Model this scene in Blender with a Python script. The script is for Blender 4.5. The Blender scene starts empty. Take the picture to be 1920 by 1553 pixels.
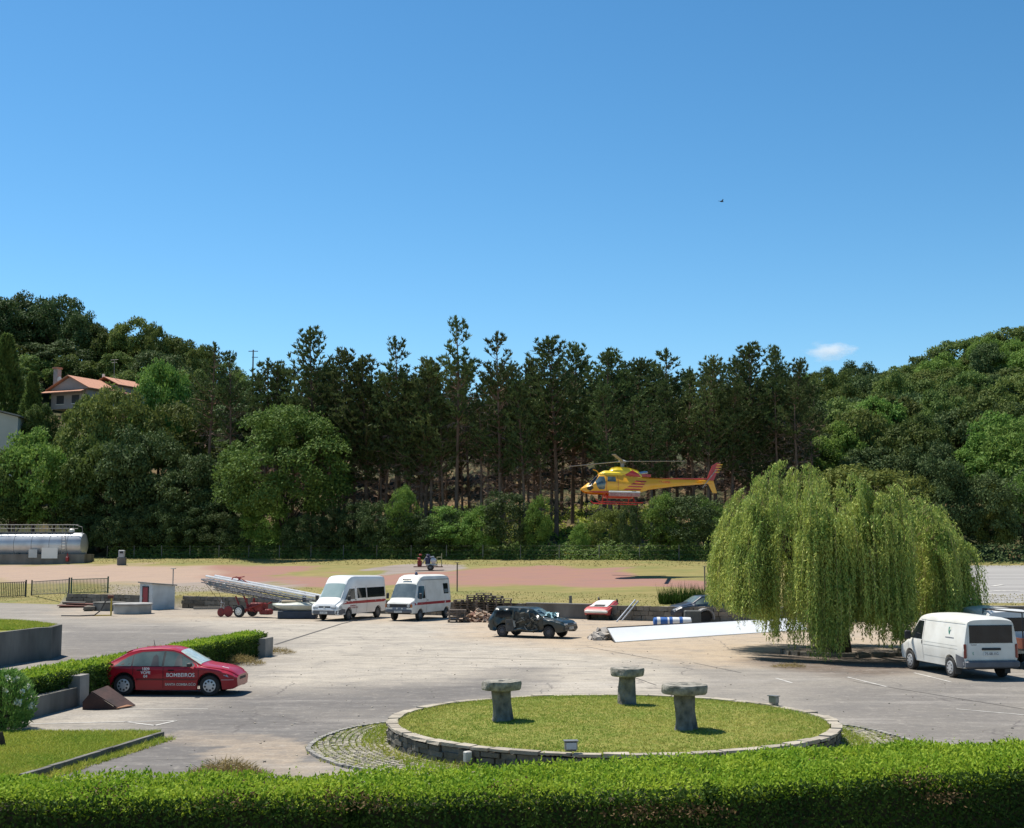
import bpy, bmesh, math, random
import numpy as np
from mathutils import Vector, Matrix, noise as mnoise
R = math.radians
sc = bpy.context.scene
col = sc.collection
random.seed(7)

# ---------------- camera, sky, sun, exposure ----------------
FPX, PW, PH, HOR, CH = 2400.0, 1920, 1553, 1030.0, 4.2
PITCH = math.atan((HOR-PH/2)/FPX)
cam_d = bpy.data.cameras.new('camera'); cam = bpy.data.objects.new('camera', cam_d); col.objects.link(cam)
cam.location = (0, 0, CH); cam.rotation_euler = (math.pi/2+PITCH, 0, 0)
cam_d.sensor_fit = 'HORIZONTAL'; cam_d.sensor_width = 36; cam_d.lens = 36*FPX/PW
cam_d.clip_end = 20000; cam_d.clip_start = .1
sc.camera = cam
SUNV = Vector((-.36, .33, 1)).normalized()
w = bpy.data.worlds.new('World'); sc.world = w; w.use_nodes = True
nt = w.node_tree; bg = nt.nodes['Background']
sky = nt.nodes.new('ShaderNodeTexSky'); sky.sky_type = 'NISHITA'; sky.sun_disc = False
sky.sun_elevation = math.asin(SUNV.z); sky.sun_rotation = math.atan2(SUNV.x, SUNV.y)
sky.altitude = 250; sky.air_density = 1.0; sky.dust_density = .25; sky.ozone_density = 3.0
gm = nt.nodes.new('ShaderNodeGamma'); gm.inputs[1].default_value = 1.28
hs_ = nt.nodes.new('ShaderNodeHueSaturation'); hs_.inputs['Saturation'].default_value = 1.13; hs_.inputs['Hue'].default_value = .487
nt.links.new(sky.outputs[0], gm.inputs[0]); nt.links.new(gm.outputs[0], hs_.inputs['Color']); nt.links.new(hs_.outputs[0], bg.inputs[0]); bg.inputs[1].default_value = .060
sd = bpy.data.lights.new('sun', 'SUN'); sun = bpy.data.objects.new('sun', sd); col.objects.link(sun)
sd.energy = 5.0; sd.angle = R(.53); sd.color = (1, .945, .85)
sun.rotation_euler = (-SUNV).to_track_quat('-Z', 'Y').to_euler()
sc.view_settings.view_transform = 'Standard'; sc.view_settings.look = 'None'
sc.view_settings.exposure = 0.52; sc.view_settings.gamma = 1
sc.render.engine = 'CYCLES'
sc.cycles.max_bounces = 8; sc.cycles.volume_bounces = 8; sc.cycles.diffuse_bounces = 3; sc.cycles.transparent_max_bounces = 6

# ---------------- projection helpers (real positions from the survey of the view) ----------------
cp, sp = math.cos(PITCH), math.sin(PITCH)
def ray(px, py):
    u = (px-PW/2)/FPX; v = (PH/2-py)/FPX
    return Vector((u, cp-v*sp, sp+v*cp))
def G(px, py, z=0.0):
    r = ray(px, py); t = (z-CH)/r.z
    return Vector((r.x*t, r.y*t, z))
def AT(px, py, Y):
    r = ray(px, py); t = Y/r.y
    return Vector((r.x*t, Y, CH+r.z*t))
def proj(x, y, z):
    dz = z-CH; d = y*cp+dz*sp; v = (-y*sp+dz*cp)/d
    return PW/2+FPX*x/d, PH/2-FPX*v

# ---------------- terrain ----------------
def sstep(a, b, x):
    t = np.clip((x-a)/(b-a), 0, 1); return t*t*(3-2*t)
def Wl(x):
    return np.interp(x, [-50, 10, 60], [106.8, 75.6, 75.6])
def H(x, y):
    x = np.asarray(x, float); y = np.asarray(y, float)
    s = y-Wl(x)
    wid = np.where(x < -34, 14.0, .001)
    step = .8*np.clip(s/wid, 0, 1)
    z = np.where(s > 0, step+.058*np.clip(s, 0, 42), 0)
    t = np.clip(s-42, 0, None)
    a = x/np.maximum(y, 1)
    k = np.interp(a, [-.4, -.25, -.18, -.1, .2, .3, .42], [.40, .35, .26, .17, .16, .235, .275])
    cap = np.interp(a, [-.4, -.3, -.22, -.12, .2, .3, .42], [108, 100, 92, 150, 150, 112, 120])
    tt = np.minimum(t, cap)
    z = z+k*tt*np.clip(t/12, .25, 1)-.06*np.clip(t-cap-15, 0, 300)
    return z
def Hs(x, y): return float(H(x, y))
def F(px, py):
    r = ray(px, py); t = 20.0
    while t < 600:
        if CH+r.z*t <= Hs(r.x*t, r.y*t): break
        t += .1
    return Vector((r.x*t, r.y*t, Hs(r.x*t, r.y*t)))

# ---------------- materials ----------------
MATS = {}
def mat(name, c1, c2=None, rough=.6, metal=0, scale=3, bump=0, bscale=None, coat=0, island=0, spec=.5, det=4, stretch=None, trans=0, objrand=0, alpha=1):
    if name in MATS: return MATS[name]
    m = bpy.data.materials.new(name); m.use_nodes = True; MATS[name] = m
    n = m.node_tree; L = n.links; b = n.nodes['Principled BSDF']
    b.inputs['Roughness'].default_value = rough; b.inputs['Metallic'].default_value = metal
    b.inputs['Specular IOR Level'].default_value = spec
    if coat: b.inputs['Coat Weight'].default_value = coat; b.inputs['Coat Roughness'].default_value = .06
    if c2 is None: c2 = tuple(v*.82 for v in c1)
    tc = n.nodes.new('ShaderNodeTexCoord'); mp = n.nodes.new('ShaderNodeMapping')
    if stretch: mp.inputs['Scale'].default_value = stretch
    L.new(tc.outputs['Object'], mp.inputs[0])
    nz = n.nodes.new('ShaderNodeTexNoise'); nz.inputs['Scale'].default_value = scale; nz.inputs['Detail'].default_value = det
    L.new(mp.outputs[0], nz.inputs['Vector'])
    mx = n.nodes.new('ShaderNodeMix'); mx.data_type = 'RGBA'
    mx.inputs[6].default_value = (*c1, 1); mx.inputs[7].default_value = (*c2, 1)
    cr = n.nodes.new('ShaderNodeMapRange'); cr.inputs[1].default_value = .3; cr.inputs[2].default_value = .7
    L.new(nz.outputs[0], cr.inputs[0]); fac = cr.outputs[0]
    if island:
        ge = n.nodes.new('ShaderNodeNewGeometry'); mm = n.nodes.new('ShaderNodeMix'); mm.inputs[0].default_value = island
        L.new(fac, mm.inputs[2]); L.new(ge.outputs['Random Per Island'], mm.inputs[3]); fac = mm.outputs[0]
    L.new(fac, mx.inputs[0]); out = mx.outputs[2]
    if objrand:
        oi = n.nodes.new('ShaderNodeObjectInfo'); hs = n.nodes.new('ShaderNodeHueSaturation')
        a = n.nodes.new('ShaderNodeMapRange'); a.inputs[3].default_value = 1-objrand; a.inputs[4].default_value = 1+objrand
        L.new(oi.outputs['Random'], a.inputs[0]); L.new(a.outputs[0], hs.inputs['Value'])
        a2 = n.nodes.new('ShaderNodeMapRange'); a2.inputs[3].default_value = .5-objrand*.06; a2.inputs[4].default_value = .5+objrand*.06
        ml = n.nodes.new('ShaderNodeMath'); ml.operation = 'FRACT'; m7 = n.nodes.new('ShaderNodeMath'); m7.operation = 'MULTIPLY'; m7.inputs[1].default_value = 7.3
        L.new(oi.outputs['Random'], m7.inputs[0]); L.new(m7.outputs[0], ml.inputs[0]); L.new(ml.outputs[0], a2.inputs[0]); L.new(a2.outputs[0], hs.inputs['Hue'])
        L.new(out, hs.inputs['Color']); out = hs.outputs[0]
    L.new(out, b.inputs['Base Color'])
    if bump:
        nb = n.nodes.new('ShaderNodeTexNoise'); nb.inputs['Scale'].default_value = bscale or scale*4; nb.inputs['Detail'].default_value = 5
        L.new(mp.outputs[0], nb.inputs['Vector'])
        bp = n.nodes.new('ShaderNodeBump'); bp.inputs['Strength'].default_value = bump; bp.inputs['Distance'].default_value = .03
        L.new(nb.outputs[0], bp.inputs['Height']); L.new(bp.outputs[0], b.inputs['Normal'])
    if trans:
        tr = n.nodes.new('ShaderNodeBsdfTranslucent'); L.new(out, tr.inputs[0])
        ms = n.nodes.new('ShaderNodeMixShader'); ms.inputs[0].default_value = trans
        L.new(b.outputs[0], ms.inputs[1]); L.new(tr.outputs[0], ms.inputs[2])
        L.new(ms.outputs[0], n.nodes['Material Output'].inputs[0])
    if alpha < 1: b.inputs['Alpha'].default_value = alpha
    return m
def leafmat(name, c1, c2, trans=.25, scale=.6, objrand=.12, rough=.7, spec=.35):
    return mat(name, c1, c2, rough=rough, island=.55, scale=scale, trans=trans, objrand=objrand, spec=.12, det=3)

# ---------------- mesh helpers ----------------
def tag(o, label=None, cat=None, group=None, kind=None):
    if label: o['label'] = label
    if cat: o['category'] = cat
    if group: o['group'] = group
    if kind: o['kind'] = kind
    return o
def empty(name, loc, rz=0, label=None, cat=None, group=None):
    o = bpy.data.objects.new(name, None); col.objects.link(o)
    o.location = loc; o.rotation_euler = (0, 0, rz); o.empty_display_size = .2
    return tag(o, label, cat, group)
class MB:
    def __init__(s): s.v = []; s.f = []; s.M = Matrix.Identity(4)
    def add(s, vs, fs):
        o = len(s.v); s.v += [tuple(s.M @ Vector(p)) for p in vs]; s.f += [tuple(i+o for i in f) for f in fs]
    def box(s, c, d, rz=0, rx=0, ry=0, jit=0, taper=1):
        m = Matrix.Translation(c) @ Matrix.Rotation(rz, 4, 'Z') @ Matrix.Rotation(ry, 4, 'Y') @ Matrix.Rotation(rx, 4, 'X')
        vs = []
        for z in (-1, 1):
            k = taper if z > 0 else 1
            for x, y in ((-1, -1), (1, -1), (1, 1), (-1, 1)):
                vs.append(m @ Vector((x*d[0]/2*k+random.uniform(-jit, jit), y*d[1]/2*k+random.uniform(-jit, jit), z*d[2]/2+random.uniform(-jit, jit))))
        s.add(vs, [(0, 3, 2, 1), (4, 5, 6, 7), (0, 1, 5, 4), (1, 2, 6, 5), (2, 3, 7, 6), (3, 0, 4, 7)])
        return s
    def rbox(s, c, d, r=.02, rz=0, rx=0, ry=0):   # box with chamfered vertical outline, stacked rings
        m = Matrix.Translation(c) @ Matrix.Rotation(rz, 4, 'Z') @ Matrix.Rotation(ry, 4, 'Y') @ Matrix.Rotation(rx, 4, 'X')
        rings = [(-d[2]/2, r), (-d[2]/2+r, 0), (d[2]/2-r, 0), (d[2]/2, r)]
        vs = []
        for z, ins in rings:
            X = d[0]/2-ins; Y = d[1]/2-ins
            for x, y in ((X-r, -Y), (X, -Y+r), (X, Y-r), (X-r, Y), (-X+r, Y), (-X, Y-r), (-X, -Y+r), (-X+r, -Y)): vs.append(m @ Vector((x, y, z)))
        fs = [tuple(range(7, -1, -1)), tuple(range(24, 32))]
        for k in range(3):
            for i in range(8):
                j = (i+1) % 8; fs.append((k*8+i, k*8+j, k*8+8+j, k*8+8+i))
        s.add(vs, fs); return s
    def tube(s, pts, rad, n=8, caps=True):
        pts = [Vector(p) for p in pts]
        if not hasattr(rad, '__len__'): rad = [rad]*len(pts)
        up = Vector((0, 0, 1)); vs = []; fs = []
        for i, p in enumerate(pts):
            t = (pts[min(i+1, len(pts)-1)]-pts[max(i-1, 0)]).normalized()
            a = t.cross(up if abs(t.z) < .95 else Vector((1, 0, 0))).normalized(); b = t.cross(a)
            for k in range(n):
                an = 2*math.pi*k/n; vs.append(p+(a*math.cos(an)+b*math.sin(an))*rad[i])
        for i in range(len(pts)-1):
            for k in range(n):
                j = (k+1) % n; fs.append((i*n+k, i*n+j, (i+1)*n+j, (i+1)*n+k))
        if caps: fs.append(tuple(range(n-1, -1, -1))); fs.append(tuple(range((len(pts)-1)*n, len(pts)*n)))
        s.add(vs, fs); return s
    def lathe(s, prof, n=24, c=(0, 0, 0), axis='Z', jit=0, sq=(1, 1)):
        # prof: (r, h); axis Z or Y
        vs = []; fs = []
        for (r, h) in prof:
            for k in range(n):
                an = 2*math.pi*k/n
                q = r*(1+jit*mnoise.noise(Vector((math.cos(an)*2+c[0], math.sin(an)*2+c[1], h*2.5))))
                x, y = q*math.cos(an)*sq[0], q*math.sin(an)*sq[1]
                if axis == 'Z': vs.append((c[0]+x, c[1]+y, c[2]+h))
                elif axis == 'Y': vs.append((c[0]+x, c[1]+h, c[2]+y))
                else: vs.append((c[0]+h, c[1]+x, c[2]+y))
        for i in range(len(prof)-1):
            for k in range(n):
                j = (k+1) % n; fs.append((i*n+k, i*n+j, (i+1)*n+j, (i+1)*n+k))
        fs.append(tuple(range(n-1, -1, -1))); fs.append(tuple(range((len(prof)-1)*n, len(prof)*n)))
        s.add(vs, fs); return s
    def prism(s, pts2, depth, m=None):
        # pts2 in (x,z) plane, extruded along y by depth (centered)
        m = m or Matrix.Identity(4); n = len(pts2)
        vs = [m @ Vector((x, -depth/2, z)) for x, z in pts2]+[m @ Vector((x, depth/2, z)) for x, z in pts2]
        fs = [tuple(range(n)), tuple(range(2*n-1, n-1, -1))]+[(i, i+n, (i+1) % n+n, (i+1) % n) for i in range(n)]
        s.add(vs, fs); return s
    def build(s, name, m, parent=None, smooth=None, **kw):
        me = bpy.data.meshes.new(name); me.from_pydata(s.v, [], s.f); me.update()
        bm = bmesh.new(); bm.from_mesh(me); bmesh.ops.recalc_face_normals(bm, faces=bm.faces); bm.to_mesh(me); bm.free()
        me.materials.append(m)
        if smooth:
            me.polygons.foreach_set('use_smooth', [True]*len(me.polygons))
            try: me.set_sharp_from_angle(angle=R(smooth if smooth is not True else 40))
            except Exception: pass
        o = bpy.data.objects.new(name, me); col.objects.link(o)
        if parent: o.parent = parent
        return tag(o, **kw) if kw else o
def npmesh(name, V, Fc, m, parent=None, **kw):
    V = np.asarray(V, np.float32); Fc = np.asarray(Fc, np.int32); k = Fc.shape[1]
    me = bpy.data.meshes.new(name)
    me.vertices.add(len(V)); me.vertices.foreach_set('co', V.ravel())
    me.loops.add(Fc.size); me.loops.foreach_set('vertex_index', Fc.ravel())
    me.polygons.add(len(Fc)); me.polygons.foreach_set('loop_start', np.arange(0, Fc.size, k, dtype=np.int32))
    me.update(calc_edges=True); me.validate(); me.materials.append(m)
    o = bpy.data.objects.new(name, me); col.objects.link(o)
    if parent: o.parent = parent
    return tag(o, **kw) if kw else o
def nrm(a): return a/np.maximum(np.linalg.norm(a, axis=1, keepdims=True), 1e-6)
def leaves(C, D, N, L, Wd, fold=0):
    # diamond leaf faces: C base centre, D long axis, N normal
    D = nrm(D); S = nrm(np.cross(D, N)); L = np.broadcast_to(L, (len(C),))[:, None]; Wd = np.broadcast_to(Wd, (len(C),))[:, None]
    a = C; b = C+D*L*.45+S*Wd*.5; c = C+D*L; d = C+D*L*.45-S*Wd*.5
    V = np.stack([a, b, c, d], 1).reshape(-1, 3); Fc = np.arange(len(V)).reshape(-1, 4)
    return V, Fc
def catm(parts):
    Vs = []; Fs = []; o = 0
    for V, Fc in parts: Vs.append(V); Fs.append(Fc+o); o += len(V)
    return np.concatenate(Vs), np.concatenate(Fs)
def kids(o): return [c for c in bpy.data.objects if c.parent == o]
def copy_tree(o, parent=None, ks=None):
    c = o.copy(); col.objects.link(c)
    if parent: c.parent = parent
    for ch in kids(o) if ks is None else ks: copy_tree(ch, c)
    return c
def drape(poly, off, name, m, maxe=1.0, parent=None, thick=0, **kw):
    bm = bmesh.new(); bm.faces.new([bm.verts.new((p[0], p[1], 0)) for p in poly])
    bmesh.ops.triangulate(bm, faces=bm.faces)
    for _ in range(6):
        es = [e for e in bm.edges if e.calc_length() > maxe]
        if not es: break
        bmesh.ops.subdivide_edges(bm, edges=es, cuts=1); bmesh.ops.triangulate(bm, faces=bm.faces)
    for v in bm.verts: v.co.z = Hs(v.co.x, v.co.y)+off
    bmesh.ops.recalc_face_normals(bm, faces=bm.faces)
    if sum(f.normal.z for f in bm.faces) < 0: bmesh.ops.reverse_faces(bm, faces=bm.faces)
    me = bpy.data.meshes.new(name); bm.to_mesh(me); bm.free(); me.materials.append(m)
    o = bpy.data.objects.new(name, me); col.objects.link(o)
    if parent: o.parent = parent
    return tag(o, **kw)
def text(s, size, m, name, parent, M, ext=.003, bold=0):
    cu = bpy.data.curves.new('t', 'FONT'); cu.body = s; cu.size = size; cu.extrude = ext; cu.offset = bold
    cu.align_x = 'CENTER'; cu.align_y = 'CENTER'; cu.space_line = .9
    o = bpy.data.objects.new('t', cu); col.objects.link(o); bpy.context.view_layer.update()
    me = bpy.data.meshes.new_from_object(o.evaluated_get(bpy.context.evaluated_depsgraph_get()))
    bpy.data.objects.remove(o); me.materials.clear(); me.materials.append(m)
    r = bpy.data.objects.new(name, me); col.objects.link(r); r.parent = parent; r.matrix_local = M
    return r
# ---------------- ground sheet with surface masks ----------------
def soft(px, py, poly, ex, ey):
    # soft membership of survey outline; ex,ey edge softness
    P = np.array(poly, float); x = px/ex; y = py/ey; P = P/np.array([ex, ey])
    ins = np.zeros(x.shape, bool); d = np.full(x.shape, 1e9)
    n = len(P)
    for i in range(n):
        x1, y1 = P[i]; x2, y2 = P[(i+1) % n]
        c = ((y1 > y) != (y2 > y)) & (x < (x2-x1)*(y-y1)/((y2-y1) if y2 != y1 else 1e-9)+x1); ins ^= c
        L2 = (x2-x1)**2+(y2-y1)**2; t = np.clip(((x-x1)*(x2-x1)+(y-y1)*(y2-y1))/L2, 0, 1)
        d = np.minimum(d, np.hypot(x-x1-t*(x2-x1), y-y1-t*(y2-y1)))
    sd_ = np.where(ins, d, -d)
    return np.clip(.5+sd_*.5, 0, 1)
def build_ground():
    xs = np.concatenate([np.array([-900, -600, -400, -250, -170, -120, -90, -70]), np.arange(-58, -26, .6), np.arange(-26, 26, .3), np.arange(26, 56, .6), np.array([60, 75, 100, 140, 200, 300, 450, 700, 900])])
    ty = np.concatenate([[-60, -20, 0, 8], np.arange(12, 40, .3), np.arange(40, 75, .45)])
    tyn = (ty+60)/(75+60)
    ss = np.concatenate([np.arange(.0, 44, .5), np.arange(44, 110, 3), [120, 140, 170, 200, 230, 300, 400, 600, 1200, 3000]])
    X = []; Y = []; Z = []
    Wx = Wl(xs)
    for i, t in enumerate(ty):
        y = np.where(t < 60, t, 60+(t-60)/(15.0-.3)*(Wx-.02-60)) if t >= 60 else np.full(xs.shape, t)
        X.append(xs); Y.append(y); Z.append(H(xs, y))
    X.append(xs); Y.append(Wx-.01); Z.append(np.zeros_like(xs))
    for s in ss:
        y = Wx+.01+s; X.append(xs); Y.append(y); Z.append(H(xs, y))
    X = np.array(X); Y = np.array(Y); Z = np.array(Z)
    rg = np.random.RandomState(3)
    far = (Y-Wl(X)) > 46
    Z = Z+np.where(far, rg.uniform(-.4, .6, Z.shape), 0)
    r, c = X.shape
    V = np.stack([X, Y, Z], -1).reshape(-1, 3)
    i = np.arange(r*c).reshape(r, c)
    Fc = np.stack([i[:-1, :-1], i[:-1, 1:], i[1:, 1:], i[1:, :-1]], -1).reshape(-1, 4)
    y = V[:, 1]; ok = y > 5
    d = y*cp+(V[:, 2]-CH)*sp; d = np.where(ok, d, 5)
    px = PW/2+FPX*V[:, 0]/d; py = PH/2-FPX*((-y*sp+(V[:, 2]-CH)*cp)/d)
    py = np.where(ok, py, 3000)
    s = y-Wl(V[:, 0]); yard = s < 0; field = (s >= 0) & (s < 43)
    nz = np.array([mnoise.noise(Vector((a*.16, b*.16, 0))) for a, b in zip(V[:, 0], V[:, 1])])
    nz2 = np.array([mnoise.noise(Vector((a*.5, b*.5, 5))) for a, b in zip(V[:, 0], V[:, 1])])
    qx = px+nz*40+nz2*14; qy = py+nz*7+nz2*3
    S = lambda p, ex=30, ey=8: soft(qx, qy, p, ex, ey)
    sand = S([(830, 1150), (1100, 1160), (1330, 1150), (1920, 1150), (1920, 1212), (1700, 1238), (1560, 1250), (1350, 1253), (1230, 1232), (1000, 1212), (850, 1195)], 60, 9)
    sand = np.maximum(sand, .55*S([(100, 1135), (560, 1150), (850, 1150), (850, 1172), (330, 1165), (120, 1160)], 40, 5))
    sand = np.maximum(sand, .6*S([(330, 1380), (610, 1380), (640, 1455), (430, 1460)], 60, 20)*(nz2 > 0))
    light = S([(330, 1162), (850, 1158), (1120, 1200), (1300, 1245), (1240, 1300), (900, 1300), (760, 1330), (640, 1380), (480, 1340), (470, 1280), (560, 1205), (380, 1176)], 60, 12)
    light = np.maximum(light, .6*S([(60, 1320), (480, 1290), (420, 1350), (60, 1370)], 40, 8))
    dark = S([(60, 1425), (250, 1390), (330, 1330), (470, 1300), (640, 1290), (860, 1275), (1020, 1255), (940, 1310), (740, 1350), (640, 1400), (560, 1500), (60, 1500)], 60, 14)
    dark = np.maximum(dark, .7*S([(100, 1172), (330, 1176), (470, 1190), (330, 1215), (190, 1245), (100, 1250)], 30, 6))
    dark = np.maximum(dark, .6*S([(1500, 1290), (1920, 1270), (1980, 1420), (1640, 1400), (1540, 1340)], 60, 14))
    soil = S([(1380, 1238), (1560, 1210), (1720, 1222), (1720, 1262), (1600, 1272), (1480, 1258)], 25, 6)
    red = S([(330, 1063), (600, 1062), (560, 1072), (470, 1076), (600, 1080), (860, 1074), (875, 1063), (1200, 1066), (1170, 1082), (1330, 1090), (1330, 1105), (1080, 1100), (860, 1096), (600, 1100), (480, 1094), (330, 1092)], 14, 2)
    pink = S([(-900, 1060), (400, 1061), (400, 1094), (330, 1098), (150, 1092), (-900, 1092)], 30, 3)
    grey = np.maximum(S([(690, 1077), (740, 1060), (860, 1058), (850, 1075)], 6, 1.5), .8*S([(205, 1098), (330, 1094), (420, 1090), (560, 1092), (500, 1110), (330, 1116), (200, 1120)], 20, 3))
    pad = (V[:, 0] > 26)*field*(s > 3)*(s < 35)
    A1 = np.stack([sand*yard, light*yard, dark*yard, soil*yard], 1)
    A2 = np.stack([red*field, pink*field+0.0, np.maximum(grey, 0)*field, pad*1.0], 1)
    A3 = np.stack([yard*1.0, field*1.0, (s >= 43)*1.0, np.ones(len(s))], 1)
    me = bpy.data.meshes.new('ground')
    me.vertices.add(len(V)); me.vertices.foreach_set('co', V.astype(np.float32).ravel())
    me.loops.add(Fc.size); me.loops.foreach_set('vertex_index', Fc.astype(np.int32).ravel())
    me.polygons.add(len(Fc)); me.polygons.foreach_set('loop_start', np.arange(0, Fc.size, 4, dtype=np.int32))
    me.update(calc_edges=True)
    for nm, A in (('surf_a', A1), ('surf_b', A2), ('surf_c', A3)):
        at = me.color_attributes.new(nm, 'FLOAT_COLOR', 'POINT'); at.data.foreach_set('color', A.astype(np.float32).ravel())
    o = bpy.data.objects.new('ground', me); col.objects.link(o); tag(o, kind='structure')
    # material
    m = bpy.data.materials.new('ground_surface'); m.use_nodes = True; n = m.node_tree; L = n.links; b = n.nodes['Principled BSDF']
    tc = n.nodes.new('ShaderNodeTexCoord')
    def nzn(scale, det=5, st=(1, 1, 1), rough=.6, rot=0):
        mp = n.nodes.new('ShaderNodeMapping'); mp.inputs['Scale'].default_value = st; mp.inputs['Rotation'].default_value = (0, 0, rot); L.new(tc.outputs['Object'], mp.inputs[0])
        z = n.nodes.new('ShaderNodeTexNoise'); z.inputs['Scale'].default_value = scale; z.inputs['Detail'].default_value = det; z.inputs['Roughness'].default_value = rough
        L.new(mp.outputs[0], z.inputs['Vector']); return z.outputs[0]
    def mr(x, a, b_, c=0, d=1):
        q = n.nodes.new('ShaderNodeMapRange'); q.inputs[1].default_value = a; q.inputs[2].default_value = b_; q.inputs[3].default_value = c; q.inputs[4].default_value = d
        L.new(x, q.inputs[0]); return q.outputs[0]
    def mx(f, a, b_, mode='MIX'):
        q = n.nodes.new('ShaderNodeMix'); q.data_type = 'RGBA'; q.blend_type = mode
        for s_, v in ((0, f), (6, a), (7, b_)):
            if isinstance(v, tuple): q.inputs[s_].default_value = (*v, 1)
            elif isinstance(v, float): q.inputs[s_].default_value = v
            else: L.new(v, q.inputs[s_])
        return q.outputs[2]
    def mul(a, b_, op='MULTIPLY'):
        q = n.nodes.new('ShaderNodeMath'); q.operation = op; q.use_clamp = True
        for k, v in ((0, a), (1, b_)):
            if isinstance(v, float): q.inputs[k].default_value = v
            else: L.new(v, q.inputs[k])
        return q.outputs[0]
    def att(nm):
        a = n.nodes.new('ShaderNodeAttribute'); a.attribute_name = nm; s_ = n.nodes.new('ShaderNodeSeparateColor'); L.new(a.outputs['Color'], s_.inputs[0])
        return s_.outputs[0], s_.outputs[1], s_.outputs[2], a.outputs['Alpha']
    a_s, a_l, a_d, a_o = att('surf_a'); b_r, b_p, b_g, b_pad = att('surf_b'); c_y, c_f, c_h, _ = att('surf_c')
    big = nzn(.25, 5); streak = nzn(.5, 8, (.35, 1, 1), .7, .18); fine = nzn(14, 4); mid = nzn(2.2, 6, (.5, 1, 1), .7)
    def edge(mk, nzv, k=.5):    # mask broken up by noise
        q = mul(mk, mr(nzv, .25, .75, -k, k), 'ADD'); q2 = n.nodes.new('ShaderNodeMath'); q2.operation = 'MULTIPLY'; L.new(q, q2.inputs[0]); L.new(mr(mk, .02, .2), q2.inputs[1]); return q2.outputs[0]
    base = mx(mr(streak, .3, .7), (.215, .195, .168), (.31, .28, .238))
    base = mx(edge(a_l, streak, .45), base, mx(mr(mid, .35, .65), (.48, .425, .345), (.34, .305, .255)))
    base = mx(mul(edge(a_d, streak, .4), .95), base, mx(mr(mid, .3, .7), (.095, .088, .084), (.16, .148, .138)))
    base = mx(edge(a_s, mid, .4), base, mx(mr(mid, .3, .7), (.50, .385, .265), (.37, .30, .22)))
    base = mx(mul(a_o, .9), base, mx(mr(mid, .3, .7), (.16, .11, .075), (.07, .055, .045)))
    # scuffs and tyre sweeps
    sweep = nzn(.35, 7, (.3, 1.6, 1), .68, R(28)); base = mx(mr(sweep, .52, .7, 0, .4), base, (.50, .46, .41))
    sweep3 = nzn(.9, 6, (.16, 2.4, 1), .62, R(35)); base = mx(mr(sweep3, .52, .66, 0, .27), base, (.13, .12, .112))
    sweep2 = nzn(.3, 7, (.25, 1.3, 1), .68, R(-12)); base = mx(mr(sweep2, .54, .72, 0, .45), base, (.17, .155, .145))
    blot = nzn(.75, 8, (1, 1, 1), .75); base = mx(mr(blot, .5, .62, 0, .35), base, (.13, .125, .12)); base = mx(mr(nzn(2.9, 7, (1, 1, 1), .8), .52, .68, 0, .4), base, (.46, .42, .36))
    spots = nzn(1.3, 3); base = mx(mr(spots, .64, .72, 0, .35), base, (.12, .11, .10))
    base = mx(mr(fine, .35, .65, 0, .38), base, (.11, .10, .095))
    # cracks
    vo = n.nodes.new('ShaderNodeTexVoronoi'); vo.feature = 'DISTANCE_TO_EDGE'; vo.inputs['Scale'].default_value = .16
    dm = n.nodes.new('ShaderNodeVectorMath'); dm.operation = 'ADD'; nc = n.nodes.new('ShaderNodeTexNoise'); nc.inputs['Scale'].default_value = .8; nc.inputs['Detail'].default_value = 4
    L.new(tc.outputs['Object'], nc.inputs['Vector']); L.new(tc.outputs['Object'], dm.inputs[0]); L.new(nc.outputs[1], dm.inputs[1]); L.new(dm.outputs[0], vo.inputs['Vector'])
    base = mx(mul(mr(vo.outputs[0], .0015, .006, 1, 0), mr(big, .45, .55, 0, .7)), base, (.10, .09, .085))
    # field
    gn = nzn(.9, 6, (.35, 1, 1), .7)
    grass = mx(mr(gn, .32, .68), (.16, .15, .045), (.28, .225, .09))
    grass = mx(mr(big, .45, .7), grass, (.15, .165, .05))
    fld = mx(edge(b_r, gn, .5), grass, mx(mr(gn, .3, .7), (.31, .15, .125), (.23, .14, .115)))
    fld = mx(edge(b_p, gn, .3), fld, mx(mr(gn, .3, .7), (.39, .275, .215), (.28, .21, .165)))
    fld = mx(mr(nzn(6, 5), .4, .7, 0, .3), fld, (.20, .16, .10)); fld = mx(edge(b_g, gn, .2), fld, mx(mr(gn, .3, .7), (.20, .165, .15), (.28, .24, .215)))
    sl = nzn(1.2, 3, (.02, 1, 1)); fld = mx(b_pad, fld, mx(mr(sl, .44, .56), (.25, .24, .23), (.31, .30, .285)))
    hill = mx(mr(nzn(.16, 5), .5, .68), (.045, .05, .02), (.20, .13, .07))
    fin = mx(c_f, base, fld); fin = mx(c_h, fin, hill)
    L.new(fin, b.inputs['Base Color']); b.inputs['Roughness'].default_value = .95; b.inputs['Specular IOR Level'].default_value = .15
    bp = n.nodes.new('ShaderNodeBump'); bp.inputs['Strength'].default_value = .5; bp.inputs['Distance'].default_value = .03
    L.new(nzn(5, 8, (1, 1, 1), .75), bp.inputs['Height']); L.new(bp.outputs[0], b.inputs['Normal'])
    me.materials.append(m); return o
ground = build_ground()

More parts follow.
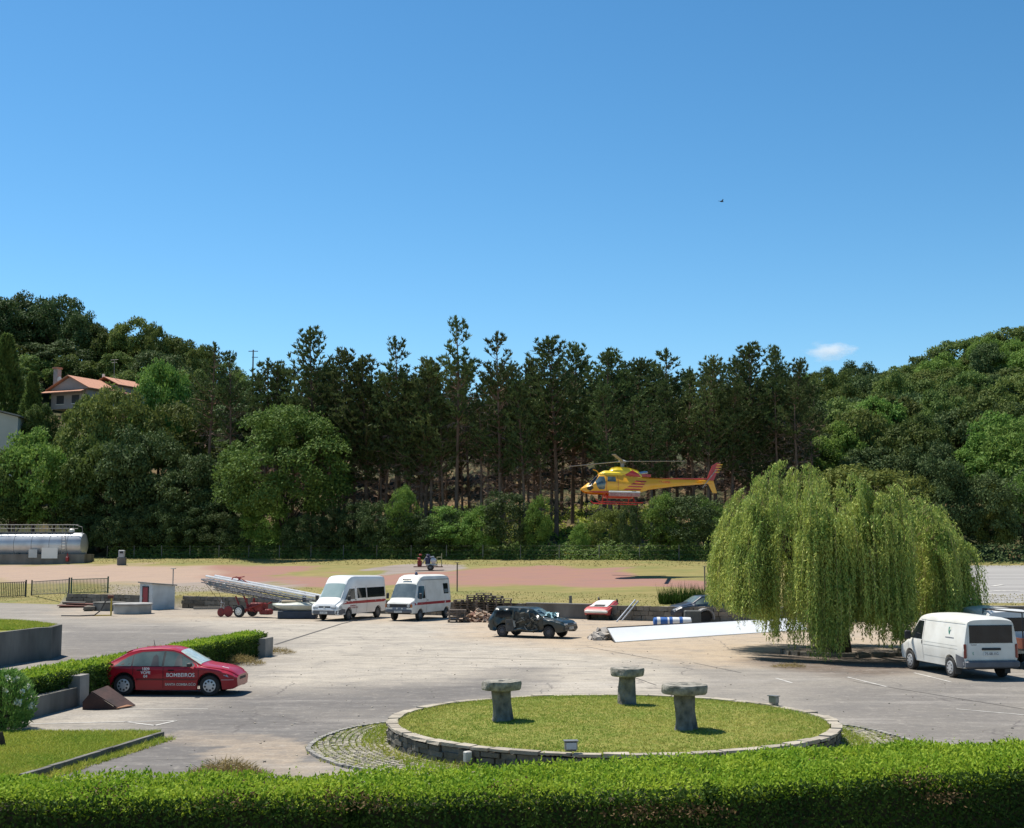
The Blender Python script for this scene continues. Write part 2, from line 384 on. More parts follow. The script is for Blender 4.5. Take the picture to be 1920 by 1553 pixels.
# stone / concrete / generic materials
M_stone = mat('granite', (.22, .20, .165), (.07, .065, .055), rough=.95, scale=3.5, bump=.9, bscale=12, island=.45, spec=.2)
M_cope = mat('coping_stone', (.44, .39, .31), (.24, .21, .17), rough=.95, scale=4, bump=.7, bscale=14, island=.5, spec=.2)
M_conc = mat('concrete', (.33, .31, .28), (.19, .18, .165), rough=.95, scale=1.2, bump=.4, bscale=14, spec=.2)
M_concd = mat('stained_concrete', (.20, .19, .17), (.07, .068, .06), rough=.95, scale=1.1, bump=.5, bscale=10, spec=.2, stretch=(1, 1, .35))
M_paint = mat('road_paint', (.52, .50, .46), (.32, .30, .275), rough=.9, scale=3)
M_tar = mat('tar_line', (.05, .045, .04), (.09, .08, .07), rough=.95, scale=2)
M_grass = leafmat('lawn_grass', (.14, .27, .03), (.44, .39, .10), trans=.3, scale=.5, objrand=0)
M_grass2 = leafmat('fresh_grass', (.15, .28, .025), (.46, .42, .08), trans=.3, scale=.5, objrand=0)
M_dry = leafmat('dry_weeds', (.38, .29, .12), (.22, .17, .06), trans=.2, scale=1, objrand=0)
M_lawn = mat('lawn_soil', (.13, .17, .03), (.26, .23, .07), rough=1, scale=2.2, det=7, bump=.6, bscale=25, spec=.1)
def strip(a, b, wd, name, m, off=.006, **kw):
    a = Vector(a).to_2d(); b = Vector(b).to_2d(); n = (b-a).normalized().orthogonal()*wd/2
    return drape([a-n, b-n, b+n, a+n], off, name, m, 2.5, **kw)
# drain channel and painted markings
strip(G(516, 1209), G(640, 1170), .16, 'drain_channel', M_tar, kind='structure'); strip(G(640, 1170), G(712, 1152), .16, 'drain_channel', M_tar, .007, kind='structure')
for a, b_ in (((1230, 1285), (1165, 1262)), ((1300, 1243), (1390, 1262)), ((880, 1234), (640, 1229)), ((880, 1234), (1100, 1240)), ((1600, 1278), (1920, 1330)), ((1100, 1213), (1240, 1239))):
    strip(G(*a), G(*b_), .05, 'tar_seam', M_tar, .005, kind='structure')
for a, b_ in (((50, 1358), (330, 1352)), ((330, 1352), (290, 1361)), ((290, 1361), (235, 1354)), ((110, 1331), (390, 1330)), ((1589, 1270), (1662, 1288)), ((1714, 1262), (1782, 1279)), ((1793, 1330), (1920, 1341)), ((1455, 1272), (1485, 1281))):
    strip(G(*a), G(*b_), .09, 'road_marking', M_paint, .008, kind='structure')
for a, b_, wd in (((1860, 1100), (1880, 1097), .35), ((1862, 1109), (1910, 1108), .5), ((1835, 1104), (1848, 1103), .4), ((1850, 1114), (1870, 1116), .35), ((1900, 1121), (1925, 1123), .3)):
    strip(F(*a), F(*b_), wd, 'road_marking', M_paint, .02, kind='structure')

def grass_field(name, pts, hts, m, wd=.012, lean=.4, parent=None, seed=1, blades=3, **kw):
    rg = np.random.RandomState(seed); P = np.repeat(np.array(pts), blades, 0); h = np.repeat(np.array(hts), blades)*rg.uniform(.6, 1.25, len(P))
    P = P+np.c_[rg.normal(0, .02, (len(P), 2)), np.zeros(len(P))]
    a = rg.uniform(0, 2*np.pi, len(P)); S = np.c_[np.cos(a), np.sin(a), np.zeros(len(P))]*wd/2
    T = P+np.c_[rg.normal(0, lean, (len(P), 2))*h[:, None], h]
    V = np.stack([P-S, P+S, T], 1).reshape(-1, 3)
    return npmesh(name, V, np.arange(len(V)).reshape(-1, 3), m, parent, **kw)

# ---------------- roundabout island ----------------
IC = Vector((2.22, 29.2, 0)); IR = 5.0
isl = empty('stone_planter', IC, 0, 'round raised lawn bed ringed by a low rough granite wall', 'planter')
def ring_pt(r, a, z): return (r*math.cos(a), r*math.sin(a), z)
mb = MB(); rnd = random.Random(5)
a = 0.0
while a < 2*math.pi-.03:
    da = rnd.uniform(.08, .14); a2 = min(a+da, 2*math.pi); g = .004
    r0, r1 = IR-.24+rnd.uniform(-.03, .03), IR+.02+rnd.uniform(-.03, .02); z0, z1 = .365, .425+rnd.uniform(-.012, .01)
    vs = []
    for z in (z0, z1):
        for r_, q in ((r0, a+g), (r1, a+g), (r1+rnd.uniform(-.02, .02), a2-g), (r0, a2-g)): vs.append(ring_pt(r_, q, z+rnd.uniform(-.008, .008)))
    mb.add(vs, [(0, 3, 2, 1), (4, 5, 6, 7), (0, 1, 5, 4), (1, 2, 6, 5), (2, 3, 7, 6), (3, 0, 4, 7)]); a = a2
mb.build('coping', M_cope, isl)
mb = MB()
for row, (z0, z1) in enumerate(((-.02, .12), (.125, .235), (.24, .335))):
    a = rnd.uniform(0, .05); a0 = a
    while a < a0+2*math.pi-.03:
        da = rnd.uniform(.045, .11); a2 = min(a+da, a0+2*math.pi); g = .003; r1 = IR+rnd.uniform(-.05, .0); r0 = IR-.25
        vs = []
        for z in (z0, z1):
            for r_, q in ((r0, a+g), (r1, a+g), (r1+rnd.uniform(-.02, .02), a2-g), (r0, a2-g)): vs.append(ring_pt(r_, q, z+rnd.uniform(-.012, .012)))
        mb.add(vs, [(0, 3, 2, 1), (4, 5, 6, 7), (0, 1, 5, 4), (1, 2, 6, 5), (2, 3, 7, 6), (3, 0, 4, 7)]); a = a2
mb.build('wall', M_stone, isl)
mb = MB(); N = 64; vs = [(0, 0, .47)]; fs = []
for k, rr in enumerate((1.5, 3, 4, IR-.26)):
    for i in range(N):
        an = 2*math.pi*i/N; vs.append((rr*math.cos(an), rr*math.sin(an), .47-.012*(rr/1.5)**2*.5+(.0 if k < 3 else -.03)))
for i in range(N): fs.append((0, 1+i, 1+(i+1) % N))
for k in range(3):
    for i in range(N): j = (i+1) % N; fs.append((1+k*N+i, 1+(k+1)*N+i, 1+(k+1)*N+j, 1+k*N+j))
mb.add(vs, fs); mb.build('soil', M_lawn, isl, smooth=True)
rg = np.random.RandomState(2); n_ = 30000
rr = np.sqrt(rg.uniform(0, 1, n_))*(IR-.24); an = rg.uniform(0, 2*np.pi, n_)
gp = np.c_[rr*np.cos(an), rr*np.sin(an), .46-.006*(rr/1.5)**2]
grass_field('grass', gp, np.full(n_, .045), M_grass, .02, .8, isl, 3, 2, kind='stuff')
# cobbled apron
def rout(an):
    # outer radius of the cobbled apron as a function of angle (front is -pi/2)
    d = abs((math.degrees(an)+90+180) % 360-180)
    return np.interp(d, [0, 20, 55, 75, 105, 122, 150], [5.5, 5.9, 6.65, 6.7, 6.1, 5.4, 5.05])
M_cob = mat('cobblestone', (.40, .36, .28), (.20, .185, .15), rough=.95, scale=3, bump=.6, bscale=20, island=.6, spec=.2)
mb = MB(); rowi = 0; r_ = IR+.04
while r_ < 6.7:
    st = .155/r_; an = (rowi % 2)*st/2
    while an < 2*math.pi:
        if r_+.06 < rout(an):
            c = (IC.x+r_*math.cos(an), IC.y+r_*math.sin(an), .006)
            if rnd.random() > .05: mb.box(c, (.115, .125, .05), rz=an, jit=.007, taper=.86)
        an += st
    r_ += .14; rowi += 1
mb.build('cobblestones', M_cob, kind='structure')
mb = MB(); pts = []
for i in range(200):
    an = 2*math.pi*i/200
    if rout(an) > 5.2: mb.box((IC.x+(rout(an)+.03)*math.cos(an), IC.y+(rout(an)+.03)*math.sin(an), .0), (.1, rout(an)*2*math.pi/200*.93, .11), rz=an, jit=.006)
mb.build('kerb', M_conc, kind='structure')
pts = []; hts = []
for i in range(9000):
    an = rnd.uniform(0, 2*math.pi); ro = rout(an); rr_ = rnd.uniform(IR+.02, ro+.1)
    if ro < 5.15: continue
    near = rr_-IR < .55 and rnd.random() < .8
    if near or rnd.random() < .6: pts.append((IC.x+rr_*math.cos(an), IC.y+rr_*math.sin(an), .0)); hts.append(rnd.uniform(.05, .16) if near else rnd.uniform(.04, .08))
grass_field('weeds', pts, hts, M_grass2, .022, .7, None, 5, 5, kind='stuff', label='green weeds growing between the cobbles round the island', cat='weeds')
# floodlights and blocks on the wall
def floodlight(loc, rz, label):
    t = empty('floodlight', loc, rz, label, 'floodlight', 'small floodlights on the island wall')
    MB().rbox((0, 0, .1), (.24, .14, .17), .02).build('housing', mat('lamp_metal', (.30, .30, .29), (.18, .18, .17), rough=.45, metal=.6), t)
    MB().box((0, -.074, .1), (.19, .012, .12)).build('glass', mat('lamp_glass', (.55, .58, .6), rough=.15), t)
    MB().box((0, 0, .19), (.27, .17, .02)).build('visor', MATS['lamp_metal'], t); MB().box((0, 0, .012), (.2, .1, .024)).build('bracket', MATS['lamp_metal'], t)
    return t
p = IC+Vector((-1.12, -4.76, .45)); floodlight(p, .1, 'grey floodlight on the front coping of the round lawn bed')
t = empty('junction_box', IC+Vector((-3.1, -4.03, .14)), .7, 'pale junction box fixed to the outside of the island wall', 'junction box')
MB().rbox((0, -.04, .1), (.16, .1, .2), .015).build('case', mat('pale_plastic', (.55, .53, .48), rough=.6), t); MB().box((0, -.0938, .11), (.12, .006, .14)).build('lid', mat('pale_plastic2', (.62, .6, .55), rough=.6), t)
floodlight(IC+Vector((4.17, 2.6, .45)), 2.2, 'grey floodlight at the far right rim of the lawn bed')
# three millstone tables
def stone_table(px, py, label, r, hh, pr, sq=(1, 1), tw=0):
    b = G(px, py, .46); rn = random.Random(px)
    t = empty('stone_table', (b.x, b.y, .44), rn.uniform(0, 3), label, 'stone table', 'stone tables on the round lawn')
    m_ = MB(); m_.lathe([(pr*1.16, 0), (pr*1.1, .06), (pr*.98, .2), (pr*.93, .4), (pr*.96, .6), (pr*.99, hh-.17)], 18, jit=.34, sq=(1.12, .88)); m_.build('pillar', mat('table_granite', (.27, .25, .22), (.08, .08, .07), rough=.95, scale=5, bump=1, bscale=16, spec=.2), t, smooth=50)
    m_ = MB(); m_.lathe([(r*.95, hh-.19), (r, hh-.16), (r*1.01, hh-.04), (r*.97, hh), (r*.5, hh+.004), (.09, hh+.004), (.08, hh-.03), (.01, hh-.03)], 40, jit=.11, sq=sq); m_.build('tabletop', mat('table_disc', (.38, .35, .30), (.09, .09, .075), rough=.95, scale=7, bump=.8, bscale=22, spec=.2), t, smooth=35)
    return t
stone_table(941, 1350, 'stone millstone table with a notched underside, left of the three on the lawn', .45, .87, .22, (1, .93))
stone_table(1176, 1320, 'rear stone millstone table, farthest back on the round lawn', .40, .88, .2)
stone_table(1285, 1367, 'stone millstone table nearest the camera on the right of the lawn', .47, .94, .22)

# ---------------- lower left lawn with its kerb ----------------
LP = [G(-80, 1372), G(290, 1378), G(304, 1384), G(40, 1467), G(-80, 1467)]
drape([(-14, 24), (LP[0].x-5, LP[0].y), LP[0][:2], LP[1][:2], LP[2][:2], LP[3][:2], (LP[3].x-3, 22.5), (-14, 22)], .03, 'lawn', M_lawn, 1, kind='structure')
pts = []; tri = [(LP[0]), (LP[1]), (LP[3]), (G(-80, 1480))]
for i in range(26000):
    py = rnd.uniform(1374, 1500); px = rnd.uniform(-40, 300)
    if px > np.interp(py, [1374, 1384, 1467, 1500], [300, 300, 35, -30]): continue
    g_ = G(px, py); pts.append((g_.x, g_.y, .03))
grass_field('grass', pts, np.full(len(pts), .06), M_grass2, .022, .8, None, 8, 3, kind='stuff', label='short bright grass of the lower left lawn', cat='grass')
a_, b_ = LP[2], LP[3]; d_ = (b_-a_); mb = MB()
for i in range(12):
    p = a_+d_*((i+.5)/12); mb.box((p.x, p.y, .04), (d_.length/12*.985, .1, .2), rz=math.atan2(d_.y, d_.x), jit=.006)
mb.build('kerb', M_concd, kind='structure')
pts = [tuple(a_+d_*rnd.random()+Vector((rnd.uniform(0, .35), rnd.uniform(-.3, 0), 0))) for i in range(900)]
grass_field('weeds', pts, [rnd.uniform(.04, .12) for _ in pts], M_grass2, .02, .8, None, 9, 3, kind='stuff', label='weeds growing along the kerb of the lower left lawn', cat='weeds')

# ---------------- hedges ----------------
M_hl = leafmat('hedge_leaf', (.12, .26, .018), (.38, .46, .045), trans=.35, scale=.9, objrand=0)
M_hd = leafmat('shaded_hedge_leaf', (.016, .045, .009), (.075, .13, .02), trans=.25, scale=1.1, objrand=0)  # hedge leaf colour darkened so the sides carry painted shade
M_twig = mat('hedge_twigs', (.025, .035, .012), (.05, .04, .02), rough=1, scale=9)
def hedge(name, A0, A1, B0, B1, h0, h1, zb, dens, ls, lm, label, seed, cat='hedge', group=None, topshag=.06, fdens=1, shoots=0):
    """A0->A1 front edge, B0->B1 back edge on plan"""
    t = empty(name, (A0[0], A0[1], zb), 0, label, cat, group); rg = np.random.RandomState(seed); o = np.array([A0[0], A0[1], 0])
    A0, A1, B0, B1 = [np.array(q[:2]) for q in (A0, A1, B0, B1)]
    def surf(u, v): return A0+(A1-A0)*u[:, None]+((B0+(B1-B0)*u[:, None])-(A0+(A1-A0)*u[:, None]))*v[:, None]
    def hn(P): return np.array([mnoise.noise(Vector((x*.9, y*.9, 3)))*.10+mnoise.noise(Vector((x*3, y*3, 3)))*.05 for x, y in P])
    Lr = np.linalg.norm(A1-A0); Wd = np.linalg.norm(B0-A0)
    C = []; Nn = []
    nt_ = int(Lr*Wd*dens); u = rg.uniform(0, 1, nt_); v = rg.uniform(0, 1, nt_); P = surf(u, v)
    z = h0+(h1-h0)*u+hn(P)+rg.uniform(-.10, topshag, nt_)-.12*(np.abs(v-.5)*2)**6; C.append(np.c_[P, z]); Nn.append(np.tile([0, 0, 1.], (nt_, 1)))
    nf = int(Lr*(h0+h1)/2*dens*fdens)
    for vv, sg in ((0, -1), (1, 1)):
        k = nf if vv == 0 else nf//3
        u = rg.uniform(0, 1, k); q = rg.uniform(0, 1, k)**.8; P = surf(u, np.full(k, float(vv)))
        nn = (A0-B0)/np.linalg.norm(A0-B0)*(-sg); nn = nn if vv == 0 else nn
        out = (A0-B0)/np.linalg.norm(A0-B0)*(1 if vv == 0 else -1)
        P = P+out*(rg.uniform(-.10, .05, k)+hn(np.c_[P[:, 0]*1.3, q*2+P[:, 1]])*.8)[:, None]
        C.append(np.c_[P, q*(h0+(h1-h0)*u)]); Nn.append(np.tile([out[0], out[1], .3], (k, 1)))
    for uu, out in ((0, A0-A1), (1, A1-A0)):
        k = int(Wd*(h0+h1)/2*dens); v = rg.uniform(0, 1, k); P = surf(np.full(k, float(uu)), v); out = out/np.linalg.norm(out); P = P+out*rg.uniform(-.1, .05, k)[:, None]
        C.append(np.c_[P, rg.uniform(0, 1, k)*(h1 if uu else h0)]); Nn.append(np.tile([out[0], out[1], .3], (k, 1)))
    C = np.concatenate(C)-o; Nn = nrm(np.concatenate(Nn)+rg.normal(0, .55, (len(C), 3)))
    D = np.cross(Nn, rg.normal(0, 1, C.shape))+Nn*.5+np.array([0, 0, .25])
    for nm_, sel, mt in (('lit_top_growth', np.arange(len(C)) < nt_, lm), ('foliage', np.arange(len(C)) >= nt_, M_hd)):  # top: fresh growth coloured as if sunlit; sides: shade put into the leaf colour
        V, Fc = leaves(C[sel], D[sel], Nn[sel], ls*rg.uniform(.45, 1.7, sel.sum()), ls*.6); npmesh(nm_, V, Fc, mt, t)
    if shoots:
        ns_ = int(Lr*shoots); u = rg.uniform(0, 1, ns_); v = rg.uniform(0, 1, ns_)**1.3; P = surf(u, v); z = h0+(h1-h0)*u+hn(P)-.03; Cs = []; Ds = []
        for i in range(ns_):
            hh_ = rg.uniform(.05, .2); ln = rg.normal(0, .35, 2)
            for k in range(7):
                q = hh_*k/6; Cs.append((P[i, 0]+ln[0]*q-o[0], P[i, 1]+ln[1]*q-o[1], z[i]+q)); Ds.append((*rg.normal(0, .8, 2), .7))
        Cs = np.array(Cs); V, Fc = leaves(Cs, np.array(Ds), rg.normal(0, 1, Cs.shape), ls*rg.uniform(.5, 1, len(Cs)), ls*.45); npmesh('shoots', V, Fc, lm, t)
        mb_ = leafmat('withered_leaf', (.16, .10, .04), (.07, .05, .025), trans=.1, scale=2, objrand=0)
        Cs = []
        for i in range(4):
            u0, v0 = rg.uniform(0, 1), rg.uniform(-.1, .5); k = 330; P = surf(np.full(k, u0), np.full(k, max(v0, 0)))+rg.normal(0, .22, (k, 2)); Cs.append(np.c_[P-o[:2], h0-.02-abs(min(v0, 0))*3+rg.normal(0, .05, k)])
        Cs = np.concatenate(Cs); V, Fc = leaves(Cs, rg.normal(0, 1, Cs.shape), rg.normal(0, 1, Cs.shape), ls*rg.uniform(.5, 1.2, len(Cs)), ls*.5); npmesh('withered_leaves', V, Fc, mb_, t, kind='stuff')
    i_ = .09; mb = MB(); us = (.01, .99)
    q = [surf(np.array([u_]), np.array([v_]))[0]-o[:2] for u_, v_ in ((.005, .08), (.995, .08), (.995, .92), (.005, .92))]
    hh = (h0, h1, h1, h0)
    mb.add([(*q[i], 0) for i in range(4)]+[(*q[i], hh[i]-.14) for i in range(4)], [(0, 3, 2, 1), (4, 5, 6, 7), (0, 1, 5, 4), (1, 2, 6, 5), (2, 3, 7, 6), (3, 0, 4, 7)])
    mb.build('stems', M_twig, t); return t
def hp(px, py, z): return G(px, py, z)
HZ = 1.25
# front hedge across the bottom, in three clipped lengths
xs_ = (-60, 660, 1330, 1990)
fr = [np.interp(x, [-60, 400, 1000, 1400, 1990], [1502, 1498, 1500, 1478, 1440]) for x in xs_]
bk = [np.interp(x, [-60, 500, 700, 1100, 1500, 1990], [1460, 1458, 1456, 1432, 1402, 1388]) for x in xs_]
FH = [hp(x, y, HZ) for x, y in zip(xs_, fr)]; BH = [hp(x, y, HZ) for x, y in zip(xs_, bk)]
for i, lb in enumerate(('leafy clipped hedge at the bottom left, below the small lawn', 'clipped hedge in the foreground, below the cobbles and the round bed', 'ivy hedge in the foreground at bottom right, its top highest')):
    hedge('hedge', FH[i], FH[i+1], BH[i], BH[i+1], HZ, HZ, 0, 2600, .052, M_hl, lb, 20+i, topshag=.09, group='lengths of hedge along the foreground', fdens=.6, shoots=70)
# ---------------- tree prototypes ----------------
M_bark = mat('bark', (.10, .075, .055), (.045, .035, .028), rough=1, scale=4, bump=.8, bscale=12, stretch=(1, 1, .25), spec=.1)
M_barkp = mat('pine_bark', (.28, .18, .13), (.13, .09, .065), rough=1, scale=4, bump=.8, bscale=12, stretch=(1, 1, .25), spec=.1)
M_dead = mat('dead_twigs', (.36, .24, .18), (.18, .12, .09), rough=1, scale=3, spec=.1)
M_pine = leafmat('pine_needles', (.05, .08, .028), (.14, .18, .06), trans=.15, scale=.4, objrand=.25)
M_oak = leafmat('oak_leaves', (.06, .10, .026), (.175, .22, .055), trans=.28, scale=.4, objrand=.3)
M_fresh = leafmat('bright_leaves', (.085, .18, .032), (.22, .32, .07), trans=.3, scale=.4, objrand=.15)
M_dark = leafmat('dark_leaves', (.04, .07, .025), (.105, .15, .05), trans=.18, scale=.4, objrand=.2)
M_olive = leafmat('olive_leaves', (.10, .14, .03), (.23, .25, .06), trans=.25, scale=.4, objrand=.1)
def crown_mesh(seed, nb, per, ls, rx=4.2, rz=3.6, cz=5.6, brad=(.9, 1.7), lobes=1.0, up=.5, shell=.55):
    rg = np.random.RandomState(seed)
    B = []; Rr = []
    while len(B) < nb:
        d = rg.normal(0, 1, 3); d /= np.linalg.norm(d); rr = rg.uniform(shell, 1)**.6
        if d[2] < -.75: continue
        q = mnoise.noise(Vector(d*1.7)+Vector((seed*3.1, 0, 0)))*.28*lobes+1
        p = d*rr*q*np.array([rx, rx, rz]); p[2] *= 1 if d[2] > 0 else .8
        B.append(p); Rr.append(rg.uniform(*brad)*(1.15-.35*rr))
    B = np.array(B); Rr = np.array(Rr)
    D = nrm(rg.normal(0, 1, (nb*per, 3))); D[:, 2] = np.where(D[:, 2] < -.3, -D[:, 2]*.8, D[:, 2]); D = nrm(D)
    br = np.repeat(Rr, per)[:, None]; bc = np.repeat(B, per, 0)
    C = bc+D*br*np.array([1, 1, .75])*(rg.uniform(.35, 1.06, (nb*per, 1))**.6)
    C[:, 2] += cz
    Nn = nrm(D+rg.normal(0, .45, D.shape)+np.array([0, 0, up*.6]))
    LD = np.cross(Nn, rg.normal(0, 1, C.shape))+D*.4
    return leaves(C, LD, Nn, ls*rg.uniform(.6, 1.5, len(C)), ls*rg.uniform(.45, .8, len(C)))
def limb(mb, p, d, L, r, rn, depth):
    pts = [Vector(p)]; rad = [r]; d = Vector(d).normalized()
    for i in range(4):
        d = (d+Vector((rn.uniform(-.2, .2), rn.uniform(-.2, .2), rn.uniform(-.02, .18)))).normalized()
        pts.append(pts[-1]+d*L/4); rad.append(r*(1-.2*(i+1)))
    mb.tube(pts, rad, 6)
    if depth:
        for k in range(3):
            i = rn.randint(1, 4); a = rn.uniform(0, 6.28)
            limb(mb, pts[i], (d+Vector((math.cos(a), math.sin(a), .2))*.8), L*.6, rad[i]*.6, rn, depth-1)
def leafy(seed, m, nb=62, per=150, ls=.34, name='oak_tree', trunk=True, **kw):
    t = empty(name, (0, 0, 0)); V, Fc = crown_mesh(seed, nb, per, ls, **kw); npmesh('crown', V, Fc, m, t)
    if trunk:
        rn = random.Random(seed); mb = MB(); cz = kw.get('cz', 5.6)
        mb.tube([(0, 0, -.6), (.05, 0, 1.0), (-.05, .1, 2.2), (.05, 0, cz*.75)], [.38, .27, .23, .18], 8)
        for k in range(5):
            a = k*1.26+rn.uniform(0, .6); limb(mb, (0, 0, rn.uniform(1.8, cz*.6)), (math.cos(a), math.sin(a), .9), kw.get('rx', 4.2)*.8, .13, rn, 1)
        mb.build('trunk', M_bark, t)
    return t
def pine(seed, h=20.0, crown0=.42, lmax=2.7, dens=1.0, dead=48, top=1.0):
    rg = np.random.RandomState(seed); rn = random.Random(seed)
    t = empty('pine_tree', (0, 0, 0))
    lean = [(rn.uniform(-.3, .3), rn.uniform(-.3, .3)) for _ in range(3)]
    def tp(z):
        k = z/h; return Vector((math.sin(k*3+seed)*.25*k*2+lean[0][0]*k, math.cos(k*2.3+seed)*.2*k*2+lean[0][1]*k, z))
    mb = MB(); zs = np.linspace(-.6, h*.985, 12); mb.tube([tp(z) for z in zs], [max(.19*(1-z/h)**.8, .02)+.015 for z in zs], 7)
    C = []; D = []; z = h*crown0
    def tuft(p, d, n, L):
        for _ in range(n):
            q = d+rg.normal(0, .5, 3)+np.array([0, 0, .25]); C.append(p); D.append(q/np.linalg.norm(q)*L*rg.uniform(.7, 1.3))
    while z < h*.97:
        k = (z/h-crown0)/(1-crown0); L0 = lmax*(1-k)**.75*(.55+.45*min(1, k*4))+.25
        nbk = rn.randint(4, 7); a0 = rn.uniform(0, 6.28)
        for b in range(nbk):
            if rn.random() > .9*dens+.1*(k > .8): continue
            a = a0+b*6.283/nbk+rn.uniform(-.35, .35); L = L0*rn.uniform(.55, 1.3); el = rn.uniform(.15, .5)+.35*k
            p0 = np.array(tp(z)); dr = np.array([math.cos(a)*math.cos(el), math.sin(a)*math.cos(el), math.sin(el)])
            n = max(2, int(L/.26)); pts = []
            for i in range(n+1):
                u = i/n; p = p0+dr*L*u+np.array([0, 0, .35*L*u*u]); pts.append(p)
                if u > .3:
                    tuft(p, dr*.6+np.array([0, 0, .6]), 6, .42)
                    if i % 2 and L > .9:
                        sd_ = np.cross(dr, [0, 0, 1])*rn.choice((-1, 1))
                        for w_ in (.25, .5, .72): tuft(p+sd_*w_*L*.35+np.array([0, 0, w_*.25]), dr*.3+sd_*.4+np.array([0, 0, .7]), 6, .4)
            mb.tube([tuple(pts[0]), tuple(pts[len(pts)//2]), tuple(pts[-1])], [.045*(1-k)+.015, .03*(1-k)+.01, .008], 4, caps=False)
        z += rn.uniform(.5, .8)*(1 if k < .75 else .75)
    for i in range(9): tuft(np.array(tp(h*.955+i*.12)), np.array([0, 0, .9]), 8, .38)
    mb.build('trunk', M_barkp, t)
    C = np.array(C); D = np.array(D); L = np.linalg.norm(D, axis=1)
    V, Fc = leaves(C, D, nrm(rg.normal(0, 1, C.shape)), L, .11); npmesh('crown', V, Fc, M_pine, t)
    if dead:
        C = []; D = []; 
        for _ in range(dead):
            z = rn.uniform(h*.12, h*(crown0+.15)); a = rn.uniform(0, 6.28); el = rn.uniform(-.5, .35); L = rn.uniform(.9, 2.4)
            dr = np.array([math.cos(a)*math.cos(el), math.sin(a)*math.cos(el), math.sin(el)]); p0 = np.array(tp(z))
            C.append(p0); D.append(dr*L)
            for j in range(9):
                u = rn.uniform(.2, 1); q = dr+rg.normal(0, .6, 3); C.append(p0+dr*L*u); D.append(q*rn.uniform(.2, .55))
        C = np.array(C); D = np.array(D); L = np.linalg.norm(D, axis=1)
        V, Fc = leaves(C, D, nrm(rg.normal(0, 1, C.shape)), L, .04+.012*L); npmesh('dead_branches', V, Fc, M_dead, t)
    return t
def conifer(seed, h=10.0, r=2.3, m=None):
    rg = np.random.RandomState(seed); t = empty('cypress_tree', (0, 0, 0)); n = 8000
    k = rg.uniform(0, 1, n)**.8; a = rg.uniform(0, 6.283, n); rr = r*(1-k)**.8*(.75+.25*np.sin(a*5+k*18+seed))*rg.uniform(.55, 1.05, n)+.05
    C = np.c_[rr*np.cos(a), rr*np.sin(a), .3+k*(h-.3)]; D = np.c_[np.cos(a), np.sin(a), np.full(n, .8)]+rg.normal(0, .3, (n, 3))
    V, Fc = leaves(C, D, np.c_[np.cos(a), np.sin(a), np.zeros(n)]+rg.normal(0, .5, (n, 3)), .38*rg.uniform(.6, 1.4, n), .2); npmesh('crown', V, Fc, m or M_oak, t)
    MB().tube([(0, 0, -.5), (0, 0, h*.8)], [.2, .05], 6).build('trunk', M_bark, t); return t
PRO = {}
PRO['pine'] = [pine(11), pine(12, dens=.7, crown0=.55, dead=80), pine(13, lmax=3.3, crown0=.36), pine(14, lmax=2.0, dens=.75, crown0=.5, dead=70), pine(15, lmax=2.9, dens=.6, crown0=.6, dead=90), pine(16, lmax=3.6, dens=.85, crown0=.45)]
PRO['hero'] = [pine(31, lmax=2.5, dens=.75, crown0=.55), pine(32, lmax=3.4, dens=1, crown0=.4)]
PRO['oak'] = [leafy(s, M_oak, nb=64, per=150, ls=.36) for s in (1, 2, 3)]
PRO['fresh'] = [leafy(5, M_fresh, nb=90, per=150, ls=.34, shell=.75), leafy(6, M_fresh, nb=70, per=150, ls=.34)]
PRO['dark'] = [leafy(s, M_dark, nb=64, per=150, ls=.34) for s in (8, 9)]
PRO['umbrella'] = [leafy(15, M_oak, nb=50, per=170, ls=.36, rz=2.6, cz=6.6, brad=(1.0, 1.6))]
PRO['cypress'] = [conifer(4), conifer(5, r=3.2)]
PRO['shrub'] = [leafy(s, M_fresh, nb=60, per=130, ls=.30, name='shrub', rz=4.4, cz=4.4, rx=3.6, trunk=False, up=.2) for s in (21, 22)]
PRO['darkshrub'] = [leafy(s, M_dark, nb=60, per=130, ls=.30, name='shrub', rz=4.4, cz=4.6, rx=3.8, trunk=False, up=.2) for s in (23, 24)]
PRO['olive'] = [leafy(25, M_olive, nb=60, per=150, ls=.30, name='shrub', rz=4.6, cz=4.2, rx=4.0, trunk=False, up=.2)]
DIM = {}
KIDS = {}
for k, L in PRO.items():
    for o in L:
        ks = kids(o); KIDS[o.name] = ks
        cr = [c for c in ks if c.name.startswith('crown')][0]; A = np.empty(len(cr.data.vertices)*3, np.float32); cr.data.vertices.foreach_get('co', A); A = A.reshape(-1, 3)
        DIM[o.name] = (np.percentile(np.abs(A[:, 0]), 98)*2, A[:, 2].max(), A[:, 2].min())
usedp = set(); trn = random.Random(99); TREES = []
def plant(kind, X, Y, ztop, width, label, cat='tree', group=None, var=None, name=None, zb=None):
    L = PRO[kind]; o = L[trn.randrange(len(L)) if var is None else var % len(L)]
    z0 = Hs(X, Y) if zb is None else zb; wd, hh, lo = DIM[o.name]
    if o.name not in usedp: usedp.add(o.name); t = o; base = o.name
    else: t = copy_tree(o, None, KIDS[o.name])
    t.location = (X, Y, z0-.15); sz = (ztop-z0+.15)/hh
    sx = width/wd if width else sz*trn.uniform(.85, 1.4)
    t.scale = (sx, sx*trn.uniform(.92, 1.08), sz); t.rotation_euler = (trn.uniform(-.035, .035)*(kind == 'pine'), trn.uniform(-.05, .05)*(kind == 'pine'), trn.uniform(0, 6.28))
    if name: t.name = name
    tag(t, label, cat, group); TREES.append((X, Y)); return t
def fy(px, Y, m=43.2):
    a = (px-960)/FPX
    while Y-float(Wl(a*Y)) < m: Y += .5
    return Y
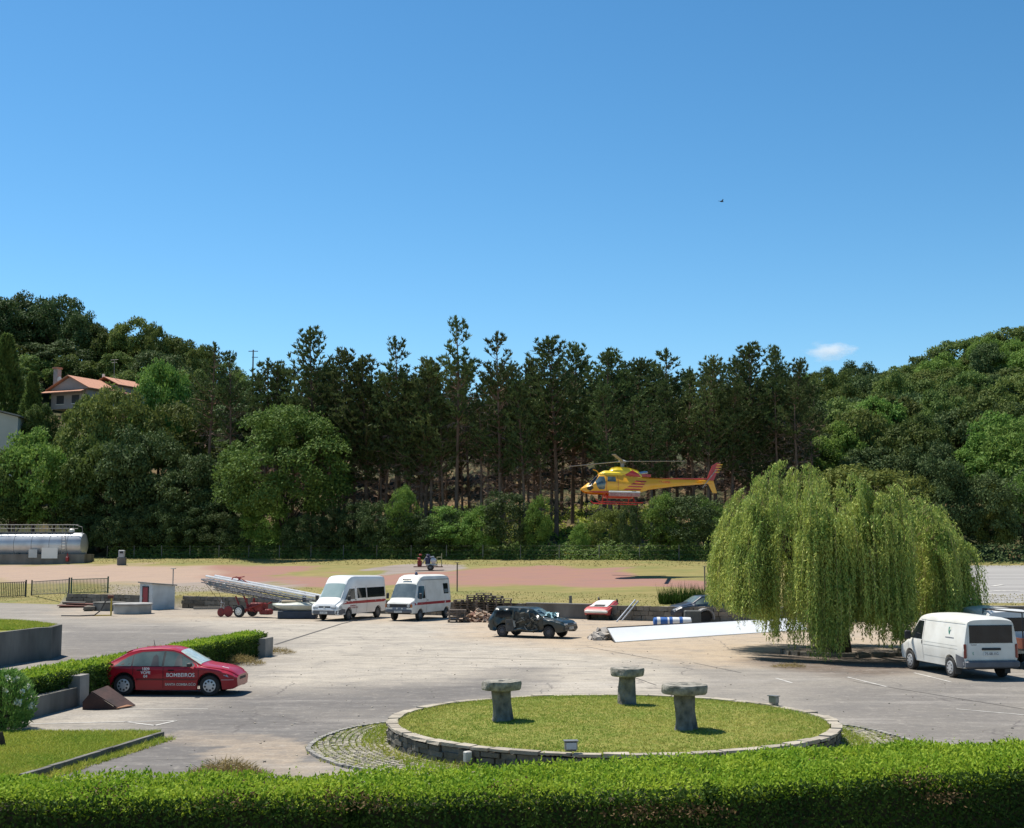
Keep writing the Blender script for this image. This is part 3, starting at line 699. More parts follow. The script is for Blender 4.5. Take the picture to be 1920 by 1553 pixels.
def plantpx(kind, px, top, wpx, Y, label, **kw):
    Y = fy(px, Y, 43.2 if kind in ('shrub', 'darkshrub', 'olive') else 52 if kind in ('pine', 'hero') else 47); q = AT(px, top, Y); return plant(kind, q.x, Y, q.z, wpx*Y/FPX if wpx else None, label, **kw)
USEDL = set()
def rel_label(noun, px, py, anchors, seedn):
    """tell a filling tree by the nearest landmark of the view"""
    kinds = seedn
    best = sorted(anchors, key=lambda q: (q[0]-px)**2+(q[1]-py)**2)[:6]
    for far_ in ('', ' again farther back', ' deepest of those'):
        for q in best:
            dx, dy = px-q[0], py-q[1]
            h_ = 'left' if dx < 0 else 'right'
            r_ = ('above' if dy < 0 else 'below') if abs(dx) < abs(dy)*.45 else ((('upper ' if dy < 0 else 'lower ')+h_+' of') if abs(dy) > abs(dx)*.45 else 'just '+h_+' of')
            for k_ in kinds:
                l_ = f'{k_} {noun} {r_} {q[2]}{far_}'
                if l_ not in USEDL and len(l_.split()) <= 16: USEDL.add(l_); return l_
    return f'{kinds[0]} {noun} hidden behind {best[0][2]}'
PINEA = [(592, 640, 'the tall dense pine on the left'), (745, 650, 'the ragged topped pine'), (858, 640, 'the tallest pine'), (937, 650, 'the slim pointed pine'), (1042, 650, 'the broad dark pine'), (1142, 670, 'the pine above the helicopter cabin'),
  (1325, 690, 'the dense pine above the tail fin'), (1412, 670, 'the tall pine above the willow'), (1490, 690, 'the last pine at the right end'), (530, 700, 'the pine above the big round tree'), (660, 800, 'the right side of the big round tree'), (760, 860, 'the tall grey green bush'), (955, 860, 'the big dark bush by the helicopter nose'), (1243, 690, 'the small tuft topped pine'), (1170, 850, 'the helicopter rotor'), (1330, 860, 'the helicopter tail fin'), (1460, 850, 'the willow top')]
LEFTA = [(150, 700, 'the red roofed house'), (92, 690, 'the chimney'), (15, 800, 'the pale house at the left edge'), (302, 700, 'the round bright tree on the slope'), (60, 720, 'the small pointed conifer'), (15, 660, 'the tall pale conifer'), (105, 910, 'the low bright tree over the tank'), (250, 610, 'the umbrella shaped tree'), (110, 570, 'the highest hilltop tree'), (398, 680, 'the bare sided pine'), (473, 690, 'the far power pole'), (400, 850, 'the left side of the big round tree'), (280, 820, 'the large dark tree mid slope'), (290, 980, 'the bramble bank'), (60, 980, 'the tank railing'), (160, 1000, 'the end of the steel tank')]
RIGHTA = [(1555, 690, 'the small cloud'), (1610, 690, 'the dome shaped skyline tree'), (1720, 790, 'the broad layered oak'), (1905, 620, 'the corner skyline tree'), (1788, 640, 'the spiky skyline tree'), (1765, 880, 'the dark green bush by the willow'), (1850, 910, 'the second dark bush'), (1905, 850, 'the low bright tree at the right edge'), (1600, 880, 'the wide yellow green bush'), (1490, 700, 'the end of the pine wood'), (1690, 860, 'the hollow crowned dark tree'), (1450, 870, 'the willow top'), (1830, 1000, 'the right end of the willow'), (1755, 720, 'the brighter tree mid slope')]
# hero pines on the skyline
gp_ = 'pines in the wood behind the field'
hero = [(592, 606, 0, 132, 'tall dense pine rising highest left of the two white vans', 1), (858, 590, 0, 128, 'tallest pine of the wood, narrow with open whorls, above the old van', 0),
 (745, 628, 0, 130, 'pine with a ragged half dead top left of the tallest pine', 0), (937, 618, 0, 132, 'slim pointed pine right of the tallest pine', 0),
 (1042, 624, 0, 134, 'broad dark pine on the skyline up and left of the helicopter', 1), (1072, 640, 0, 140, 'pine beside the broad dark one, up and left of the helicopter', 1),
 (1142, 648, 0, 136, 'pointed pine straight above the helicopter cabin', 1), (1243, 652, 0, 138, 'small tuft topped pine above the helicopter tail boom', 0),
 (1412, 636, 0, 134, 'tall pine on the skyline above the left of the willow', 1), (1452, 645, 0, 137, 'pine near the right end of the wood, above the willow', 1),
 (1325, 664, 0, 130, 'dense dark pine above the helicopter tail fin', 1), (640, 650, 0, 136, 'bushy pine just right of the tall dense one on the left', 1),
 (525, 672, 0, 130, 'pine at the left end of the wood above the big round tree', 1), (690, 660, 0, 138, 'pine between the tall dense one and the ragged topped one', 1),
 (398, 640, 0, 150, 'pine with a bare side behind the round tree on the left slope', 0), (436, 655, 0, 148, 'pine left of the far power pole', 0), (800, 668, 0, 136, 'shorter pine just left of the tallest pine', 1),
 (990, 668, 0, 138, 'pine between the slim pointed one and the broad dark one', 1), (1190, 668, 0, 140, 'low topped pine above the rear rotor blade', 1), (1490, 668, 0, 133, 'last pine at the right end of the wood', 1), (1370, 668, 0, 140, 'pine between the tail fin and the willow skyline', 1)]
for px, top, wpx, Y, lb, v in hero: plantpx('hero', px, top, None, Y, lb, group=gp_, var=v)
# the rest of the pine wood
zones = [(480, 700, 'dark pine in the crowded wood behind the big round tree'), (700, 960, 'bare stemmed pine in the crowded wood behind the parked vans'),
         (960, 1260, 'dark pine in the crowded wood behind the helicopter'), (1260, 1540, 'dark pine in the crowded wood behind the willow')]
for Y, y0, y1 in ((131, 700, 770), (139, 685, 735), (149, 668, 712), (160, 672, 712)):
    px = 478+trn.uniform(0, 30)
    while px < 1525:
        tp_ = trn.uniform(y0, y1)
        if px > 1430: tp_ = max(tp_, 680)
        for a, b, lb in zones:
            if a <= px < b: break
        if not (Y < 140 and (px < 690 or 835 < px < 900 or 1045 < px < 1120)):
            plantpx('pine', px, tp_, None, Y+trn.uniform(-2.5, 2.5), rel_label('pine', px, tp_+60+(154-Y)*4, PINEA, ('lower' if Y > 135 else 'bare stemmed', 'slender', 'crowded', 'dark')), group=gp_)
        px += trn.uniform(24, 50)*(.8 if Y > 147 else 1)*(1.12 if Y > 140 else 1)
# dark leafy backing behind the pines
for Y in (180, 195):
    px = 430
    while px < 1600:
        plantpx('dark', px, trn.uniform(735, 800), 150, Y, rel_label('tree behind the pine wood', px, 800, PINEA, ('dark leafy', 'hidden leafy')), group='dark trees behind the pine wood'); px += 72
# explicit trees: left slope
TL = [('dark', 0, 560, 130, 225, 'dark tree on the hilltop at the left edge of the view'), ('dark', 50, 548, 120, 232, 'tall dark tree on the hilltop right of the left edge'), ('dark', 108, 550, 110, 230, 'highest dark tree on the left hilltop'),
 ('dark', 150, 580, 80, 226, 'dark tree where the left hilltop starts to drop'), ('oak', 196, 606, 80, 225, 'rounded tree on the skyline above the house roof'), ('umbrella', 250, 592, 92, 225, 'umbrella shaped tree on the skyline right of the house'),
 ('oak', 298, 600, 60, 222, 'small round tree ending the umbrella shaped group'), ('oak', 338, 626, 80, 222, 'tree on the falling skyline of the left hill'), ('oak', 374, 642, 66, 218, 'lowest skyline tree left of the pines'),
 ('oak', 30, 640, 110, 222, 'dark tree under the hilltop at the left edge'), ('dark', 120, 640, 130, 222, 'dark tree behind the chimney'), ('oak', 215, 655, 90, 216, 'tree just behind the small roof with the antenna'), ('dark', 300, 660, 110, 212, 'dark tree behind the round bright one on the slope'),
 ('oak', 360, 690, 100, 200, 'oak half way up the slope left of the pines'), ('dark', 440, 720, 110, 195, 'dark tree in the gap by the power pole'),
 ('cypress', 14, 622, 92, 185, 'tall pale conifer at the left edge above the pale house'), ('cypress', 62, 694, 54, 180, 'small pointed conifer left of the house'),
 ('fresh', 302, 668, 116, 166, 'round bright tree on the slope right of the house'), ('oak', 228, 712, 120, 160, 'leafy tree hiding the right side of the house'), ('oak', 168, 730, 110, 163, 'leafy tree just below the house'),
 ('oak', 345, 745, 130, 158, 'oak below the bright round tree on the slope'), ('dark', 280, 790, 160, 150, 'large dark tree in the middle of the left slope'), ('oak', 190, 810, 130, 150, 'leafy tree below the house, mid slope'),
 ('oak', 78, 752, 74, 172, 'small tree between the house and the pointed conifer'), ('fresh', 70, 795, 130, 150, 'bright leafy tree right of the pale house'), ('oak', 25, 835, 90, 142, 'tree below the pale house at the left edge'), ('dark', 360, 850, 120, 140, 'dark tree left of the big round tree'), ('dark', 230, 860, 150, 140, 'dark tree in the shade above the vine bank'),
 ('fresh', 105, 884, 95, 134, 'low round bright tree above the steel tank'), ('fresh', 140, 845, 80, 142, 'small bright tree above the low round one'), ('oak', 30, 900, 100, 134, 'tree behind the railing of the steel tank'), ('dark', 160, 930, 110, 136, 'dark bushy tree behind the end of the steel tank'),
 ('dark', 300, 905, 130, 136, 'dark low tree behind the vine bank on the left'), ('dark', 400, 905, 110, 134, 'dark tree between the vine bank and the big round tree')]
for i_, (k, px, top, wp, Y, lb) in enumerate(TL): plantpx(k, px, top, wp, Y, lb, group='trees on the left slope', var=i_ % 2 if k == 'cypress' else None)
# the big round tree, made of its own larger crown
big = leafy(77, leafmat('round_tree_leaves', (.06, .13, .028), (.18, .27, .06)), nb=170, per=170, ls=.30, rx=6.6, rz=5.9, cz=7.6, brad=(1.0, 1.9), shell=.7)
YB_ = fy(538, 123, 45); q = AT(538, 752, YB_); KIDS[big.name] = kids(big)
big.location = (q.x, YB_, Hs(q.x, YB_)-.3); A_ = [v.co.z for v in [c for c in kids(big) if c.name.startswith('crown')][0].data.vertices]
big.scale = (1.06, 1.06, (q.z-Hs(q.x, YB_)+.3)/max(A_)); tag(big, 'big round bright green tree left of the pine wood', 'tree'); TREES.append((q.x, YB_))
# right slope
TR = [('oak', 1905, 606, 120, 232, 'tree at the top right corner of the skyline'), ('oak', 1845, 622, 100, 232, 'high tree on the right skyline left of the corner one'), ('oak', 1788, 632, 110, 228, 'spiky topped tree on the right skyline'), ('oak', 1735, 655, 90, 225, 'tree stepping down the right skyline'),
 ('oak', 1690, 680, 80, 222, 'low tree on the skyline right of the small cloud'), ('dark', 1610, 673, 80, 240, 'dark dome shaped tree on the skyline under the cloud'), ('umbrella', 1540, 684, 60, 235, 'small far tree on the skyline next to the last pine'), ('oak', 1650, 700, 80, 215, 'tree under the dark dome shaped one'), ('oak', 1575, 690, 70, 220, 'low skyline tree under the left of the cloud'),
 ('oak', 1755, 690, 100, 195, 'brighter tree in the middle of the right slope'), ('oak', 1720, 752, 150, 165, 'broad layered oak in the middle of the right slope'), ('oak', 1880, 690, 130, 190, 'tree below the skyline at the right edge'),
 ('dark', 1840, 760, 110, 175, 'dark tree near the right edge, mid slope'), ('oak', 1600, 740, 130, 170, 'oak right of the pine wood'), ('oak', 1560, 700, 100, 190, 'taller oak right of the last pine'), ('dark', 1590, 810, 120, 150, 'dark tree behind the willow top'), ('dark', 1690, 840, 110, 145, 'dark hollow crowned tree above the willow'),
 ('fresh', 1905, 830, 120, 140, 'bright tree at the right edge low on the slope'), ('darkshrub', 1765, 846, 120, 112, 'dark green bush right of the willow top'), ('darkshrub', 1850, 880, 110, 108, 'second dark bush right of the willow'), ('fresh', 1915, 880, 90, 116, 'yellow green bush at the right edge'),
 ('olive', 1600, 868, 210, 122, 'wide yellow green bush behind the willow'), ('olive', 1500, 885, 120, 124, 'yellow green bush behind the willow on its left'), ('olive', 1690, 880, 120, 121, 'yellow green bush behind the willow on its right'), ('olive', 1860, 905, 70, 112, 'small olive bush between the dark bushes')]
for k, px, top, wp, Y, lb in TR: plantpx(k, px, top, wp, Y, lb, group='trees on the right slope')
# filling canopy on both slopes
for side, rng_, lb in ((0, [(Y, a) for Y in range(132, 262, 12) for a in np.arange(-.56, -.215, .024)], 'leafy tree within the dense canopy of the left slope'),
                   (1, [(Y, a) for Y in range(122, 262, 12) for a in np.arange(.235, .47, .024)], 'leafy tree within the dense canopy of the right slope')):
    for Y, a in rng_:
        Yj = Y+trn.uniform(-4, 4); X = (a+trn.uniform(-.009, .009))*Yj
        if Yj-float(Wl(X)) < 45: continue
        if min((X-x)**2+(Yj-y)**2 for x, y in TREES) < 12: continue
        z0 = Hs(X, Yj); hgt = trn.uniform(6, 9.5) if side == 0 else trn.uniform(7.5, 12)
        px, py = proj(X, Yj, z0+hgt); px = float(px); py = float(py)
        # keep the openings of the view: the houses and the skyline
        if 60 < px < 250 and 150 < Yj < 205: continue
        if px < 60 and 145 < Yj < 200: continue
        lim = np.interp(px, [0, 60, 150, 200, 300, 380, 460, 1500, 1560, 1700, 1780, 1850, 1920], [560, 555, 590, 615, 615, 655, 690, 690, 690, 690, 640, 625, 610])
        if py < lim+6:
            hgt -= (lim+6-py)*Yj/FPX
            if hgt < 3: continue
        kd = trn.choice(('oak', 'oak', 'dark', 'fresh' if side else 'oak')); wf = trn.uniform(5.8, 8.6)
        ad = {'oak': 'mid green', 'dark': 'dark green', 'fresh': 'brighter green'}[kd]; a2_ = 'broad' if wf > 7.2 else 'narrower'
        plant(kd, X, Yj, z0+hgt, wf, rel_label('tree', px, py+25, RIGHTA if side else LEFTA, (a2_+' '+ad, ad+' leafy', ad+' round')), group='trees on the left slope' if side == 0 else 'trees on the right slope')
# shrubs and small trees along the field fence
SH = [('shrub', 500, 905, 110, 117, 'drooping leafy bush in front of the big round tree'), ('shrub', 760, 898, 80, 117, 'tall grey green bush behind the white vans'), ('shrub', 850, 940, 110, 118, 'bright rounded bush behind the old van'),
 ('darkshrub', 955, 910, 110, 116, 'big dark bush left of the helicopter nose'), ('shrub', 1008, 920, 60, 119, 'green bush leaning on the big dark one'), ('shrub', 1088, 972, 44, 119, 'small clipped looking bush under the helicopter nose'),
 ('olive', 1135, 945, 70, 122, 'pale bush under the helicopter cabin'), ('darkshrub', 1182, 930, 52, 117, 'narrow dark ivy clad bush below the helicopter'), ('darkshrub', 1285, 918, 130, 114, 'large dark bush below the helicopter tail'),
 ('shrub', 1245, 912, 90, 118, 'leafy green bush left of the large dark one under the tail'), ('shrub', 905, 935, 80, 122, 'pale bush behind the big dark one'), ('shrub', 1330, 925, 80, 124, 'green bush between the tail fin and the willow')]
for k, px, top, wp, Y, lb in SH: plantpx(k, px, top+6, wp*.86, Y, lb, cat='bush', group='bushes along the far fence')
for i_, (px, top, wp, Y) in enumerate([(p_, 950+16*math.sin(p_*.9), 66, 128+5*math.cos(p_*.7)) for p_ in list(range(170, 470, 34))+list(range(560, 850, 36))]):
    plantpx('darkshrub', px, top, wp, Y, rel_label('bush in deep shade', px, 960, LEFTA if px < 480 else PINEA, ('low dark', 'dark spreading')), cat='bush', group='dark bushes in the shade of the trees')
# drop prototypes that were never planted
for L_ in PRO.values():
    for o_ in L_:
        if o_.name not in usedp:
            for c_ in KIDS[o_.name]: bpy.data.objects.remove(c_)
            bpy.data.objects.remove(o_)
# ground vines along the fence and the meadow behind
def vines(name, N, xr, sr, hh, m, ls, label, seed, pxlim=None):
    rg = np.random.RandomState(seed); x = rg.uniform(*xr, N); s_ = rg.uniform(*sr, N); y = Wl(x)+s_
    nzv = np.array([mnoise.noise(Vector((a*.45, b*.45, 9)))+.5*mnoise.noise(Vector((a*1.4, b*1.4, 9))) for a, b in zip(x, y)])
    e = np.clip((s_-sr[0])/.8, .15, 1); top = np.clip(hh*(.75+nzv*.9), min(.12, hh), 9)*e
    z = H(x, y)+top*rg.uniform(.0, 1, N)**.6; C = np.c_[x, y, z]; Nn = rg.normal(0, .6, (N, 3))+np.array([0, -.5, .9])
    V, Fc = leaves(C, np.cross(Nn, rg.normal(0, 1, C.shape)), Nn, ls*rg.uniform(.6, 1.5, N), ls*.65)
    return npmesh(name, V, Fc, m, None, kind='stuff', label=label, cat=name.replace('_', ' '))
vines('undergrowth', 34000, (-46, 19), (41.3, 48), 1.3, M_oak, .24, 'low tangled creepers along the far fence', 4)
vines('undergrowth', 12000, (-46, 19), (41.5, 47), 1.25, M_fresh, .22, 'brighter creepers topping the tangle at the far fence', 5)
vines('undergrowth', 12000, (24, 60), (36.5, 50), 1.6, M_dark, .26, 'dark low thicket right of the willow', 6)
vines('bramble', 9000, (-40, -24), (44, 52), 1.9, M_fresh, .3, 'bright bramble bank right of the steel tank', 7)
vines('meadow', 9000, (2.5, 11), (42.5, 50), .45, M_grass2, .22, 'sunlit bright grass verge below the helicopter', 18)
vines('meadow', 22000, (-16, 18), (46, 78), .5, M_grass2, .3, 'bright grass seen between the trunks of the wood', 8)
vines('dry_grass', 5000, (-31, -26), (46, 52), .7, M_dry, .3, 'dry orange grass on the bank left of the big round tree', 9)
vines('field_grass', 16000, (-50, 60), (.3, 8), .03, leafmat('field_blades', (.17, .16, .045), (.34, .28, .10), trans=.2, scale=.4, objrand=0), .09, 'dry short grass along the near side of the field', 31)
vines('field_grass', 9000, (-50, 60), (33, 42), .04, MATS['field_blades'], .12, 'greener short grass along the far side of the field', 32)
# ---------------- weeping willow ----------------
WB = G(1575, 1226); WC = Vector((WB.x+.25, WB.y+.6, 0))
wil = empty('willow_tree', (WB.x-.1, WB.y, 0), 0, 'large weeping willow trailing to the ground beside the white vans', 'willow')
mb = MB(); rn = random.Random(4)
mb.tube([(0, 0, -.3), (.0, 0, .0), (.02, 0, .7), (.0, .1, 1.5), (.2, .1, 2.3), (.4, .2, 3.2)], [.85, .66, .55, .6, .5, .36], 14)
mb.tube([(-.2, 0, .9), (-.7, 0, 1.9), (-1.5, .1, 3.1), (-2.4, 0, 4.6), (-2.9, .1, 5.9)], [.42, .34, .26, .16, .06], 9)
mb.tube([(.2, 0, 1.2), (1.0, .2, 2.2), (2.1, .4, 3.6), (3.2, .2, 4.7)], [.4, .32, .22, .08], 9)
for k in range(14):
    a = k*.9; L = rn.uniform(2.2, 3.6); mb.tube([(.1, 0, rn.uniform(1.8, 3)), (math.cos(a)*L*.4, math.sin(a)*L*.4, rn.uniform(3.3, 4.4)), (math.cos(a)*L, math.sin(a)*L, rn.uniform(4.6, 5.8))], [.2, .13, .04], 6)
mb.build('trunk', M_bark, wil, smooth=True)
rg = np.random.RandomState(12)
def wtop(x): return np.interp(x, [-5.6, -5.2, -4.6, -3.7, -3.0, -2.6, -1.5, .3, 2.6, 4.0, 4.8, 5.6], [4.4, 6.0, 6.8, 7.2, 7.5, 7.6, 7.45, 7.3, 7.0, 6.3, 5.5, 4.2])
def whem(x): return np.interp(x, [-5.6, -4.6, -3.2, -2.9, -2.0, -1.2, -.9, .6, 1.0, 2.8, 4.2, 5.6], [2.0, 1.6, 1.35, .4, .05, .25, 1.4, 1.6, .4, .7, 1.0, 1.8])
C = []; D = []; Nl = []; stems = MB()
nbun = 520
for b in range(nbun):
    x0 = rg.uniform(-5.35, 5.2); yy0 = rg.uniform(-1, 1)
    if rg.rand() < .66: yy0 = (-1 if rg.rand() < .76 else 1)*rg.uniform(.68, 1.0)
    if yy0 < 0 and mnoise.noise(Vector((x0*.75, 3.3, 0))) < -.18: continue
    lift = rg.uniform(.76, 1.05) if rg.rand() < .6 else rg.uniform(.42, .85)
    low = rg.rand() < .4; Lb = rg.uniform(1.0, 4.6)
    az = rg.uniform(0, 6.283); push = rg.uniform(.15, .6) if rg.rand() < .8 else rg.uniform(.9, 1.8)
    for k in range(int(rg.uniform(7, 18))):
        x = x0+rg.normal(0, .16); y0_ = yy0*(4.9*math.sqrt(max(0, 1-(x0/5.6)**2))+.3)+rg.normal(0, .16)
        if abs(x) > 5.6: continue
        zt = wtop(x)*(1-.27*abs(yy0)**2.6)*lift+rg.normal(0, .07)+.3*mnoise.noise(Vector((x*1.1, y0_*1.1, 0)))
        bot = whem(x)+rg.exponential(.3); L = (zt-bot)*rg.uniform(.8, 1) if low else min(zt-bot, Lb*rg.uniform(.6, 1.1))
        if L < .4: continue
        n = max(4, int(L/.075)); t_ = np.linspace(0, 1, n)
        arc = 1-np.exp(-t_*L*2.0); sway = rg.normal(0, .09, 2)
        ox = x/5.6*.4+math.cos(az)*push*.4; oy = yy0*.3+math.sin(az)*push*.4
        P = np.c_[x+ox*arc+sway[0]*t_*t_, y0_+oy*arc+sway[1]*t_*t_, zt+.22*np.sin(np.clip(t_*L*2.2, 0, 3.14))-t_*L]
        for _ in range(2):
            C.append(P+rg.normal(0, .028, P.shape)); d = rg.normal(0, .42, P.shape); d[:, 2] -= .9; D.append(d); Nl.append(rg.normal(0, 1, P.shape)+np.array([0, -.3, .4]))
        if k < 3: stems.tube([tuple(P[0]+np.array([-.3*x/5, -.3*yy0, -.2])), tuple(P[0]), tuple(P[n//2]), tuple(P[-1])], [.02, .012, .008, .006], 3, caps=False)
C = np.concatenate(C); D = np.concatenate(D); Nl = np.concatenate(Nl)
C[:, 0] += .25; C[:, 1] += .6
V, Fc = leaves(C, D, Nl, rg.uniform(.09, .19, len(C)), rg.uniform(.03, .05, len(C)))
M_wil = leafmat('willow_leaves', (.10, .22, .045), (.60, .62, .15), trans=.25, scale=.8, objrand=0, rough=.5)
npmesh('crown', V, Fc, M_wil, wil); print('willow leaves', len(C))
stems.M = Matrix.Identity(4); so = stems.build('hanging_twigs', mat('willow_twigs', (.30, .25, .10), (.18, .14, .07), rough=.9), wil); so.location = (.25, .6, 0)
wil.scale = (.875, 1, 1)
mb = MB()
for i in range(26):
    a = i/26*6.283
    if math.sin(a) < .35: mb.box((WB.x+.2+2.5*math.cos(a), WB.y+1.7*math.sin(a)-.0, .07), (.5, .16, .17), rz=a+math.pi/2, jit=.02)
mb.build('kerb', M_stone, kind='structure')
# ---------------- vehicles ----------------
M_tyre = mat('tyre_rubber', (.018, .018, .018), (.035, .033, .03), rough=.85, scale=6)
M_black = mat('black_trim', (.02, .02, .022), (.035, .035, .036), rough=.6)
M_under = mat('underbody', (.008, .008, .008), (.015, .014, .013), rough=.95)
M_glass = mat('dark_glass', (.008, .011, .014), (.018, .022, .025), rough=.05, spec=.5, coat=0)
M_glassp = mat('pale_glass', (.07, .10, .095), (.15, .19, .175), rough=.1, spec=.5, coat=0, scale=1.5)
M_white = mat('white_paint', (.80, .795, .77), (.72, .71, .68), rough=.32, coat=.5, scale=1.3)
M_white2 = mat('old_white_paint', (.76, .75, .70), (.62, .60, .54), rough=.45, coat=.25, scale=1.6)
M_redp = mat('red_paint', (.36, .008, .02), (.29, .007, .017), rough=.35, coat=.3, spec=.3, scale=1.2)
M_redl = mat('red_stripe', (.38, .02, .025), (.28, .015, .02), rough=.45)
M_lamp = mat('headlamp_glass', (.45, .47, .48), (.28, .3, .31), rough=.12, coat=.8, scale=8)
M_tail = mat('tail_lamp', (.24, .01, .008), (.12, .006, .005), rough=.2, coat=.6, scale=8)
M_grey = mat('grey_plastic', (.13, .135, .15), (.09, .093, .105), rough=.65)
M_hub = mat('hubcap_silver', (.55, .56, .57), (.42, .43, .44), rough=.35, metal=.35)
M_steel = mat('steel_rim', (.20, .20, .20), (.12, .12, .12), rough=.5, metal=.5)
M_chrome = mat('bright_metal', (.6, .6, .6), (.45, .45, .45), rough=.25, metal=.8)
M_plate = mat('number_plate', (.68, .68, .66), (.6, .6, .58), rough=.5)
M_ink = mat('black_lettering', (.015, .015, .018), rough=.6)
M_wht = mat('white_lettering', (.78, .78, .76), rough=.5)
class Body:
    """lofted vehicle shell: stations (x, zb, zs, zt, wb, ws, wt, crown)"""
    def __init__(s, st, arches=(), dx=.03, k=5, rb=.05, rt=.06):
        st = np.array(sorted(st)); s.x = np.arange(st[0, 0], st[-1, 0]+dx/2, dx); s.x[-1] = st[-1, 0]
        s.A = np.stack([np.interp(s.x, st[:, 0], st[:, j]) for j in range(1, 8)], 1)
        pad = np.pad(s.A, ((k//2, k//2), (0, 0)), 'edge'); s.A = np.stack([np.convolve(pad[:, j], np.ones(k)/k, 'valid') for j in range(7)], 1)
        s.arch = arches; s.rb = rb; s.rt = rt
    def par(s, x): return [float(np.interp(x, s.x, s.A[:, j])) for j in range(7)]
    def ring(s, x, P=None):
        zb, zs, zt, wb, ws, wt, cr = P if P is not None else s.par(x); z0 = zb
        for ax, r, az in s.arch:
            if abs(x-ax) < r: z0 = max(z0, az+math.sqrt(r*r-(x-ax)**2))
        zm = (zb+zs)/2; q = [(max(wb-.10, .05), z0), (wb-.02, z0+.01)]
        side = [(wb, zb+s.rb), ((wb+ws)/2+.012, zm), (ws, zs-.04), (ws-.012, zs+.02)]
        zz = [zb+s.rb, zm, zs-.04, zs+.02]; rt = min(s.rt, max(.01, (zt-zs)*.5))
        ztop = zt-rt
        up = [(ws+(wt-ws)*u, zs+.02+(ztop-zs-.02)*u) for u in (.25, .5, .75, 1)]
        allp = side+up
        zl = [p[1] for p in allp]
        # resample the flank above the arch
        zmin = z0+.02; pts = []
        for i in range(11):
            z = zmin+(ztop-zmin)*i/10; pts.append((float(np.interp(z, zl, [p[0] for p in allp])), z))
        top = [(wt-rt*.35, zt-rt*.35), (wt-rt*1.1, zt), (wt*.72, zt+cr*.55), (wt*.4, zt+cr*.88), (0, zt+cr)]
        return q+pts+top
    def y(s, x, z):
        r = s.ring(x)[1:14]; return float(np.interp(z, [p[1] for p in r], [p[0] for p in r]))
    def z(s, x, y):
        r = s.ring(x)[::-1][:6]; return float(np.interp(abs(y), [p[0] for p in r], [p[1] for p in r]))
    def build(s, name, m, parent, cuts=()):
        mb = MB(); n = None; vs = []
        for i, x in enumerate(s.x):
            r = s.ring(x, list(s.A[i])); full = [(p[0], p[1]) for p in r]+[(-p[0], p[1]) for p in r[-2::-1]]; n = len(full)
            vs += [(x, a, b) for a, b in full]
        fs = []
        for i in range(len(s.x)-1):
            for k in range(n-1):
                fs.append((i*n+k, (i+1)*n+k, (i+1)*n+k+1, i*n+k+1))
        fs.append(tuple(range(n))); fs.append(tuple(range((len(s.x)-1)*n, len(s.x)*n))[::-1])
        mb.add(vs, fs); o = mb.build(name, m, parent, smooth=32); return o
    def pane(s, name, poly, m, parent, sides=(-1, 1), off=.006):
        o = None
        for sg in sides:
            bm = bmesh.new(); bm.faces.new([bm.verts.new((x, 0, z)) for x, z in poly]); bmesh.ops.triangulate(bm, faces=bm.faces)
            for _ in range(4):
                es = [e for e in bm.edges if e.calc_length() > .14]
                if not es: break
                bmesh.ops.subdivide_edges(bm, edges=es, cuts=1); bmesh.ops.triangulate(bm, faces=bm.faces)
            for v in bm.verts: v.co.y = sg*(s.y(v.co.x, v.co.z)+off)
            fix(bm, (0, sg, 0)); o = bmo(bm, name, m, parent)
        return o
    def top(s, name, poly, m, parent, off=.008):
        bm = bmesh.new(); bm.faces.new([bm.verts.new((x, y, 0)) for x, y in poly]); bmesh.ops.triangulate(bm, faces=bm.faces)
        for _ in range(4):
            es = [e for e in bm.edges if e.calc_length() > .12]
            if not es: break
            bmesh.ops.subdivide_edges(bm, edges=es, cuts=1); bmesh.ops.triangulate(bm, faces=bm.faces)
        for v in bm.verts:
            z = s.z(v.co.x, v.co.y); g = (s.z(v.co.x+.03, v.co.y)-s.z(v.co.x-.03, v.co.y))/.06
            v.co.z = z+off*math.sqrt(1+min(g*g, 9))
        fix(bm, (0, 0, 1)); return bmo(bm, name, m, parent)
def fix(bm, d):
    d = Vector(d); bm.normal_update()
    if sum(f.normal.dot(d)*f.calc_area() for f in bm.faces) < 0: bmesh.ops.reverse_faces(bm, faces=bm.faces)
def bmo(bm, name, m, parent, smooth=True):
    me = bpy.data.meshes.new(name); bm.to_mesh(me); bm.free(); me.materials.append(m)
    if smooth: me.polygons.foreach_set('use_smooth', [True]*len(me.polygons))
    o = bpy.data.objects.new(name, me); col.objects.link(o); o.parent = parent; return o
def wheel(t, x, y, r, wd, style='hub', rimm=None, name='wheel'):
    sg = 1 if y > 0 else -1
    mb = MB(); h = wd/2; mb.lathe([(r*.62, -h*.9), (r*.9, -h), (r*.985, -h*.75), (r, -h*.3), (r, h*.3), (r*.985, h*.75), (r*.9, h), (r*.62, h*.9)], 30, (x, y, r), 'Y')
    w_ = mb.build(name, M_tyre, t, smooth=35)
    mb = MB(); o = y+sg*h
    pr = [(r*.64, -sg*.02), (r*.62, sg*.004), (r*.56, sg*.006), (r*.5, sg*(-.02 if style == 'steel' else .012)), (r*.2, sg*.015), (.02, sg*.018)]
    mb.lathe(pr if sg > 0 else pr, 30, (x, o, r), 'Y'); rim = mb.build('rim', rimm or (M_hub if style == 'hub' else M_steel), w_, smooth=35)
    if style == 'hub':
        mb = MB()
        for k in range(8):
            a = k*math.pi/4+.2; mb.lathe([(.03, 0), (.03, sg*.004)], 10, (x+math.cos(a)*r*.43, o+sg*.0135, r+math.sin(a)*r*.43), 'Y')
        mb.build('holes', M_black, rim)
    return w_
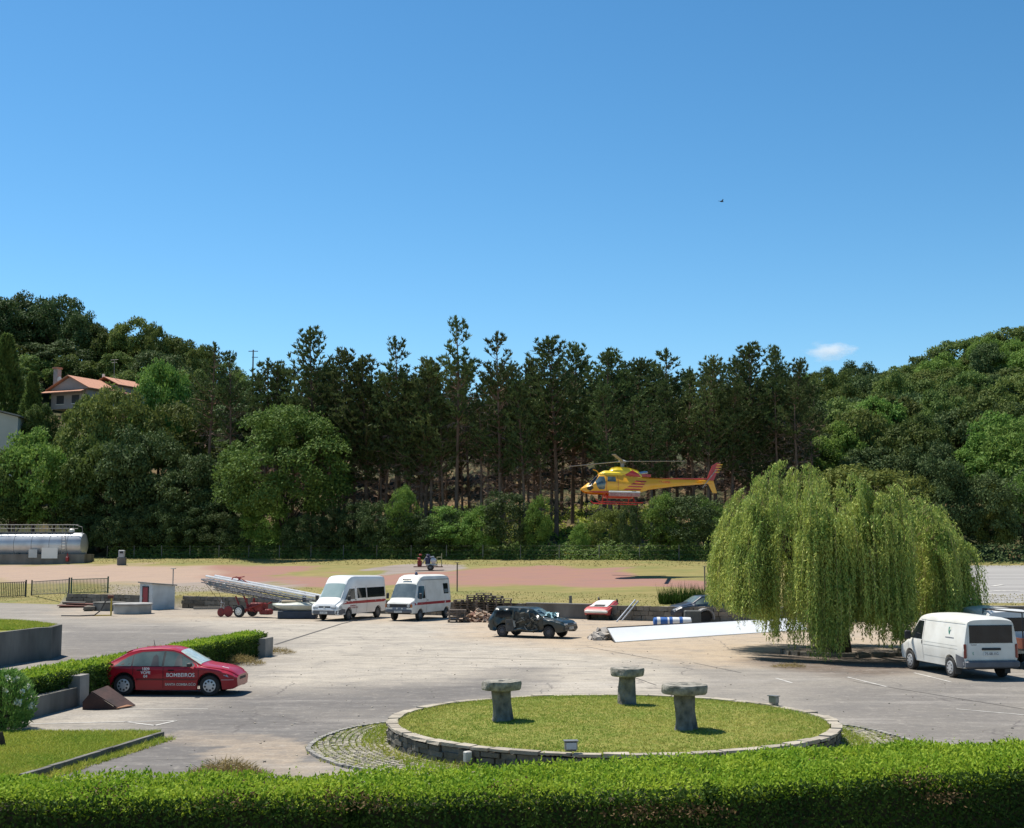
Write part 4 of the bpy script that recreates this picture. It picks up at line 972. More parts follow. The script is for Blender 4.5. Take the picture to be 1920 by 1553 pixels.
def plate_text(s, t, M, w_=.42, h_=.11, size=.1, ink=M_ink, name='number_plate'):
    p = MB().box((0, 0, 0), (w_, h_, .012)).build(name, M_plate, t); p.matrix_local = M
    text(s, size, ink, 'lettering', p, Matrix.Translation((0, 0, .008)), .001); return p
def SIDE(x, y, z, sg):    # text plane facing sideways (+y if sg>0)
    return Matrix.Translation((x, y, z)) @ (Matrix.Rotation(math.pi, 4, 'Z') if sg > 0 else Matrix.Identity(4)) @ Matrix.Rotation(math.pi/2, 4, 'X')
def FRONT(x, y, z, sg=1, tilt=0):
    return Matrix.Translation((x, y, z)) @ Matrix.Rotation(math.pi/2*sg, 4, 'Z') @ Matrix.Rotation(math.pi/2-tilt, 4, 'X')

# --- red hatchback, heading +x, its right side to the camera (-y)
pr_, pf = G(238, 1304.5), G(407, 1305.5); mid_ = (pr_+pf)/2
car = empty('red_car', (mid_.x-.13, mid_.y+.78, 0), math.atan2(pf.y-pr_.y, pf.x-pr_.x), 'dark red five door fire service hatchback parked beside the hedge', 'car')
st = [(-1.97, .38, .60, .66, .60, .68, .62, .02), (-1.93, .22, .68, .74, .74, .80, .72, .02), (-1.88, .18, .76, .84, .78, .82, .72, .03), (-1.80, .17, .80, .90, .79, .83, .70, .03), (-1.16, .16, .82, 1.25, .80, .845, .58, .03), (-.85, .15, .82, 1.325, .80, .85, .57, .03),
      (-.3, .15, .815, 1.355, .80, .85, .57, .03), (.05, .15, .81, 1.335, .80, .85, .56, .03), (.30, .15, .81, 1.27, .80, .85, .56, .03), (.98, .16, .80, .875, .80, .845, .66, .03), (1.10, .16, .79, .85, .80, .845, .72, .03), (1.55, .17, .72, .79, .79, .83, .69, .03), (1.80, .18, .65, .72, .77, .80, .64, .03), (1.95, .20, .56, .63, .68, .72, .57, .02), (2.02, .28, .50, .55, .54, .60, .48, .01)]
B = Body(st, arches=[(-1.25, .36, .30), (1.25, .36, .30)], k=5)
B.build('body', M_redp, car); MB().box((0, 0, .48), (3.6, 1.36, .36)).build('underbody', M_under, car)
for x in (-1.26, 1.26):
    for y in (-.72, .72): wheel(car, x, y, .295, .18)
B.pane('quarter_window', [(-1.50, .855), (-1.34, .98), (-1.16, 1.09), (-1.04, 1.14), (-1.04, .855)], M_glassp, car)
B.pane('rear_window', [(-1.0, .855), (-1.0, 1.155), (-.78, 1.22), (-.14, 1.255), (-.14, .855)], M_glassp, car)
B.pane('front_window', [(-.08, .855), (-.08, 1.255), (.12, 1.235), (.36, 1.15), (.70, .96), (.82, .855)], M_glassp, car)
B.pane('window_frame', [(-1.56, .838), (-1.38, .99), (-1.18, 1.11), (-1.0, 1.18), (-.78, 1.245), (-.1, 1.277), (.14, 1.257), (.40, 1.17), (.76, .97), (.92, .838)], M_black, car, off=.003)
for xs0 in (-.46, .22): B.pane('seat', [(xs0, .86), (xs0+.03, 1.12), (xs0+.10, 1.18), (xs0+.17, 1.12), (xs0+.24, .86)], mat('seat_dark', (.03, .035, .04), (.05, .055, .06), rough=.5), car, off=.009)
B.top('windscreen', [(.32, -.52), (.32, .52), (.95, .63), (.95, -.63)], mat('sunlit_screen', (.30, .38, .33), (.55, .58, .50), rough=.15, coat=.4, scale=7), car)
B.top('rear_screen', [(-1.20, -.5), (-1.20, .5), (-1.72, .58), (-1.72, -.58)], M_glassp, car)
B.pane('side_moulding', [(-.98, .45), (-.98, .495), (.92, .495), (.92, .45)], mat('dark_red_trim', (.12, .008, .012), rough=.5), car, off=.012)
for a, b in ((-.10, -.085), (-.985, -.97), (.93, .945)): B.pane('door_gap', [(a, .22), (a, .82), (b, .82), (b, .22)], M_under, car, off=.004)
for x in (-.86, .05): B.pane('door_handle', [(x, .72), (x, .75), (x+.18, .75), (x+.18, .72)], M_under, car, off=.014)
for sg in (-1, 1):
    B.pane('headlight', [(1.66, .60), (1.72, .665), (1.90, .62), (1.95, .56), (1.80, .54)], M_lamp, car, (sg,), .007); B.pane('tail_light', [(-1.93, .62), (-1.93, .78), (-1.80, .86), (-1.76, .66)], M_tail, car, (sg,), .007)
    B.pane('bumper_strip', [(1.60, .455), (1.60, .48), (1.94, .48), (1.94, .455)], mat('worn_strip', (.5, .25, .25), rough=.6), car, (sg,), .010)
    MB().rbox((.70, sg*.93, .90), (.13, .16, .12), .025).build('mirror', M_black, car)
    MB().tube([(-1.0, sg*.6, .165), (1.0, sg*.6, .165)], .02).build('sill', M_redp, car)
MB().tube([(-.62, 0, 1.36), (-.66, 0, 1.56)], [.012, .006]).build('aerial', M_black, car)
MB().rbox((-1.22, 0, 1.245), (.18, 1.0, .03), .01, ry=-.45).build('spoiler', M_redp, car)
MB().box((2.0, 0, .48), (.04, .7, .08)).build('grille', M_black, car)
MB().box((1.62, -.42, .79), (.2, .1, .006), rz=.2, ry=.25).build('sticker', M_wht, car)
M_let = mat('pale_lettering', (.62, .56, .5), rough=.5)
for sg in (-1, 1):
    text('BOMBEIROS', .155, M_wht, 'lettering', car, SIDE(.42, sg*(B.y(.42, .62)+.016), .60, sg), .003, .0015)
    text('SANTA COMBA DÃO', .094, M_let, 'lettering', car, SIDE(.42, sg*(B.y(.42, .35)+.014), .33, sg), .003, .003)
    text('1809\nVOPE\n04', .115, M_wht, 'lettering', car, SIDE(-.60, sg*(B.y(-.6, .68)+.014), .665, sg), .003, .002)

car.scale = (1, .98, .99)
# --- high roof white van with windows
def van_frame(pfl, pfr, prr, track, label, name='ambulance_van'):
    a, b, c = G(*pfl), G(*pfr), G(*prr); f = (a+b)/2; hd = (b-c); hd.z = 0; hd.normalize(); an = math.atan2(hd.y, hd.x)
    return empty(name, (f.x, f.y, 0), an, label, 'van', 'white fire service vans parked at the back of the yard'), an
v1, an1 = van_frame((604, 1163), (653, 1163), (721, 1156), 1.6, 'white high roof fire service minibus with dark side windows and a red stripe')
v1.rotation_euler.z = math.atan2(-.92, -.39)
st = [(-4.55, .50, 1.10, 2.45, .86, .94, .80, .03), (-4.50, .40, 1.12, 2.50, .90, .96, .82, .04), (-4.2, .38, 1.15, 2.54, .92, .965, .82, .05), (-.9, .36, 1.18, 2.60, .92, .965, .80, .05), (-.55, .36, 1.18, 2.57, .92, .965, .78, .05), (-.25, .36, 1.17, 2.42, .92, .96, .74, .05), (0.0, .36, 1.15, 2.13, .92, .96, .74, .04),
      (.62, .36, 1.08, 1.32, .92, .95, .78, .04), (.70, .35, 1.04, 1.24, .92, .945, .80, .04), (1.10, .35, .88, 1.04, .91, .93, .74, .05), (1.22, .36, .80, .90, .88, .90, .70, .04), (1.28, .40, .62, .70, .80, .82, .66, .02), (1.31, .44, .56, .60, .70, .74, .6, .01)]
V = Body(st, arches=[(0, .40, .34), (-3.55, .40, .34)], k=5, rt=.10)
V.build('body', M_white, v1); MB().box((-1.6, 0, .6), (5.3, 1.5, .5)).build('underbody', M_under, v1)
for x in (0, -3.55):
    for y in (-.84, .84): wheel(v1, x, y, .345, .2, 'steel')
V.top('windscreen', [(.0, -.70), (.0, .70), (.60, .78), (.60, -.78)], mat('van_screen', (.26, .34, .33), (.36, .44, .42), rough=.1, coat=.8, scale=1), v1)
V.pane('cab_window', [(-.72, 1.24), (-.72, 1.86), (-.20, 1.86), (.40, 1.24)], M_glass, v1)
V.pane('side_window', [(-2.05, 1.28), (-2.05, 1.88), (-.98, 1.88), (-.98, 1.28)], M_glass, v1)
V.pane('side_window', [(-4.40, 1.28), (-4.40, 1.88), (-2.18, 1.88), (-2.18, 1.28)], M_glass, v1)
V.pane('red_stripe', [(-4.5, .97), (-4.5, 1.13), (.55, 1.13), (.72, .97)], M_redl, v1, off=.004)
for a, b in ((-.86, -.845), (-2.12, -2.105)): V.pane('door_gap', [(a, .45), (a, 2.0), (b, 2.0), (b, .45)], M_under, v1, off=.005)
V.pane('door_handle', [(-.8, 1.17), (-.8, 1.21), (-.62, 1.21), (-.62, 1.17)], M_black, v1, off=.012)
V.pane('bumper', [(.42, .36), (.42, .66), (.8, .72), (1.30, .60), (1.30, .44), (1.2, .38)], M_grey, v1, off=.006)
MB().rbox((1.27, 0, .52), (.14, 1.5, .28), .04).build('bumper', M_grey, v1)
g_ = MB().prism([(0, 0), (0, .17), (0.06, .17), (.06, 0)], .78, Matrix.Translation((1.20, 0, .70))).build('grille', M_black, v1)
MB().lathe([(.07, 0), (.07, .02), (.05, .02)], 16, (1.262, 0, .79), 'X').build('badge', M_chrome, g_)
for sg in (-1, 1):
    V.pane('headlight', [(.78, .72), (.86, .88), (1.20, .84), (1.29, .70)], M_lamp, v1, (sg,), .008); MB().rbox((1.235, sg*.60, .77), (.09, .36, .15), .03).build('headlight', M_lamp, v1)
    MB().rbox((.28, sg*1.10, 1.32), (.12, .2, .3), .03).build('mirror', M_black, v1)
    text('BOMBEIROS\nSANTA COMBA DÃO', .12, M_redl, 'lettering', v1, SIDE(-.42, sg*(V.y(-.42, .85)+.012), .80, sg), .002)
MB().box((.92, 0, 1.157), (.03, .5, .012), ry=.35).build('air_inlet', M_black, v1)
plate_text('63-18-RX', v1, FRONT(1.35, 0, .5), .5, .12, .1)

# --- older square nosed ambulance van
v2, _ = van_frame((738, 1163.5), (787, 1163.5), (836, 1157.5), 1.5, 'older white square nosed fire service van with a red stripe and small rear window')
v2.rotation_euler.z = math.atan2(-.92, -.40)
st = [(-4.05, .55, 1.05, 2.42, .86, .93, .78, .03), (-3.98, .48, 1.05, 2.52, .90, .95, .78, .05), (-3.7, .46, 1.05, 2.60, .91, .96, .77, .06), (-.7, .44, 1.05, 2.62, .91, .96, .76, .07), (-.35, .44, 1.05, 2.52, .91, .96, .74, .08), (.0, .44, 1.05, 2.24, .91, .95, .72, .06), (.08, .44, 1.05, 2.16, .91, .95, .74, .05),
      (.52, .44, 1.04, 1.30, .90, .93, .84, .03), (.56, .44, 1.02, 1.24, .90, .92, .84, .03), (.95, .44, .92, 1.12, .88, .90, .82, .03), (.99, .46, .88, 1.06, .87, .89, .82, .02), (1.02, .50, .85, .98, .86, .88, .80, .01)]
V = Body(st, arches=[(0, .38, .32), (-3.45, .38, .32)], k=3, rt=.09)
V.build('body', M_white2, v2); MB().box((-1.5, 0, .62), (4.8, 1.5, .4)).build('underbody', M_under, v2)
for x in (0, -3.45):
    for y in (-.82, .82): wheel(v2, x, y, .33, .2, 'steel')
V.top('windscreen', [(.11, -.72), (.11, .72), (.50, .80), (.50, -.80)], mat('van_screen2', (.07, .09, .10), (.22, .26, .26), rough=.08, coat=.8, scale=1.1), v2)
V.pane('cab_window', [(-.62, 1.30), (-.62, 2.02), (-.02, 2.02), (.28, 1.42), (.28, 1.30)], M_glass, v2)
V.pane('side_window', [(-3.75, 1.50), (-3.75, 2.12), (-3.10, 2.12), (-3.10, 1.50)], M_glass, v2)
V.pane('window_panes', [(-3.68, 1.56), (-3.68, 1.78), (-3.17, 1.78), (-3.17, 1.56)], mat('frosted_pane', (.13, .17, .2), rough=.3), v2, off=.010)
V.pane('red_stripe', [(-4.0, .93), (-4.0, 1.08), (.98, 1.08), (.98, .93)], M_redl, v2, off=.004)
V.pane('door_gap', [(-.74, .5), (-.74, 2.1), (-.725, 2.1), (-.725, .5)], M_under, v2, off=.005)
V.pane('door_handle', [(-.95, 1.16), (-.95, 1.2), (-.8, 1.2), (-.8, 1.16)], M_black, v2, off=.012)
V.pane('roof_gutter', [(-3.95, 2.36), (-3.95, 2.39), (-.3, 2.39), (-.3, 2.36)], M_grey, v2, off=.02)
MB().rbox((1.01, 0, .90), (.05, 1.62, .22), .015).build('grille', M_black, v2)
MB().rbox((1.0, 0, .58), (.16, 1.74, .20), .04).build('bumper', M_grey, v2)
for y in (-.4, -.06, .28): MB().box((1.028, -y, .755), (.02, .24, .12)).build('front_panel', mat('blue_grey_panel', (.16, .19, .25), rough=.6), v2)
for sg in (-1, 1):
    MB().lathe([(.095, 0), (.09, .03)], 16, (1.03, sg*.66, .90), 'X').build('headlight', M_lamp, v2)
    MB().box((1.0, sg*.84, .9), (.06, .1, .2)).build('indicator', mat('amber_lens', (.5, .14, .02), rough=.3), v2)
    MB().rbox((.36, sg*1.1, 1.45), (.06, .18, .34), .02).build('mirror', M_black, v2)
MB().rbox((-.02, 0, 2.40), (.06, .62, .1), .03, ry=-.55).build('roof_vent', mat('vent_grey', (.25, .23, .2), rough=.6), v2)
bl = MB().lathe([(.09, 0), (.09, .1), (.04, .16)], 14, (-.7, .25, 2.68)).build('beacon', mat('blue_lens', (.03, .05, .14), rough=.2, coat=.6), v2)
plate_text('UM-36-62', v2, FRONT(1.09, 0, .56), .5, .11, .1)

# --- white panel van on the right, seen from behind
r_, f_ = G(1788, 1270.5), G(1712, 1255); tr = empty('panel_van', (0, 0, 0), 0, 'white low roof panel van with a green emblem parked by the willow', 'van')
hd = (f_-r_).normalized(); an = math.atan2(hd.y, hd.x); tr.rotation_euler.z = an; nrm_ = Vector((hd.y, -hd.x, 0)); c_ = r_+nrm_*.84; tr.location = (c_.x, c_.y, 0)
st = [(-.94, .42, 1.0, 1.86, .82, .93, .80, .04), (-.90, .36, 1.02, 1.92, .90, .955, .80, .05), (-.6, .35, 1.03, 1.95, .92, .965, .80, .06), (1.9, .34, 1.03, 1.97, .92, .965, .80, .06), (2.35, .34, 1.02, 1.92, .92, .96, .77, .05), (2.52, .34, 1.02, 1.84, .92, .96, .76, .05), (3.15, .34, .98, 1.22, .92, .95, .80, .04), (3.25, .34, .95, 1.10, .91, .94, .80, .04), (3.72, .35, .80, .90, .88, .90, .72, .04), (3.84, .38, .66, .74, .80, .82, .68, .02), (3.9, .44, .56, .6, .7, .72, .6, .01)]
V = Body(st, arches=[(0, .40, .33), (2.93, .40, .33)], k=5, rt=.10)
V.build('body', M_white2, tr); MB().box((1.4, 0, .58), (4.4, 1.5, .5)).build('underbody', M_under, tr)
for x in (0, 2.93):
    for y in (-.85, .85): wheel(tr, x, y, .335, .21, 'hub')
V.pane('cab_window', [(1.98, 1.12), (1.98, 1.74), (2.45, 1.74), (3.05, 1.20), (3.05, 1.12)], M_glass, tr)
V.top('windscreen', [(2.56, -.68), (2.56, .68), (3.1, .78), (3.1, -.78)], M_glass, tr)
for a, b in ((1.90, 1.912), (3.02, 3.03)): V.pane('door_gap', [(a, .42), (a, 1.8 if a < 2 else 1.1), (b, 1.8 if a < 2 else 1.1), (b, .42)], M_grey, tr, off=.005)
for zz in (.95, 1.055, .60): V.pane('side_crease', [(-.55, zz), (-.55, zz+.012), (1.85, zz+.012), (1.85, zz)], mat('crease_shadow', (.42, .42, .39), rough=.5), tr, off=.003)
V.pane('roof_gutter', [(-.85, 1.80), (-.85, 1.825), (2.3, 1.825), (2.3, 1.80)], M_white2, tr, off=.02)
V.pane('corner_bumper', [(-.90, .38), (-.90, .72), (-.45, .80), (-.42, .66), (-.42, .38)], M_grey, tr, off=.01)
MB().rbox((-.99, 0, .50), (.18, 1.86, .24), .05).build('bumper', M_grey, tr)
MB().rbox((-.945, 0, 1.18), (.03, 1.62, 1.12), .02).build('tailgate', M_white2, tr)
MB().rbox((-.958, 0, 1.46), (.03, 1.50, .58), .02).build('rear_window', M_glass, tr)
MB().rbox((-.975, 0, .985), (.05, .66, .075), .02).build('number_plate_lamp', M_black, tr)
for sg in (-1, 1):
    MB().rbox((-.93, sg*.885, .92), (.06, .10, .46), .02).build('tail_light', M_tail, tr)
    MB().rbox((2.78, sg*1.08, 1.22), (.1, .22, .3), .03).build('mirror', M_black, tr)
    MB().box((-.38, sg*.86, .3), (.02, .2, .3)).build('mud_flap', M_black, tr)
V.pane('door_handle', [(1.96, .97), (1.96, 1.1), (2.0, 1.1), (2.0, .97)], M_black, tr, off=.014)
plate_text('75-08-XG', tr, FRONT(-.975, 0, .835, -1), .56, .12, .115)
text('TRANSIT', .055, M_ink, 'lettering', tr, FRONT(-.962, .60, 1.12, -1), .001)
M_gr = mat('green_emblem', (.02, .30, .20), (.02, .22, .15), rough=.5)
def crescent(s):
    o_ = [(math.cos(a)*.5-.05, math.sin(a)) for a in np.linspace(1.2, 5.1, 12)]; i_ = [(math.cos(a)*.28+.12, math.sin(a)*.8) for a in np.linspace(5.0, 1.3, 10)]
    return [(x*s, z*s) for x, z in o_+i_]
mb = MB(); mb.prism([(-x, z) for x, z in crescent(.15)], .006, Matrix.Translation((.05, V.y(.05, 1.45)+.008, 1.50))); mb.build('emblem', M_gr, tr)
mb = MB(); 
for k in range(13): mb.box((.30-k*.045, V.y(.0, 1.3)+.006, 1.30), (.03, .004, .035))
mb.build('small_lettering', mat('faded_ink', (.18, .2, .25), rough=.6), tr)
mb = MB(); mb.prism([(-x, z) for x, z in crescent(.05)], .006, Matrix.Translation((-.965, .62, .85)) @ Matrix.Rotation(math.pi/2, 4, 'Z')); mb.build('emblem', M_gr, tr)
# --- second vehicle partly hidden at the right edge
q = G(1925, 1262); pk = empty('pickup_truck', (q.x+.95, q.y+1.6, 0), an-.02, 'white flatbed truck with a dark ladder rack, cut off by the right edge', 'truck')
st = [(2.2, .5, 1.0, 1.75, .8, .86, .72, .04), (2.25, .45, 1.02, 1.80, .84, .9, .74, .05), (3.2, .45, 1.02, 1.84, .85, .9, .74, .05), (3.4, .45, 1.0, 1.78, .85, .9, .72, .05), (4.0, .45, .95, 1.12, .85, .9, .76, .04), (4.6, .45, .82, .95, .82, .86, .7, .04), (4.75, .5, .66, .7, .7, .75, .6, .02)]
V = Body(st, arches=[(3.9, .38, .33)], k=3, rt=.08); V.build('cab', M_white2, pk)
V.pane('cab_window', [(2.45, 1.12), (2.45, 1.66), (3.25, 1.66), (3.75, 1.15)], M_glass, pk)
MB().box((2.19, 0, 1.45), (.02, 1.3, .4)).build('rear_window', M_glass, pk)
mb = MB(); mb.box((.7, 0, .72), (2.9, 1.75, .08)); mb.build('load_bed', M_black, pk)
for sg in (-1, 1): MB().box((.7, sg*.86, .93), (2.9, .04, .36)).build('side_board', mat('rust_red_board', (.24, .08, .045), (.16, .05, .03), rough=.8), pk)
MB().box((-.76, 0, .93), (.04, 1.75, .36)).build('tailboard', MATS['rust_red_board'], pk)
mb = MB()
for x in (-.7, 2.1): mb.tube([(x, -.8, .7), (x, -.8, 2.0), (x, .8, 2.0), (x, .8, .7)], .03, 6)
mb.tube([(-.7, .8, 2.0), (2.1, .8, 2.0)], .03, 6); mb.tube([(-.7, -.8, 2.0), (2.1, -.8, 2.0)], .03, 6); mb.build('ladder_rack', M_black, pk)
for x in (0.2, 3.9):
    for y in (-.78, .78): wheel(pk, x, y, .33, .2, 'steel')
# another white van just behind it
q = G(1905, 1262); wv = empty('white_van', (q.x+1.0, q.y+4.2, 0), an-.05, 'white van roof showing above the panel van at the right edge', 'van')
st = [(-1.0, .4, 1.0, 1.85, .85, .92, .78, .04), (-.9, .35, 1.0, 1.95, .9, .95, .8, .05), (2.0, .35, 1.0, 1.98, .9, .95, .8, .06), (2.5, .35, 1.0, 1.85, .9, .95, .75, .05), (3.2, .35, .95, 1.15, .9, .93, .78, .04), (3.8, .4, .75, .85, .8, .85, .7, .02)]
V = Body(st, arches=[(0, .4, .33), (2.9, .4, .33)], k=5, rt=.1); V.build('body', M_white, wv); MB().rbox((-1.0, 0, 1.45), (.03, 1.4, .5), .02).build('rear_window', M_glass, wv)
V.pane('side_window', [(1.9, 1.1), (1.9, 1.7), (2.5, 1.7), (3.0, 1.1)], M_glass, wv)
for x in (0, 2.9):
    for y in (-.84, .84): wheel(wv, x, y, .33, .2, 'steel')

# --- wrecked dark estate car
r_, f_ = G(943, 1194.5), G(1029, 1197.5); hd = (f_-r_).normalized(); an = math.atan2(hd.y, hd.x); m_ = (r_+f_)/2+Vector((-hd.y, hd.x, 0))*.70
wr = empty('wrecked_car', (m_.x, m_.y, 0), an, 'crushed dark green estate car with its side torn open', 'car'); wr.scale = (1.02, 1.02, 1.03)
M_wr = mat('dark_wreck_paint', (.010, .022, .022), (.025, .032, .03), rough=.4, coat=.4, scale=3, bump=.4, bscale=6)
M_int = mat('wreck_interior', (.13, .12, .095), (.025, .025, .022), rough=.9, scale=5)
st = [(-1.95, .40, .75, .86, .68, .74, .66, .02), (-1.88, .30, .80, 1.0, .76, .80, .64, .03), (-1.72, .27, .86, 1.22, .78, .82, .58, .03), (-1.66, .26, .88, 1.37, .78, .82, .60, .02), (-1.0, .26, .88, 1.40, .78, .81, .60, .0), (-.2, .25, .86, 1.38, .77, .80, .60, .02), (.12, .25, .88, 1.36, .78, .82, .60, .02), (.30, .25, .88, 1.30, .78, .82, .55, .02), (.85, .26, .86, .96, .78, .82, .66, .02), (1.5, .27, .78, .86, .78, .81, .70, .03), (1.85, .28, .70, .78, .76, .79, .68, .02), (1.97, .30, .62, .70, .72, .75, .64, .01), (2.03, .36, .56, .60, .64, .68, .58, .01)]
V = Body(st, arches=[(-1.2, .36, .29), (1.22, .36, .29)], k=3, rt=.05)
b_ = V.build('body', M_wr, wr); rn = random.Random(8)
for v in b_.data.vertices:
    c = v.co; torn = c.y < -.1 and -1.7 < c.x < .95
    k = .13 if torn else .015
    if .3 < c.z < 1.25 or not torn: c += Vector((mnoise.noise(c*3.1), mnoise.noise(c*2.7+Vector((9, 0, 0))), mnoise.noise(c*2.9+Vector((0, 9, 0)))))*k
    if torn and .35 < c.z < 1.15: c.y += .10
MB().box((0, 0, .45), (3.4, 1.2, .3)).build('underbody', M_under, wr)
def off_pane(name, poly, m, off, thick=.02, y0=None, shift=(0, 0)):
    mb = MB(); yy = -(.80) if y0 is None else y0
    mb.prism(poly, thick, Matrix.Translation((0, yy-off, 0))); return mb.build(name, m, wr)
off_pane('torn_opening', [(-.52, .36), (-.62, .80), (-.50, 1.16), (.42, 1.14), (.72, .84), (.62, .40), (.1, .33)], M_int, -.04)
off_pane('rear_side_window', [(-1.58, .93), (-1.48, 1.18), (-.80, 1.22), (-.72, .98), (-1.1, .90)], M_glass, -.06)
mb = MB(); mb.box((-.10, -.76, .62), (.34, .1, .42), ry=.12); mb.rbox((-.12, -.72, .92), (.30, .16, .5), .05, ry=-.12); mb.rbox((.02, -.72, .60), (.5, .18, .16), .05); mb.build('seat', mat('seat_cloth', (.10, .095, .075), (.05, .048, .04), rough=.95), wr)
mb = MB(); mb.rbox((-.72, -.90, .56), (.42, .07, .58), .03, ry=-.05, rz=.12); mb.rbox((-.50, -.93, .62), (.07, .05, .34), .015, ry=-.25); mb.build('torn_door', mat('door_lining', (.035, .037, .036), (.09, .09, .085), rough=.7), wr)
mb = MB(); mb.box((-.45, -.965, .62), (.10, .02, .27), ry=-.22); mb.build('door_edge', mat('bare_metal', (.28, .29, .28), (.16, .17, .17), rough=.5, metal=.4), wr)
mb = MB(); mb.tube([(.30, -.84, .34), (.36, -.86, .8), (.22, -.80, 1.22)], .035, 6); mb.tube([(.36, -.86, .80), (.62, -.84, .9), (.88, -.84, .86)], .03, 6); mb.tube([(-.62, -.82, .4), (-.58, -.80, 1.2)], .04, 6)
mb.tube([(-.5, -.9, .36), (-.1, -.93, .42), (.4, -.9, .33), (.75, -.92, .42)], [.05, .07, .05, .04], 6); mb.build('bent_pillars', M_wr, wr)
mb = MB()
for k in range(34):
    mb.box((rn.uniform(-.9, .9), rn.uniform(-.98, -.80), rn.uniform(.34, .95)), (rn.uniform(.05, .32), .02, rn.uniform(.02, .10)), rz=rn.uniform(-.5, .5), ry=rn.uniform(-1, 1), rx=rn.uniform(-.5, .5))
mb.build('crumpled_panels', M_int, wr)
mb = MB()
for k in range(9): mb.box((rn.uniform(-1.3, .8), rn.uniform(-1.0, -.84), rn.uniform(.36, .9)), (rn.uniform(.1, .3), .015, .03), rz=rn.uniform(-.4, .4), ry=rn.uniform(-.8, .8))
mb.build('torn_edges', MATS['bare_metal'], wr)
V.top('windscreen', [(.33, -.5), (.33, .5), (.82, .62), (.82, -.62)], mat('shattered_glass', (.20, .27, .28), (.05, .09, .09), rough=.3, scale=14, bump=.8, bscale=20), wr)
mb = MB()
for k in range(22): mb.box((rn.uniform(.7, 1.25), rn.uniform(-.5, .45), rn.uniform(.94, 1.10)), (rn.uniform(.1, .34), rn.uniform(.1, .3), .015), rz=rn.uniform(0, 3), ry=rn.uniform(-.7, .7), rx=rn.uniform(-.7, .7))
mb.build('broken_glass_sheet', mat('pale_blue_glass', (.30, .48, .52), (.16, .28, .30), rough=.25, scale=9), wr)
for x in (-1.2, 1.22):
    for y in (-.70, .70): wheel(wr, x, y, .285, .18, 'steel', mat('dull_rim', (.05, .05, .06), (.1, .1, .11), rough=.6))
MB().rbox((1.98, 0, .46), (.12, 1.5, .17), .04).build('bumper', M_black, wr); MB().box((2.0, 0, .635), (.03, .62, .11)).build('grille', M_black, wr)
for sg in (-1, 1): MB().rbox((1.985, sg*.5, .63), (.07, .34, .12), .02).build('headlight', M_lamp, wr)
MB().rbox((-1.93, 0, .5), (.12, 1.5, .2), .04).build('bumper', M_black, wr)
plate_text('48-57-GA', wr, FRONT(2.05, 0, .47), .46, .11, .09)

# --- helicopter
M_yel = mat('yellow_paint', (.90, .45, .012), (.82, .37, .010), rough=.35, coat=.5, scale=1)
M_yelb = mat('bright_yellow_paint', (.92, .68, .03), (.85, .58, .025), rough=.3, coat=.5, scale=1)
M_red2 = mat('heli_red_paint', (.55, .035, .02), (.42, .02, .018), rough=.4, coat=.5, scale=1)
hc = AT(1167, 906, 100)
heli = empty('helicopter', (hc.x, 100, hc.z), R(180+6), 'yellow and red firefighting helicopter hovering low over the field', 'helicopter'); heli.rotation_euler = (R(2), R(-1.0), R(188))
# x forward from rotor axis, z=0 mid cabin
st = [(-7.35, .18, .26, .36, .06, .08, .06, .01), (-7.0, .12, .25, .40, .09, .12, .09, .02), (-4.2, -.16, .10, .42, .18, .22, .17, .03), (-2.1, -.48, -.05, .42, .36, .40, .28, .04), (-1.3, -.74, -.15, .44, .70, .76, .46, .05), (-.6, -.86, -.12, .50, .84, .90, .60, .08), (.6, -.88, -.05, .62, .86, .92, .66, .10), (1.6, -.88, -.02, .66, .86, .92, .66, .10),
      (1.95, -.87, -.08, .58, .84, .90, .60, .10), (2.35, -.86, -.22, .20, .80, .86, .62, .08), (2.75, -.84, -.36, -.12, .70, .76, .58, .06), (3.05, -.78, -.46, -.34, .54, .60, .46, .05), (3.22, -.68, -.52, -.46, .34, .38, .30, .03), (3.28, -.6, -.54, -.52, .15, .18, .14, .02)]
Hb = Body(st, dx=.06, k=5, rb=.14, rt=.16)
Hb.build('fuselage', M_yel, heli)
Hb.top('windscreen', [(2.02, -.5), (2.02, -.04), (2.75, -.04), (2.75, -.50)], M_glass, heli, .012); Hb.top('windscreen', [(2.02, .04), (2.02, .5), (2.75, .50), (2.75, .04)], M_glass, heli, .012)
Hb.pane('windscreen', [(2.08, .50), (2.42, .16), (2.76, -.20), (2.86, -.34), (2.60, -.34), (2.38, -.06), (2.06, .40)], M_glass, heli, off=.02)
M_hg = mat('cabin_glass', (.04, .06, .07), (.10, .14, .15), rough=.06, coat=1, scale=3)
Hb.pane('door_window', [(1.52, -.05), (1.60, .42), (1.98, .42), (2.30, .02), (2.18, -.42), (2.02, -.60), (1.60, -.60)], M_hg, heli, off=.015)
Hb.pane('cabin_window', [(.70, .02), (.72, .42), (1.34, .42), (1.38, .02)], M_hg, heli, off=.015)
Hb.pane('chin_window', [(2.45, -.52), (2.55, -.36), (2.92, -.44), (2.95, -.60), (2.7, -.72)], M_glass, heli, off=.015)
Hb.pane('door_gap', [(1.44, -.75), (1.44, .5), (1.465, .5), (1.465, -.75)], M_red2, heli, off=.01); Hb.pane('door_gap', [(.52, -.75), (.52, .5), (.545, .5), (.545, -.75)], M_red2, heli, off=.01)
Hb.pane('belly_band', [(-1.0, -.88), (-1.1, -.72), (.6, -.72), (2.6, -.74), (2.9, -.80), (2.3, -.88)], M_red2, heli, off=.012)
for k in range(4):
    z = -.62+k*.22; x1 = .15-k*.30; x0 = -1.25-k*.16
    Hb.pane('red_flash', [(x0, z+.02), (x0-.12, z+.13), (x1-.22, z+.13), (x1, z-.0)], M_red2, heli, off=.014)
